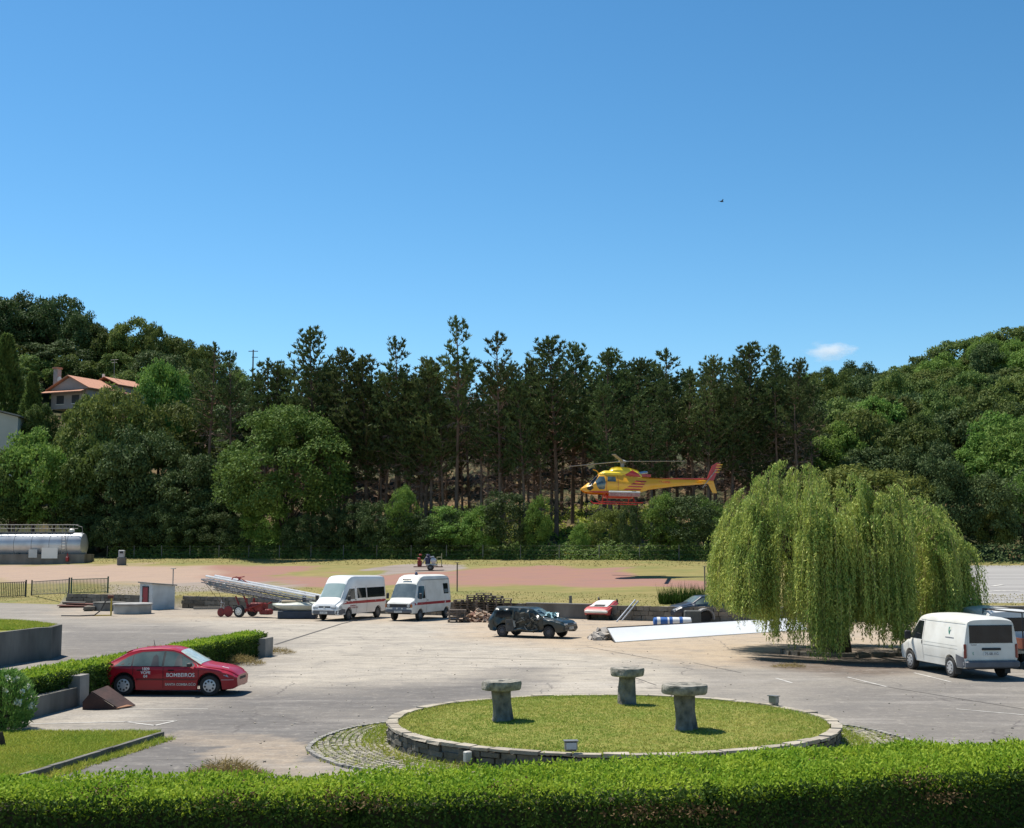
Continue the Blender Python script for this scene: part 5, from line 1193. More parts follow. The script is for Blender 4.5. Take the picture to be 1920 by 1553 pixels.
MB().box((-4.5, 0, .44), (5.2, .16, .10), ry=.025).build('boom_spine', M_red2, heli)
for sg in (-1, 1): text('CS-HMR', .26, M_red2, 'lettering', heli, SIDE(-3.3, sg*(Hb.y(-3.3, .12)+.02), .12, sg), .003)
# engine cowling
st = [(-1.5, .40, .55, .62, .24, .26, .2, .03), (-1.2, .40, .70, .98, .38, .40, .3, .04), (-.5, .50, .85, 1.16, .44, .46, .34, .05), (.5, .60, .95, 1.22, .44, .46, .34, .05), (.9, .60, .90, 1.12, .40, .42, .30, .05), (1.1, .60, .78, .86, .34, .36, .26, .04)]
Cb = Body(st, dx=.06, k=3, rb=.08, rt=.12); Cb.build('engine_cowling', M_yelb, heli)
Cb.pane('cowling_flash', [(-1.45, .46), (-1.2, .72), (-.72, 1.0), (.1, .5)], M_red2, heli, off=.012)
st = [(.1, .45, .62, .70, .5, .56, .4, .04), (.3, .45, .70, .88, .58, .62, .46, .05), (1.5, .45, .70, .88, .58, .62, .46, .05), (1.9, .42, .6, .68, .5, .54, .4, .04)]
Body(st, dx=.06, k=3).build('roof_fairing', M_yelb, heli)
MB().tube([(-1.25, 0, .72), (-1.65, 0, .80), (-2.0, 0, .86)], [.16, .15, .13], 12).build('exhaust', M_chrome, heli); MB().box((-1.75, 0, .62), (1.0, .36, .2)).build('rear_deck', M_red2, heli)
MB().tube([(1.9, 0, .7), (2.05, 0, .9), (2.35, 0, 1.0)], .03, 6).build('wire_cutter', M_yel, heli)
# tail
MB().prism([(-6.75, .32), (-7.35, .38), (-7.95, 1.72), (-7.65, 1.80), (-7.25, 1.55)], .09).build('tail_fin', M_red2, heli)
for k in range(4):
    z = 1.0+k*.2; x = -7.0-(z-.35)*.44; MB().prism([(x-.06, z), (x-.52, z+.02), (x-.55, z+.09), (x-.10, z+.08)], .104).build('fin_stripe', M_yel, heli)
MB().prism([(-6.85, .22), (-7.35, .30), (-7.62, -.62), (-7.28, -.62)], .08).build('lower_fin', M_yel, heli)
MB().rbox((-6.2, 0, .26), (.42, 2.1, .05), .02).build('tailplane', M_yel, heli)
mb = MB(); mb.box((-6.95, .24, .50), (.07, .02, 1.86), ry=-.65); mb.build('tail_rotor', mat('rotor_grey', (.28, .28, .28), (.2, .2, .2), rough=.5), heli)
mb = MB(); mb.tube([(0, 0, 1.1), (0, 0, 1.75)], .09, 10); mb.lathe([(.3, 1.62), (.34, 1.70), (.18, 1.80), (.02, 1.84)], 16); mb.tube([(.15, .2, 1.2), (.2, .25, 1.65)], .03, 6); mb.tube([(-.15, -.2, 1.2), (-.2, -.25, 1.65)], .03, 6); rh = mb.build('rotor_hub', MATS['rotor_grey'], heli, smooth=40)
Mbl = mat('blade_grey', (.20, .21, .22), (.30, .30, .30), rough=.5)
for k, (a, L) in enumerate(((70, 5.3), (-50, 5.3), (-170, 5.3))):
    b_ = MB(); b_.box((L/2+.2, 0, 0), (L-.4, .30, .03)); b_.box((.32, 0, 0), (.4, .16, .07)); o = b_.build('rotor_blade', Mbl, heli); o.location = (0, 0, 1.70); o.rotation_euler = (0, R(-2.0 if k else -3.0), R(a))
for o in [c for c in kids(heli) if c.name.startswith('rotor_blade')]:
    a = o.rotation_euler.z; # disc tilted slightly forward, drooping tips
    o.rotation_euler.y = R(-.5)+math.cos(a)*R(2.2)
# skids and red equipment baskets
for sg in (-1, 1):
    MB().tube([(2.3, sg*1.02, -1.38), (2.1, sg*1.05, -1.55), (-1.4, sg*1.05, -1.58)], .045, 8).build('skid', M_red2, heli)
    MB().rbox((.1, sg*1.1, -.80), (2.45, .42, .12), .03).build('basket_lid', M_white, heli)
    mb = MB(); mb.box((.1, sg*1.1, -1.0), (2.4, .38, .26)); mb.build('basket', mat('basket_pink', (.55, .34, .30), (.36, .14, .13), rough=.7, scale=9), heli)
mb = MB()
for x in (1.4, -.7): mb.tube([(x, -1.05, -1.55), (x, -.6, -.86), (x, .6, -.86), (x, 1.05, -1.55)], .045, 8)
mb.build('cross_tube', M_red2, heli)
mb = MB(); mb.rbox((.3, 0, -1.05), (2.2, .7, .26), .08); mb.build('belly_tank', M_red2, heli)
# ---------------- low retaining walls at the back of the yard ----------------
M_wstone = mat('wall_stone', (.27, .235, .19), (.10, .088, .072), rough=1, scale=1.6, bump=.8, bscale=9, island=.5, spec=.15)
M_wconc = mat('wall_concrete', (.24, .225, .20), (.13, .12, .105), rough=1, scale=.9, bump=.4, bscale=9, spec=.15, stretch=(1, 1, .4))
def Wf(x): return float(Wl(x))
def wall_piece(x0, x1, label, stone=True, h=.86, seed=1):
    rn = random.Random(seed); t = empty('low_wall', (x0, Wf(x0), 0), 0, label, 'wall', 'walls between the yard and the field')
    ang = math.atan2(Wf(x1)-Wf(x0), x1-x0); L = math.hypot(x1-x0, Wf(x1)-Wf(x0)); t.rotation_euler.z = ang
    mb = MB()
    if stone:
        z = 0
        for hh in (.3, .28, .28):
            x = rn.uniform(-.1, .1)
            while x < L-.05:
                l_ = rn.uniform(.25, .7); x2 = min(x+l_, L); mb.box(((x+x2)/2, -.20+rn.uniform(-.03, .03), z+hh/2), (x2-x-.02, .34, hh-.015), jit=.022); x = x2
            z += hh
        mb.build('stones', M_wstone, t); MB().box((L/2, -.1, .40), (L-.05, .12, .8)).build('mortar', M_wconc, t)
    else:
        mb.box((L/2, -.16, h/2), (L, .28, h)); mb.build('slab', M_wconc, t)
        mb = MB(); mb.box((L/2, -.18, h+.03), (L+.02, .36, .06)); mb.build('capping', M_conc, t)
    return t
for a, b, st_, lb in ((-33.6, -25.8, 1, 'low rough stone wall left of the small white shed'), (-23.5, -9, 1, 'low rough stone wall running behind the ladder trailer and vans'), (-9, 1.0, 1, 'stone wall behind the pallets'), (1.02, 4.9, 0, 'plain concrete wall section behind the wrecked car'),
                      (4.92, 10, 1, 'low stone wall right of the red wrecked front'), (10, 26, 1, 'stone wall hidden behind the willow'), (26.02, 60, 0, 'plain low wall below the marked tarmac at the right edge')):
    wall_piece(a, b, lb, st_, seed=int(a*3+200))
def post(px, py, htop, wd, label, mt=None, head=None, name='post', fld=False, cat='post'):
    q = F(px, py) if fld else G(px, py); z0 = q.z; t = empty(name, q, 0, label, cat)
    hh = AT(px, htop, q.y).z-z0; mb = MB(); mb.box((0, 0, hh/2), (wd, wd, hh), jit=.004); mb.build('shaft', mt or M_wconc, t)
    if head: MB().rbox((0, 0, hh+.03), head, .015).build('head', mt or M_wconc, t)
    return t
M_galv = mat('galvanised', (.36, .35, .33), (.22, .21, .20), rough=.55, metal=.3)
M_rust = mat('rust', (.17, .06, .035), (.07, .03, .022), rough=.9, scale=4, bump=.4)
post(323, 1141, 1067, .06, 'thin lamp post with a flat head beside the white shed', M_galv, (.34, .22, .06), 'lamp_post', cat='lamp post')
post(857, 1143, 1056, .09, 'tall bare post with a small flat top right of the old van', mat('old_post', (.22, .17, .13), (.12, .09, .075), rough=.9), (.3, .1, .05))
post(1070, 1159, 1117, .17, 'stout concrete post standing against the plain wall', M_wconc)
post(1232, 1161, 1137, .14, 'short concrete post in the stone wall near the reeds', M_conc)
post(1322, 1125, 1063, .08, 'slim post at the left edge of the willow', mat('old_post2', (.24, .2, .14), rough=.9), (.22, .08, .04), fld=True)
# ---------------- small white shed with a red door ----------------
c = G(285, 1144); e1 = Vector((-1.30, 1.45, 0)); e2 = Vector((1.1, 1.75, 0))
sh = empty('shed', c, math.atan2(e2.y, e2.x), 'small white shed with a red door and flat grey roof', 'shed')
e2l, e1l = e2.length, e1.length     # local: +x along the long side, +y roughly along the front
a_ = math.atan2(e1.y, e1.x)-math.atan2(e2.y, e2.x); ex = Vector((e1l*math.cos(a_), e1l*math.sin(a_)))
q_ = [(0, 0), (e2l, 0), (e2l+ex.x, ex.y), (ex.x, ex.y)]; hs = [1.80, 1.62, 1.66, 1.84]
mb = MB(); mb.add([(*p, 0) for p in q_]+[(*p, h) for p, h in zip(q_, hs)], [(0, 3, 2, 1), (4, 5, 6, 7), (0, 1, 5, 4), (1, 2, 6, 5), (2, 3, 7, 6), (3, 0, 4, 7)])
mb.build('walls', mat('shed_white', (.62, .62, .60), (.46, .46, .44), rough=.85, scale=1.2), sh)
cx_ = sum(p[0] for p in q_)/4; cy_ = sum(p[1] for p in q_)/4; o_ = [(cx_+(p[0]-cx_)*1.13, cy_+(p[1]-cy_)*1.13) for p in q_]
mb = MB(); mb.add([(*p, h+.0) for p, h in zip(o_, hs)]+[(*p, h+.08) for p, h in zip(o_, hs)], [(0, 3, 2, 1), (4, 5, 6, 7), (0, 1, 5, 4), (1, 2, 6, 5), (2, 3, 7, 6), (3, 0, 4, 7)]); mb.build('roof', M_conc, sh)
u = Vector((ex.x, ex.y, 0)).normalized(); nn = Vector((-u.y, u.x, 0)); nn = nn if nn.x < 0 else -nn
m_ = Matrix(((u.x, nn.x, 0, 0), (u.y, nn.y, 0, 0), (0, 0, 1, 0), (0, 0, 0, 1)))
mb = MB(); mb.M = m_; mb.box((1.0, .02, .78), (.78, .05, 1.5)); dr = mb.build('door', mat('door_red', (.36, .03, .035), (.27, .02, .025), rough=.6), sh)
mb = MB(); mb.M = m_; 
for x in (.58, 1.42): mb.box((x, .03, .8), (.06, .07, 1.6))
mb.box((1.0, .03, 1.58), (.9, .07, .07)); mb.build('frame', mat('frame_dark', (.05, .015, .015), rough=.7), dr)
mb = MB(); mb.M = m_; mb.box((1.3, .06, .75), (.04, .04, .12)); mb.build('handle', M_galv, dr)
# round tanks and bits round them
q = G(238, 1152.5); ct = empty('round_tank', (q.x, q.y+1.2, 0), 0, 'round concrete tank with a grey lid in front of the shed', 'tank', 'round concrete tanks by the shed')
MB().lathe([(1.17, 0), (1.2, .02), (1.2, .55), (1.17, .56)], 40).build('ring', mat('tank_render', (.42, .41, .38), (.28, .27, .25), rough=.9, scale=1.4), ct, smooth=40)
MB().lathe([(1.24, .56), (1.27, .58), (1.27, .66), (1.2, .69), (.3, .72), (.01, .72)], 40).build('lid', mat('lid_grey', (.34, .33, .31), (.22, .21, .2), rough=.9, scale=2), ct, smooth=40)
q = G(196, 1146); c2 = empty('round_tank', (q.x, q.y+1.0, 0), 0, 'lower brownish round tank partly hidden behind the big one', 'tank', 'round concrete tanks by the shed')
MB().lathe([(1.05, 0), (1.07, .02), (1.07, .5), (1.0, .52)], 30).build('ring', M_wconc, c2, smooth=40); MB().lathe([(1.1, .52), (1.1, .58), (.01, .62)], 30).build('lid', M_concd, c2, smooth=30)
q = G(208, 1155); t = empty('hydrant_post', q, 0, 'yellow upright pipe with a red head and a drooping hose', 'standpipe')
My = mat('yellow_pipe', (.55, .40, .06), (.40, .28, .05), rough=.6)
MB().tube([(0, 0, 0), (0, 0, 1.12)], .055, 8).build('pipe', My, t); MB().rbox((-.05, 0, 1.2), (.36, .2, .2), .04).build('head', M_rust, t); MB().tube([(0, 0, .04), (-.6, -.1, .04), (-1.2, -.1, .03)], .04, 6).build('foot', My, t)
MB().tube([(-.1, 0, 1.15), (-.35, -.1, .9), (-.62, -.1, .35), (-.95, -.3, .06), (-1.8, -.6, .03), (-3.0, -.4, .03)], .045, 6).build('hose', M_black, t)
q = G(140, 1139); t = empty('metal_sheets', q, .05, 'rusty flat metal sheets lying left of the round tanks', 'scrap')
for k, (x, y, l_, w_, rz) in enumerate(((0, 0, 2.2, 1.5, .1), (.5, .8, 2.4, 1.2, -.1), (-.4, 1.2, 1.6, 1.1, .2))):
    mb = MB(); mb.box((x, y, .12+.1*k), (l_, w_, .05), rz=rz, ry=.03); mb.box((x, y-.3, .05+.1*k), (l_*.9, .12, .09), rz=rz); mb.build('sheet', M_rust if k < 2 else M_wconc, t)
q = G(166, 1146); t = MB().lathe([(.25, 0), (.4, .1), (.36, .3), (.1, .38)], 9, jit=.5).build('boulder', M_wstone, None, smooth=None); t.location = q; tag(t, 'brown boulder lying left of the yellow pipe', 'rock')
# rubble by the wall
def heap(name, px, py, n, rx, ry, hz, m, label, seed, size=(.1, .35), flat=.5, cat='rubble'):
    rn = random.Random(seed); q = G(px, py); mb = MB()
    for k in range(n):
        a = rn.uniform(0, 6.28); r = rn.random()**.6; x = math.cos(a)*r*rx; y = math.sin(a)*r*ry; z = hz*max(0, 1-r)*rn.uniform(.2, 1)+.03; s_ = rn.uniform(*size)
        mb.box((x, y, z), (s_, s_*rn.uniform(.4, 1), s_*flat), rz=rn.uniform(0, 6), rx=rn.uniform(-.7, .7), ry=rn.uniform(-.7, .7), jit=s_*.12)
    o = mb.build(name, m); o.location = q; tag(o, label, cat, kind='stuff'); return o
heap('rubble_heap', 352, 1139, 60, 1.0, .5, .75, mat('rubble', (.36, .30, .22), (.18, .15, .11), rough=1, scale=2, island=.6), 'small heap of stones and broken slabs right of the shed', 3)
b_ = MB().box((0, 0, .1), (2.2, .2, .16), rz=.12).build('timber_beam', mat('grey_timber', (.36, .31, .25), (.22, .19, .15), rough=.9, stretch=(.2, 1, 1))); b_.location = G(393, 1143); tag(b_, 'grey timber beam lying on the ground left of the red wheels', 'beam')
M_junk = mat('mixed_junk', (.50, .38, .27), (.16, .06, .04), rough=.9, scale=1.5, island=.9)
heap('scrap_heap', 898, 1166, 150, 1.15, .7, .75, M_junk, 'heap of mixed pale scrap between the pallets and the wrecked car', 5, (.08, .4), .3, 'scrap')
heap('scrap_heap', 1128, 1199, 70, .55, .8, .55, mat('sack_grey', (.46, .41, .36), (.24, .22, .2), rough=1, scale=2, island=.7), 'heap of grey sacks and rubble at the left end of the white panel', 6, (.15, .42), .55, 'rubble')
# pallets
M_pal = mat('pallet_wood', (.24, .19, .15), (.11, .085, .07), rough=.95, scale=2, island=.6, stretch=(.3, 1, 1))
def pallet_proto():
    t = empty('pallet', (0, 0, 0)); mb = MB()
    for y in np.linspace(-.36, .36, 5): mb.box((0, y, .125), (1.2, .11, .022), jit=.004)
    mb.build('top_boards', M_pal, t); mb = MB()
    for y in (-.36, 0, .36): mb.box((0, y, .011), (1.2, .11, .022), jit=.004)
    mb.build('bottom_boards', M_pal, t); mb = MB()
    for x in (-.54, 0, .54):
        for y in (-.36, 0, .36): mb.box((x, y, .068), (.12, .11, .088))
    mb.build('blocks', M_pal, t); return t
pp = pallet_proto(); pk_ = kids(pp); first = True; rn = random.Random(31)
stk = [('left', G(868, 1155), 7), ('left middle', G(889, 1155), 9), ('middle', G(908, 1156), 10), ('right middle', G(927, 1157), 9), ('right', G(945, 1158), 8), ('low front', G(857, 1167), 5)]
ords = ['lowest', 'second', 'third', 'fourth', 'fifth', 'sixth', 'seventh', 'eighth', 'ninth', 'tenth']
for nm, q, n in stk:
    rz0 = rn.uniform(-.2, .1)
    for k in range(n):
        t = pp if first else copy_tree(pp, None, pk_); first = False
        t.location = (q.x+rn.uniform(-.07, .07), q.y+rn.uniform(-.07, .07), .005+k*.146); t.rotation_euler = (R(rn.uniform(-.5, .5)), 0, rz0+rn.uniform(-.09, .09)); t.scale = (.84, 1, 1)
        w_ = 'topmost' if k == n-1 else ords[k]
        tag(t, f'weathered wooden pallet, {w_} in the {nm} stack beside the scrap heap', 'pallet', 'pallets stacked by the wall')
# ---------------- ladder on a red wheeled chassis ----------------
M_alu = mat('aluminium', (.58, .59, .60), (.38, .39, .41), rough=.35, metal=.45, scale=2)
a_ = AT(384, 1084, 82); b_ = AT(606, 1126, 78.5); d_ = b_-a_; o0 = (a_+b_)/2
lt = empty('ladder_trailer', (a_.x, a_.y, 0), math.atan2(d_.y, d_.x), 'long aluminium extension ladder on a red two wheeled chassis', 'ladder trailer')
L_ = math.hypot(d_.x, d_.y); za, zb_ = a_.z, b_.z
def lp(u, off, up): return (L_*u, off, za+(zb_-za)*u+up)
for k, (u0, u1, up, wd) in enumerate(((.05, .97, .20, .46), (.0, .93, -.10, .36), (.10, .72, -.42, .28))):
    mb = MB()
    for sg in (-1, 1):
        mb.tube([lp(u0, sg*wd, up), lp(u1, sg*wd, up)], .075 if k == 0 else .04, 6); mb.tube([lp(u0, sg*wd, up-.16), lp(u1, sg*wd, up-.16)], .03, 6)
        n = 14
        for i in range(n): u = u0+(u1-u0)*i/n; mb.tube([lp(u, sg*wd, up), lp(u+(u1-u0)/n, sg*wd, up-.16)], .012, 4, caps=False)
    for i in range(20): u = u0+(u1-u0)*(i+.5)/20; mb.tube([lp(u, -wd, up-.08), lp(u, wd, up-.08)], .016, 5)
    mb.build('ladder_section', mat('bright_rail', (.78, .78, .78), (.62, .62, .62), rough=.5) if k == 0 else mat('dull_rail', (.22, .23, .25), (.12, .125, .14), rough=.5, metal=.4), lt)
mb = MB(); mb.tube([lp(-.03, 0, -.1), lp(.06, .3, .0)], .03, 5); mb.tube([lp(-.03, 0, -.1), lp(.06, -.3, .0)], .03, 5)
for u in (.08, .14, .2): mb.lathe([(.16, -.03), (.18, 0), (.16, .03)], 14, lp(u, -.36, -.22), 'Y')
mb.tube([lp(.05, -.36, -.3), lp(.25, -.36, -.35)], .04, 5); mb.build('winch_gear', mat('gear_grey', (.28, .29, .3), (.12, .12, .12), rough=.5, metal=.4, scale=6), lt)
mb = MB(); mb.tube([lp(.25, -.4, .1), lp(.28, -.4, .42), lp(.31, -.4, .5), lp(.34, -.4, .35)], .035, 6); mb.tube([lp(.25, .4, .1), lp(.28, .4, .42), lp(.31, .4, .5)], .035, 6); mb.tube([lp(.33, -.4, .48), lp(.46, -.4, .1)], .03, 6); mb.tube([lp(.28, -.4, .42), lp(.28, .4, .42)], .03, 6)
M_redc = mat('chassis_red', (.30, .025, .02), (.17, .02, .018), rough=.6, scale=4); mb.build('lifting_hoop', M_redc, lt)
xw = (477-384)/29.2
mb = MB()
for sg in (-1, 1):
    mb.tube([(xw, sg*.5, .38), (xw-.5, sg*.42, 1.3)], .05, 6); mb.tube([(xw, sg*.5, .38), (xw+1.6, sg*.4, .9)], .05, 6); mb.tube([(xw+.4, sg*.4, .35), (xw+.3, sg*.4, 1.15)], .06, 6); mb.tube([(xw+1.0, sg*.4, .3), (xw+.2, sg*.4, 1.0)], .04, 6)
mb.rbox((xw+.95, 0, .62), (1.0, .7, .55), .08); mb.rbox((xw+1.5, 0, .35), (.7, .6, .35), .06); mb.tube([(xw, -.7, .38), (xw, .7, .38)], .05, 8); mb.box((xw-.6, 0, .3), (1.2, .1, .1)); mb.build('chassis', M_redc, lt)
for sg in (-1, 1): wheel(lt, xw, sg*.7, .38, .18, 'hub', M_white2)
for x, r in ((xw-1.55, .27), (xw-1.0, .34)): MB().lathe([(r*.1, -.05), (r*.8, -.04), (r, -.02), (r, .02), (r*.8, .04), (r*.1, .05)], 24, (x, -.45, r), 'Y').build('hose_reel', M_redc, lt)
mb = MB(); mb.tube([(xw-1.7, -.3, .4), (xw-1.62, -.3, 1.05)], .025, 5); mb.tube([(xw-1.5, -.3, .3), (xw-1.42, -.3, .85), (xw-1.7, -.3, .88)], .025, 5); mb.build('handles', M_alu, lt)
mb = MB()
for u in (.02, .12): mb.tube([lp(u, -.3, -.2), (xw-1.2, -.4, .42)], .014, 4)
mb.build('cables', M_rust, lt)
# small boat on a dark trolley
q = G(556, 1161); bt = empty('boat_trolley', q, .03, 'low dark blue box trolley under the small boat', 'trolley')
MB().rbox((0, .6, .25), (2.3, 1.2, .46), .03).build('box', mat('dark_blue', (.035, .05, .08), (.02, .03, .045), rough=.7), bt)
mb = MB(); mb.tube([(1.1, .1, .42), (1.9, .1, .42)], .03, 6); mb.build('tow_bar', M_galv, bt)
bo = empty('small_boat', q+Vector((0, .6, .5)), .04, 'small pale green hulled boat lying on the dark trolley', 'boat')
st = [(-1.55, .30, .36, .40, .10, .14, .08, 0), (-1.3, .16, .34, .42, .20, .34, .26, .02), (-.8, .04, .32, .42, .34, .54, .44, .03), (0, 0, .32, .46, .42, .62, .48, .05), (.9, 0, .32, .46, .42, .60, .46, .04), (1.4, .02, .32, .42, .38, .54, .42, .02), (1.48, .04, .32, .38, .34, .5, .4, .0)]
Bt = Body(st, dx=.05, k=3, rb=.03, rt=.02); Bt.build('hull', mat('boat_hull', (.56, .58, .50), (.44, .46, .39), rough=.5, scale=2), bo)
Bt.pane('rubbing_strip', [(-1.35, .315), (-1.35, .345), (1.4, .345), (1.4, .315)], M_white, bo, off=.02)
mb = MB(); mb.rbox((-.35, 0, .53), (1.3, .6, .14), .04); mb.build('deck', mat('boat_tan', (.46, .38, .25), (.35, .28, .18), rough=.7), bo)
mb = MB(); mb.rbox((.35, -.1, .75), (.22, .3, .5), .06, ry=.2); mb.tube([(.3, -.1, .9), (.42, -.1, 1.05)], .05, 6); mb.build('engine', mat('outboard_blue', (.03, .035, .07), (.02, .02, .03), rough=.4), bo)
mb = MB(); mb.tube([(-1.2, -.2, .45), (-1.1, -.2, .58), (-.85, -.2, .58)], .02, 5); mb.build('rail', M_alu, bo)
# ---------------- red and white car front, poles, panel, barrels ----------------
q = G(1132, 1163.5); rc = empty('scrapped_car', (q.x, q.y+1.2, 0), R(-112), 'scrapped red car front with a white bonnet by the wall', 'car')
st = [(-1.2, .35, .75, 1.0, .7, .76, .6, .02), (-1.1, .3, .78, 1.08, .74, .8, .6, .02), (-.5, .28, .78, 1.02, .76, .82, .64, .02), (.2, .28, .76, .86, .76, .82, .7, .03), (.95, .28, .66, .72, .76, .8, .7, .02), (1.15, .3, .60, .64, .72, .76, .66, .01), (1.2, .36, .54, .58, .66, .7, .6, .01)]
V = Body(st, arches=[(.45, .36, .3)], k=3, rt=.04); V.build('body', mat('faded_red', (.48, .07, .06), (.34, .04, .04), rough=.5, scale=3), rc)
V.top('bonnet', [(-1.0, -.5), (-1.0, .5), (.78, .56), (.78, -.56)], M_white2, rc, .03); V.top('bonnet_hole', [(.35, -.3), (.35, .36), (.72, .36), (.72, -.3)], M_under, rc, .04)
MB().rbox((1.18, 0, .50), (.12, 1.44, .16), .04).build('bumper', M_white2, rc)
for y in (-.7, .7): wheel(rc, .45, y, .29, .18, 'steel')
wheel(rc, -.9, .7, .29, .18, 'steel')
mb = MB(); mb.box((-1.05, -.55, 1.16), (.3, .06, .14), ry=-.7); mb.box((-1.1, .6, 1.1), (.25, .06, .1), ry=-.5); mb.build('bent_bracket', M_black, rc)
for k, (x0, y0, x1, y1) in enumerate(((1156, 1165, 1191, 1125), (1166, 1163, 1197, 1127))):
    p0 = G(x0, y0+1); p1 = AT(x1, y1, Wf(7)-.45-.0); t = MB().tube([p0, p1], .045, 8).build('metal_pole', M_alu); tag(t, ('left one' if k == 0 else 'right one')+' of two bare metal poles leaning on the stone wall', 'pole', 'poles leaning on the wall')
# long white corrugated panel lying tilted
a0 = G(1153, 1204, .03); a1 = G(1456, 1184, .03); b0 = AT(1138, 1178, a0.y+1.7); dirp = a1-a0
pn = empty('roof_panel', a0, math.atan2(dirp.y, dirp.x), 'long white corrugated roof panel propped on its edge, running under the willow', 'panel')
Lp = dirp.length+2.6; up_ = b0-a0; ca, sa = math.cos(-pn.rotation_euler.z), math.sin(-pn.rotation_euler.z); ul = Vector((up_.x*ca-up_.y*sa, up_.x*sa+up_.y*ca, up_.z))
n = 26; mb = MB(); vs = []; nl = Vector((0, -1, 0)).cross(Vector((1, 0, 0))); nv = Vector((1, 0, 0)).cross(ul).normalized()*-1
if nv.y > 0: nv = -nv
for i in range(n+1):
    p = ul*(i/n)+nv*(.018 if i % 2 else 0); 
    vs += [p, p+Vector((Lp, 0, 0)), p-nv*.04, p+Vector((Lp, 0, 0))-nv*.04]
fs = []
for i in range(n):
    k = i*4; fs += [(k, k+1, k+5, k+4), (k+2, k+6, k+7, k+3), (k, k+4, k+6, k+2), (k+1, k+3, k+7, k+5)]
fs += [(0, 2, 3, 1), (n*4, n*4+1, n*4+3, n*4+2)]
mb.add(vs, fs); mb.build('sheet', mat('panel_white', (.78, .79, .80), (.68, .69, .70), rough=.55, scale=.8, stretch=(.3, 1, 1)), pn)
mb = MB(); mb.tube([ul*.999+Vector((0, 0, .02)), ul*.999+Vector((Lp, 0, .02))], .03, 5); mb.tube([Vector((0, 0, 0)), ul], .03, 5); mb.build('edge_trim', M_black, pn)
mb = MB()
for x in (1.5, 5, 8.5): mb.box((x, ul.y+.25, ul.z*.45), (.25, .5, ul.z*.9), jit=.02)
mb.build('props', M_wconc, pn)
rn = random.Random(4)
for k, (px, nm) in enumerate(((1241, 'left'), (1264, 'middle'), (1283, 'right'))):
    q = G(px, 1176); t = empty('barrel', (q.x, q.y+.3, -.08), 0, f'{nm} one of three blue and white barrels lying behind the white panel', 'barrel', 'barrels behind the white panel')
    mb = MB(); mb.lathe([(.2, -.42), (.25, -.38), (.26, -.1), (.26, .1), (.25, .38), (.2, .42)], 18, (0, 0, .34), 'X'); mb.build('drum', M_white if k else mat('barrel_blue', (.03, .13, .40), (.02, .09, .3), rough=.5), t, smooth=40)
    for x in (-.25,): mb = MB(); mb.lathe([(.268, -.09), (.27, 0), (.268, .09)], 18, (x+.1, 0, .34), 'X'); mb.build('band', mat('barrel_blue', (.03, .13, .40), (.02, .09, .3), rough=.5) if k else M_white, t, smooth=40)
# dark car behind the panel, big tyre and mudguard
q = G(1305, 1167); dk = empty('dark_car', (q.x+.5, q.y+1.6, 0), R(200), 'dark blue car half hidden by the willow behind the panel', 'car')
st = [(-2.0, .35, .85, .95, .7, .78, .65, .02), (-1.6, .25, .95, 1.3, .78, .84, .6, .03), (-.8, .25, .95, 1.48, .8, .85, .58, .04), (.2, .25, .95, 1.46, .8, .85, .58, .04), (.9, .25, .93, 1.05, .8, .85, .66, .04), (1.6, .27, .85, .92, .8, .83, .7, .03), (2.0, .3, .65, .72, .7, .75, .62, .02), (2.06, .4, .55, .6, .6, .65, .55, .01)]
V = Body(st, arches=[(-1.25, .36, .31), (1.3, .36, .31)], k=5); V.build('body', mat('dark_blue_paint', (.02, .028, .045), (.03, .036, .05), rough=.35, coat=.4), dk)
V.pane('side_window', [(-1.4, 1.0), (-1.2, 1.25), (-.7, 1.38), (.15, 1.37), (.6, 1.15), (.75, 1.0)], M_glassp, dk); V.top('windscreen', [(.3, -.5), (.3, .5), (.85, .6), (.85, -.6)], M_glassp, dk)
for x in (-1.25, 1.3):
    for y in (-.72, .72): wheel(dk, x, y, .31, .19, 'steel')
for sg in (-1, 1): MB().rbox((1.97, sg*.5, .68), (.1, .3, .12), .03).build('headlight', M_lamp, dk)
q = G(1322, 1170); t = empty('mudguard', q, .2, 'grey rounded mudguard over a loose tyre beside the dark car', 'mudguard')
mb = MB(); arc_ = [(math.cos(a)*.52, math.sin(a)*.52) for a in np.linspace(-.2, 3.3, 16)]; arc2 = [(math.cos(a)*.44, math.sin(a)*.44) for a in np.linspace(3.3, -.2, 16)]
mb.prism([(x, z+.35) for x, z in arc_+arc2], .5); mb.build('arch', mat('mud_grey', (.26, .25, .24), (.17, .16, .15), rough=.8), t)
t2 = empty('loose_tyre', q+Vector((.05, .1, 0)), .2, 'worn loose tyre standing under the grey mudguard', 'tyre'); wheel(t2, 0, .05, .36, .3, 'steel', name='tyre')
q = G(1300, 1174); t = MB().rbox((0, .3, .42), (.9, .5, .84), .05).build('metal_box', mat('box_dark', (.06, .065, .06), (.1, .1, .09), rough=.7)); t.location = q; tag(t, 'dark upright box left of the grey mudguard', 'box')
# reeds on the wall top
rg = np.random.RandomState(6); pts = []
for i in range(420):
    px = rg.uniform(1236, 1320); q = F(px, rg.uniform(1130, 1134)); pts.append(tuple(q))
grass_field('reeds', pts, [rg.uniform(.5, 1.15)*(1.1-abs(p[0]-10.4)*.13) for p in pts], M_hd, .05, .22, None, 11, 3, kind='stuff', label='tall dark green reeds on top of the stone wall', cat='reeds')
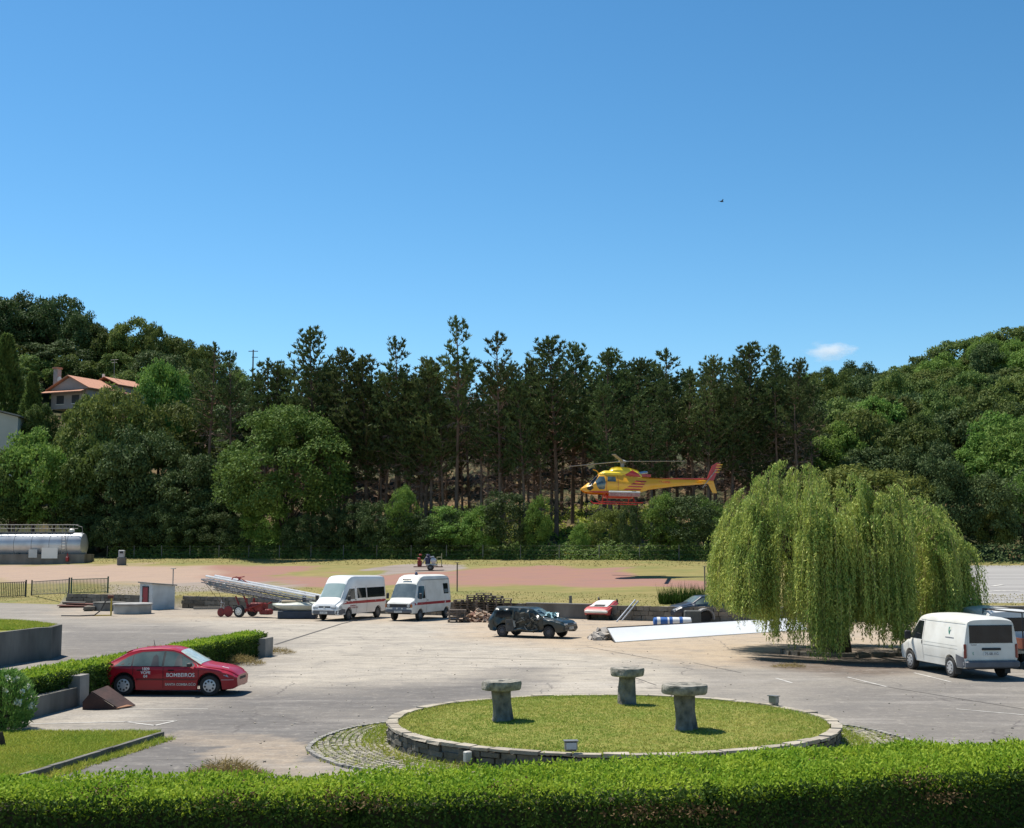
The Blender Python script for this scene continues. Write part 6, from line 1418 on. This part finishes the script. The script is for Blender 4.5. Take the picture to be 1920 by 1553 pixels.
# ---------------- machinery on the field ----------------
q = F(803, 1070); t = empty('pump_trailer', q, 0, 'small red and grey motor pump trailer standing on the field', 'pump')
MB().box((0, 0, .32), (2.5, .9, .08)).build('frame', M_rust, t); mb = MB(); mb.rbox((-.75, 0, .62), (.38, .4, .5), .05); mb.rbox((-.78, 0, 1.0), (.3, .34, .25), .05); mb.rbox((-.7, 0, 1.34), (.26, .2, .16), .04); mb.build('valve', M_redc, t)
mb = MB(); mb.rbox((-.05, 0, .85), (.42, .5, .7), .08); mb.lathe([(.15, 1.2), (.2, 1.3), (.12, 1.42)], 14, (-.02, 0, 0)); mb.build('engine', mat('pump_blue', (.03, .04, .10), (.02, .02, .04), rough=.5), t)
mb = MB(); mb.lathe([(.1, -.3), (.26, -.26), (.26, .26), (.1, .3)], 18, (.45, 0, .85), 'Y'); mb.rbox((.25, 0, .5), (.9, .5, .2), .05); mb.tube([(-.5, 0, .6), (-.2, -.1, 1.1), (.5, -.1, 1.2)], .06, 6); mb.build('pump_casing', M_alu, t)
mb = MB()
for y in (-.3, .3): mb.tube([(.75, y, .35), (.75, y, 1.15), (1.15, y, 1.15), (1.15, y, .35)], .025, 5)
mb.tube([(1.15, -.3, 1.15), (1.18, -.3, 1.5)], .03, 5); mb.build('guard_rail', mat('rail_yellow', (.42, .40, .16), (.3, .3, .2), rough=.6), t)
for y in (-.5, .5): wheel(t, .2, y, .26, .14, 'steel')
# ---------------- gate and fences at the left ----------------
def slat_fence(name, p0, p1, h, n, m, label, cat='fence', seed=1, rails=2, bar=.03, post_w=.09, mp=None):
    p0 = Vector(p0); p1 = Vector(p1); d = p1-p0; L = math.hypot(d.x, d.y); t = empty(name, p0, math.atan2(d.y, d.x), label, cat); dz = d.z
    mb = MB()
    for i in range(n): x = L*(i+.5)/n; mb.box((x, 0, h/2+dz*x/L), (bar, .03, h*.88))
    mb.build('bars', m, t)
    for z in (.08, h-.05): MB().tube([(0, 0, z), (L, 0, z+dz)], .03, 6).build('rail', mp or m, t)
    for x in (0, L): MB().box((x, 0, (h+.1)/2+dz*x/L), (post_w, post_w, h+.1)).build('post', mp or m, t)
    return t
gz = lambda px, py: F(px, py)
slat_fence('slat_fence', gz(-40, 1123), gz(48, 1119), 1.25, 26, mat('fence_olive', (.20, .19, .09), (.12, .11, .05), rough=.8), 'olive slatted fence at the left edge before the sandy track', bar=.06, mp=M_black)
slat_fence('metal_gate', gz(59, 1117), gz(129, 1116), 1.15, 26, mat('gate_grey', (.30, .32, .31), (.22, .23, .22), rough=.6, metal=.2), 'grey barred metal gate between two dark posts', 'gate', bar=.028, mp=mat('gate_dark', (.05, .055, .05), rough=.7))
q0 = F(133, 1119); q1 = F(202, 1112)
slat_fence('mesh_fence', q0, q1, 1.15, 26, mat('fence_green', (.05, .12, .07), (.03, .07, .045), rough=.7), 'dark green barred railing sloping up left of the round tanks', mp=MATS['fence_green'])
# ---------------- steel fuel tank ----------------
q = F(150, 1057); Yt = q.y+2; sc_ = FPX/Yt; zt0 = Hs(q.x, Yt); x_r = (162-960)/sc_; x_l = (-70-960)/sc_; rad = 1.32; zc = AT(80, 1022, Yt).z; xm = (x_r+x_l)/2
tk = empty('fuel_tank', (xm, Yt, zt0), 0, 'long silver horizontal fuel tank with railings on top', 'tank'); zl = zc-zt0; hl = (x_r-x_l)/2
M_silver = mat('tank_silver', (.62, .63, .63), (.42, .43, .44), rough=.35, metal=.35, scale=.7)
mb = MB(); mb.lathe([(.02, -hl-.25), (.7, -hl-.2), (rad*.93, -hl), (rad, -hl+.15), (rad, hl-.3), (rad*.93, hl), (.7, hl+.22), (.02, hl+.3)], 40, (0, 0, zl), 'X'); mb.build('shell', M_silver, tk, smooth=40)
mb = MB()
for x in np.arange(-hl+.6, hl, 1.9): mb.lathe([(rad+.005, -.03), (rad+.02, 0), (rad+.005, .03)], 40, (x, 0, zl), 'X')
mb.build('weld_bands', mat('band_grey', (.3, .3, .3), rough=.5, metal=.4), tk)
MB().box((0, 0, .25), (2*hl+1.2, 3.2, zl-rad+.7)).build('plinth', M_wconc, tk)
for x in (-hl*.6, 0, hl*.6): MB().box((x, 0, (zl-rad)/2+.3), (.4, 2.2, .9)).build('saddle', M_concd, tk)
mb = MB(); zr = zl+rad
for y in (-.55, .55):
    for zz in (.45, .85): mb.tube([(-hl, y, zr+zz), (hl-.9, y, zr+zz)], .03, 5)
    for x in np.arange(-hl, hl-.8, .75): mb.tube([(x, y, zr-.1), (x, y, zr+.85)], .022, 5)
mb.tube([(hl-.9, -.55, zr+.85), (hl-.1, -.55, zr+.6), (hl, -.55, zr-.3)], .03, 5); mb.build('railing', M_galv, tk)
MB().box((-.5, 0, zr+.05), (2*hl-1.2, 1.2, .08)).build('walkway', M_galv, tk)
mb = MB(); mb.lathe([(.3, 0), (.3, .35), (.2, .45), (.02, .47)], 18, (hl-1.4, 0, zr-.03)); mb.build('manhole', M_white2, tk, smooth=40)
mb = MB(); xl = hl-1.7
for s_ in (-.18, .18): mb.tube([(xl+s_, -rad-.25, 0), (xl+s_, -rad-.25, zr+.5)], .03, 5)
for z in np.arange(.3, zr, .3): mb.tube([(xl-.18, -rad-.25, z), (xl+.18, -rad-.25, z)], .02, 4)
mb.build('ladder', M_galv, tk)
MB().box((hl-3.1, -rad-.35, 1.0), (1.7, .1, 1.15)).build('white_board', M_white, tk); MB().box((hl-4.9, -rad-.3, .95), (.9, .1, .9)).build('grey_board', M_silver, tk)
mb = MB(); mb.rbox((hl-1.1, -rad-.6, .35), (.3, .3, .5), .05); mb.tube([(hl-1.1, -rad-.6, .5), (hl-1.1, -rad-.6, .95)], .06, 6); mb.build('red_valve', M_redl, tk)
mb = MB(); mb.tube([(hl-.5, -.8, zr-.5), (hl-.3, -1.1, zr-1.2), (hl+.2, -.9, .6)], .05, 6); mb.build('pipe', M_galv, tk)
q = F(228, 1060); t = empty('fuel_pump', q, 0, 'grey fuel pump cabinet on a dark base right of the steel tank', 'fuel pump'); MB().rbox((0, 0, .4), (.85, .5, .8), .04).build('base', M_wconc, t); MB().rbox((-.02, 0, 1.15), (.6, .42, .75), .04).build('cabinet', mat('cabinet_grey', (.45, .46, .46), (.33, .33, .33), rough=.5), t); MB().box((0, -.222, 1.3), (.35, .02, .2)).build('display', M_black, t)
# wire fence at the far edge of the field
wf = empty('wire_fence', (0, Wf(0)+42, Hs(0, Wf(0)+42)), 0, 'low wire fence with thin posts along the far edge of the field', 'fence')
ps = [(x, Wf(x)+41.6) for x in np.arange(-46, 19, 3.6)]; o_ = wf.location
for x, y in ps: MB().box((x-o_.x, y-o_.y, Hs(x, y)-o_.z+.7), (.07, .07, 1.4), rx=random.uniform(-.05, .05)).build('post', M_wconc, wf)
for zz in (.5, .9, 1.3):
    MB().tube([(x-o_.x, y-o_.y-.05, Hs(x, y)-o_.z+zz) for x, y in ps], .006, 4).build('wire', M_wconc, wf)
# ---------------- houses on the left slope ----------------
M_tile = mat('roof_tiles', (.52, .25, .15), (.38, .17, .10), rough=.85, scale=1.5, bump=.5, bscale=5, stretch=(1, 3, 1))
M_hw = mat('house_wall', (.36, .31, .29), (.27, .235, .22), rough=.9, scale=.8)
Yh = 180; sH = FPX/Yh; pa = AT(131, 706, Yh); hz = pa.z-4.6
hs_o = empty('house', (pa.x, Yh, hz), R(-24), 'pinkish house with orange tiled gable roofs and a tall chimney on the slope', 'house')
mb = MB(); mb.box((0, 4, 1.45), (6.6, 8, 2.9)); mb.add([(-3.3, 0, 2.9), (3.3, 0, 2.9), (0, 0, 4.5), (-3.3, 8, 2.9), (3.3, 8, 2.9), (0, 8, 4.5)], [(0, 1, 2), (3, 5, 4)]); mb.build('walls', M_hw, hs_o)
for sg in (-1, 1):
    mb = MB(); A_ = [(0, -.5, 4.62), (sg*4.0, -.5, 2.66), (sg*4.0, 8.4, 2.66), (0, 8.4, 4.62)]; mb.add([(x, y, z) for x, y, z in A_]+[(x, y, z+.14) for x, y, z in A_], [(0, 1, 2, 3), (4, 7, 6, 5), (0, 4, 5, 1), (1, 5, 6, 2), (2, 6, 7, 3), (3, 7, 4, 0)]); mb.build('roof', M_tile, hs_o)
mb = MB(); A_ = [(-3.9, -.02, 2.62), (3.2, -.02, 2.62), (3.4, -1.4, 2.15), (-4.1, -1.4, 2.15)]; mb.add(A_+[(x, y, z+.12) for x, y, z in A_], [(0, 1, 2, 3), (4, 7, 6, 5), (0, 4, 5, 1), (1, 5, 6, 2), (2, 6, 7, 3), (3, 7, 4, 0)]); mb.build('porch_roof', M_tile, hs_o)
ch = MB().box((-2.9, .6, 4.2), (.75, .75, 3.4)).build('chimney', mat('chimney_grey', (.38, .34, .32), (.27, .24, .22), rough=.9), hs_o); MB().box((-2.9, .6, 6.0), (1.0, 1.0, .25)).build('cap', M_tile, ch)
for x in (-1.6, 1.2):
    w_ = MB().box((x, -.02, 1.3), (1.3, .06, 1.2)).build('window', M_black, hs_o); MB().box((x, -.03, .66), (1.5, .14, .08)).build('sill', M_white2, w_)
mb = MB(); mb.lathe([(.42, 0), (.3, .08), (.02, .12)], 16, (-2.1, .2, 4.3), 'Y'); mb.build('satellite_dish', M_white2, hs_o)
pb = AT(198, 708, Yh+6); h2 = empty('house', (pb.x, Yh+6, pb.z-4.2), R(-24), 'second small orange roof with a thin antenna right of the main house', 'house')
MB().box((0, 3, 1.5), (4.4, 6, 3.0)).build('walls', M_hw, h2)
for sg in (-1, 1):
    mb = MB(); A_ = [(0, -.4, 4.2), (sg*2.8, -.4, 2.9), (sg*2.8, 6.4, 2.9), (0, 6.4, 4.2)]; mb.add([(x, y, z) for x, y, z in A_]+[(x, y, z+.12) for x, y, z in A_], [(0, 1, 2, 3), (4, 7, 6, 5), (0, 4, 5, 1), (1, 5, 6, 2), (2, 6, 7, 3), (3, 7, 4, 0)]); mb.build('roof', M_tile, h2)
mb = MB(); mb.tube([(-.2, 2, 4), (-.2, 2, 7.2)], .04, 5); mb.tube([(-.9, 2, 7.1), (.5, 2, 7.1)], .03, 5); mb.tube([(-.7, 2, 6.7), (.3, 2, 6.7)], .03, 5); mb.build('antenna', M_galv, h2)
MB().tube([(-1.3, 1, 3.6), (-1.3, 1, 4.9)], .18, 8).build('flue', M_white2, h2)
Yb = 168; pc = AT(34, 782, Yb); pzb = Hs(pc.x, Yb)
gh = empty('house', (pc.x, Yb, pzb-1), R(8), 'pale grey rendered house cut off by the left edge', 'house')
mb = MB(); hh = pc.z-pzb+1; mb.add([(0, 0, -5), (-9, 0, -5), (-9, 7, -5), (0, 7, -5), (0, 0, hh), (-9, 0, hh+2.2), (-9, 7, hh+2.2), (0, 7, hh)], [(0, 3, 2, 1), (4, 5, 6, 7), (0, 1, 5, 4), (1, 2, 6, 5), (2, 3, 7, 6), (3, 0, 4, 7)]); mb.build('walls', mat('pale_render', (.50, .49, .44), (.42, .41, .37), rough=.9, scale=.5), gh)
mb = MB(); mb.box((-4.5, 3.4, hh+1.28), (10.0, 7.9, .18), ry=math.atan2(2.2, 9)); mb.build('roof', M_conc, gh)
w_ = MB().box((-5.5, -.03, hh-1.4), (1.2, .06, 1.3)).build('window', M_black, gh)
# utility pole on the skyline, bird, cloud
pp_ = AT(474, 700, 250); t = empty('power_pole', (pp_.x, 250, pp_.z-12), 0, 'far power pole with cross arms between the left pines and the wood', 'power pole')
zt_ = AT(474, 656, 250).z-(pp_.z-12)
MB().tube([(0, 0, 0), (0, 0, zt_)], [.22, .14], 8).build('mast', M_galv, t); MB().box((0, 0, zt_-.3), (1.9, .12, .14)).build('cross_arm', M_galv, t); MB().box((.35, 0, zt_-1.5), (1.2, .12, .12)).build('cross_arm', M_galv, t)
q = AT(1353, 378, 60); bd = empty('bird', q, .4, 'tiny dark bird flying alone in the blue sky', 'bird')
mb = MB(); mb.lathe([(.004, -.11), (.022, -.07), (.032, 0), (.026, .06), (.016, .09), (.003, .12)], 10, (0, 0, 0), 'X'); mb.add([(-.10, 0, 0), (-.2, .03, .005), (-.2, -.03, .005), (-.19, 0, -.004)], [(0, 1, 3), (0, 3, 2), (0, 2, 1), (1, 2, 3)]); mb.build('body', mat('bird_feathers', (.02, .02, .022), rough=.8), bd, smooth=40)
for sg in (-1, 1):
    mb = MB(); mb.add([(.05, 0, .01), (-.05, 0, .01), (-.02, sg*.10, .055), (.05, sg*.1, .06), (-.06, sg*.21, .07), (.0, 0, 0), (.0, sg*.1, .045)], [(0, 1, 2, 3), (3, 2, 4), (0, 3, 6, 5), (1, 5, 6, 2), (2, 6, 4), (6, 3, 4)]); mb.build('wing', MATS['bird_feathers'], bd)
def cloud():
    c0 = AT(1556, 658, 3000); m = bpy.data.materials.new('cloud_vapour'); m.use_nodes = True; n = m.node_tree; n.nodes.remove(n.nodes['Principled BSDF'])
    pv = n.nodes.new('ShaderNodeVolumePrincipled'); pv.inputs['Color'].default_value = (1, 1, 1, 1); pv.inputs['Anisotropy'].default_value = .3
    tc = n.nodes.new('ShaderNodeTexCoord'); ln = n.nodes.new('ShaderNodeVectorMath'); ln.operation = 'LENGTH'; n.links.new(tc.outputs['Object'], ln.inputs[0])
    nz = n.nodes.new('ShaderNodeTexNoise'); nz.inputs['Scale'].default_value = 2.2; nz.inputs['Detail'].default_value = 6; n.links.new(tc.outputs['Object'], nz.inputs['Vector'])
    ad = n.nodes.new('ShaderNodeMath'); ad.operation = 'MULTIPLY_ADD'; ad.inputs[1].default_value = 1.5; n.links.new(nz.outputs[0], ad.inputs[0])
    m2 = n.nodes.new('ShaderNodeMath'); m2.operation = 'MULTIPLY'; m2.inputs[1].default_value = -1; n.links.new(ln.outputs['Value'], m2.inputs[0]); n.links.new(m2.outputs[0], ad.inputs[2])
    mr = n.nodes.new('ShaderNodeMapRange'); mr.inputs[1].default_value = .05; mr.inputs[2].default_value = .7; mr.inputs[3].default_value = 0; mr.inputs[4].default_value = .03; n.links.new(ad.outputs[0], mr.inputs[0])
    n.links.new(mr.outputs[0], pv.inputs['Density']); n.links.new(pv.outputs[0], n.nodes['Material Output'].inputs['Volume'])
    bm = bmesh.new(); bmesh.ops.create_icosphere(bm, subdivisions=3, radius=1); me = bpy.data.meshes.new('cloud'); bm.to_mesh(me); bm.free(); me.materials.append(m)
    o = bpy.data.objects.new('cloud', me); col.objects.link(o); o.location = c0; o.scale = (84, 50, 32); tag(o, kind='structure')
    sc.cycles.volume_step_rate = 2; sc.cycles.volume_max_steps = 64
cloud()
# ---------------- left side: planter wall, hedges, ramp, oleander ----------------
ZP = 1.2
Aw, Bw = G(-120, 1270), G(89, 1238); Cw = G(72, 1163, ZP); Dw = G(-120, 1160, ZP)
poly = [Vector((Aw.x, Aw.y)), Vector((Bw.x-.35, Bw.y)), Vector((Bw.x, Bw.y+.3)), Vector((Bw.x-.25, Bw.y+2.2)), Vector((Cw.x+.4, Cw.y-1.2)), Vector((Cw.x-1, Cw.y)), Vector((Dw.x, Dw.y))]
pl = empty('raised_bed', (Bw.x, Bw.y, 0), 0, 'raised grassy bed behind a dark curved concrete wall at the left edge', 'raised bed'); o2 = Vector((Bw.x, Bw.y)); P_ = [p-o2 for p in poly]; n = len(P_)
cc = sum(P_, Vector((0, 0)))/n; I_ = [p+(cc-p).normalized()*.25 for p in P_]
mb = MB(); mb.add([(*p, -.05) for p in P_]+[(*p, ZP+.02) for p in P_]+[(*p, ZP+.02) for p in I_]+[(*p, ZP-.2) for p in I_], [((i+1) % n+k*n, i+k*n, i+(k+1)*n, (i+1) % n+(k+1)*n) for k in range(3) for i in range(n)]); mb.build('wall', M_concd, pl)
mb = MB(); mb.add([(*p, ZP-.02) for p in I_], [tuple(range(n))]); mb.build('soil', M_lawn, pl)
rg = np.random.RandomState(4); pts = []
while len(pts) < 7000:
    x, y = rg.uniform(Cw.x-4, Bw.x), rg.uniform(Bw.y-1, Cw.y+1); p = Vector((x, y))-o2
    ins = False
    for i in range(n):
        a, b = I_[i], I_[(i+1) % n]
        if (a.y > p.y) != (b.y > p.y) and p.x < (b.x-a.x)*(p.y-a.y)/(b.y-a.y)+a.x: ins = not ins
    if ins: pts.append((p.x, p.y, ZP-.02))
grass_field('grass', pts, np.full(len(pts), .10), M_grass2, .03, .7, pl, 12, 3, kind='stuff')
P1, P2 = G(20, 1352), G(505, 1227); dh = (P2-P1).normalized(); nh = Vector((-dh.y, dh.x, 0)); 
if nh.x > 0: nh = -nh
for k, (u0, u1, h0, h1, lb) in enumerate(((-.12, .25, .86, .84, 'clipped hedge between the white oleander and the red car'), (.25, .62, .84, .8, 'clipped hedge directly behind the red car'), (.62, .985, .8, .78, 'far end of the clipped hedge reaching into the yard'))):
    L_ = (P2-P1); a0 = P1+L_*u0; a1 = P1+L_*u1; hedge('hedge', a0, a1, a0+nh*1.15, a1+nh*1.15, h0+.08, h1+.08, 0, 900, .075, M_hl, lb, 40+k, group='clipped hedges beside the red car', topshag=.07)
for u, l_, hh, lb in ((.165, .55, .80, 'grey concrete block set in the hedge left of the red car'), (.955, .95, .72, 'grey concrete block at the far end of the hedge'), (.08, 2.6, .5, 'low dark concrete wall under the hedge left of the rusty ramp')):
    p = P1+(P2-P1)*u-nh*.12; t = MB().box((0, 0, hh/2), (l_, .34, hh), jit=.01).build('concrete_block', M_concd if l_ > 1 else M_conc); t.location = p; t.rotation_euler.z = math.atan2(dh.y, dh.x); tag(t, lb, 'wall block')
# rusty steel loading ramp
q = G(160, 1331); rp = empty('steel_ramp', (q.x, q.y, 0), .02, 'rusty dark steel loading ramp lying behind the red car', 'ramp')
def plate(pts, m, nm, th=.03):
    n_ = (Vector(pts[1])-Vector(pts[0])).cross(Vector(pts[2])-Vector(pts[0])).normalized()*th; k = len(pts)
    mb = MB(); mb.add([Vector(p) for p in pts]+[Vector(p)+n_ for p in pts], [tuple(range(k)), tuple(range(2*k-1, k-1, -1))]+[(i, (i+1) % k, (i+1) % k+k, i+k) for i in range(k)]); return mb.build(nm, m, rp)
M_rd = mat('dark_rust', (.075, .035, .028), (.035, .02, .018), rough=.85, scale=2.5, bump=.3)
plate([(-.08, 0, 0), (.95, 0, 0), (.95, 0, .04), (.18, 0, .52), (-.08, 0, .20)], M_rd, 'side_plate')
plate([(.18, 0, .52), (1.0, 0, .02), (1.3, .8, .02), (.42, .8, .62)], M_rd, 'deck_plate'); plate([(.18, 0, .52), (.42, .8, .62), (.1, .8, .25), (-.08, 0, .2)], M_rd, 'back_plate')
plate([(.72, -.02, .02), (1.0, -.02, .03), (1.28, .62, .03), (.95, .3, .10)], mat('sunlit_rust', (.42, .22, .12), (.28, .13, .07), rough=.9, scale=5), 'sunlit_lip')  # sunlit triangle at the ramp end, its brightness painted as lighter rust
rp.scale = (.86, .86, .86)
# oleander
q = G(6, 1368); ol = empty('oleander', (q.x, q.y, 0), 0, 'oleander bush with white flowers at the left edge', 'bush'); rg = np.random.RandomState(9)
n = 5200; th_ = rg.uniform(0, 6.283, n); zz = rg.uniform(.0, 1, n)**1.1; rr = .70*np.sqrt(rg.uniform(.15, 1, n))*np.sin(np.clip(zz*2.6+.45, 0, 3.1))**.5
C = np.c_[rr*np.cos(th_), rr*np.sin(th_), zz*1.32]; D = np.c_[np.cos(th_)*.7, np.sin(th_)*.7, np.full(n, .8)]+rg.normal(0, .35, (n, 3))
V_, F_ = leaves(C, D, rg.normal(0, 1, C.shape), .13*rg.uniform(.7, 1.3, n), .03); npmesh('foliage', V_, F_, leafmat('oleander_leaf', (.08, .20, .04), (.22, .34, .09), trans=.25, objrand=0), ol)
mb = MB()
for k in range(16):
    a = k*.8; mb.tube([(rg.normal(0, .05), rg.normal(0, .05), 0), (math.cos(a)*.3, math.sin(a)*.3, .6), (math.cos(a)*.5, math.sin(a)*.5, 1.15)], [.02, .014, .006], 5, caps=False)
mb.build('stems', M_bark, ol)
for k in range(14):
    a = rg.uniform(0, 6.283); z = rg.uniform(.45, 1.3); r = .66*math.sin(min(3.1, z/1.32*2.6+.45))**.5
    if math.sin(a) > .5: continue
    n = 26; C = np.array([r*math.cos(a), r*math.sin(a), z])+rg.normal(0, .028, (n, 3)); V_, F_ = leaves(C, rg.normal(0, 1, C.shape)+np.array([0, -.3, .5]), rg.normal(0, 1, C.shape), .07, .055); npmesh('flower', V_, F_, mat('white_petal', (.75, .75, .66), (.62, .62, .5), rough=.7), ol)
q = G(4, 1402); t = MB().tube([(0, 0, 0), (-.03, 0, .2), (-.06, 0, .32)], [.09, .07, .06], 8).build('tree_trunk', M_bark); t.location = q; tag(t, 'dark stump at the left edge of the small lawn', 'stump')
# dry weeds
def weed_clump(px, py, r, h, n, m, label, seed):
    q = G(px, py); rg = np.random.RandomState(seed); a = rg.uniform(0, 6.283, n); rr = r*np.sqrt(rg.uniform(0, 1, n)); P = np.c_[q.x+rr*np.cos(a), q.y+rr*np.sin(a)*.6, np.zeros(n)]
    z = h*np.clip(1-(rr/r)**2, .15, 1)*rg.uniform(.2, 1, n); C = P+np.c_[np.zeros((n, 2)), z*.8]
    V_, F_ = leaves(C, np.c_[rg.normal(0, .8, (n, 2)), np.full(n, .5)], rg.normal(0, 1, (n, 3)), rg.uniform(.08, .22, n), .012); o = npmesh('dry_weeds', V_, F_, m, None); tag(o, label, 'weeds', kind='stuff')
weed_clump(425, 1461, .75, .42, 2600, M_dry, 'dry brown weeds just behind the foreground hedge', 1)
weed_clump(450, 1247, .9, .45, 1500, M_dry, 'dry weeds at the foot of the hedge right of the red car', 2)
weed_clump(520, 1226, .7, .3, 900, M_dry, 'pale dry weeds at the far end of the hedge', 3)
weed_clump(1480, 1252, .6, .15, 500, M_dry, 'low dry weeds by the kerb under the willow', 4)
weed_clump(1700, 1412, 1.3, .12, 900, M_grass2, 'green weeds right of the round lawn bed', 5)
# litter and small stones in the yard
rn = random.Random(77); mb = MB()
for k in range(650):
    py = rn.choice((rn.uniform(1168, 1260), rn.uniform(1250, 1440))); px = rn.uniform(300, 1900); q = G(px, py); s_ = rn.uniform(.012, .045)
    if (q-IC).length < 5.3 or (q.x < -8.6 and q.y > 30): continue
    mb.box((q.x, q.y, s_*.2), (s_, s_*rn.uniform(.5, 1), s_*.5), rz=rn.uniform(0, 3), jit=s_*.15)
mb.build('gravel', mat('loose_grit', (.46, .40, .31), (.20, .17, .14), rough=1, island=.8), None, kind='stuff', label='loose grit and small stones scattered over the yard', cat='gravel')
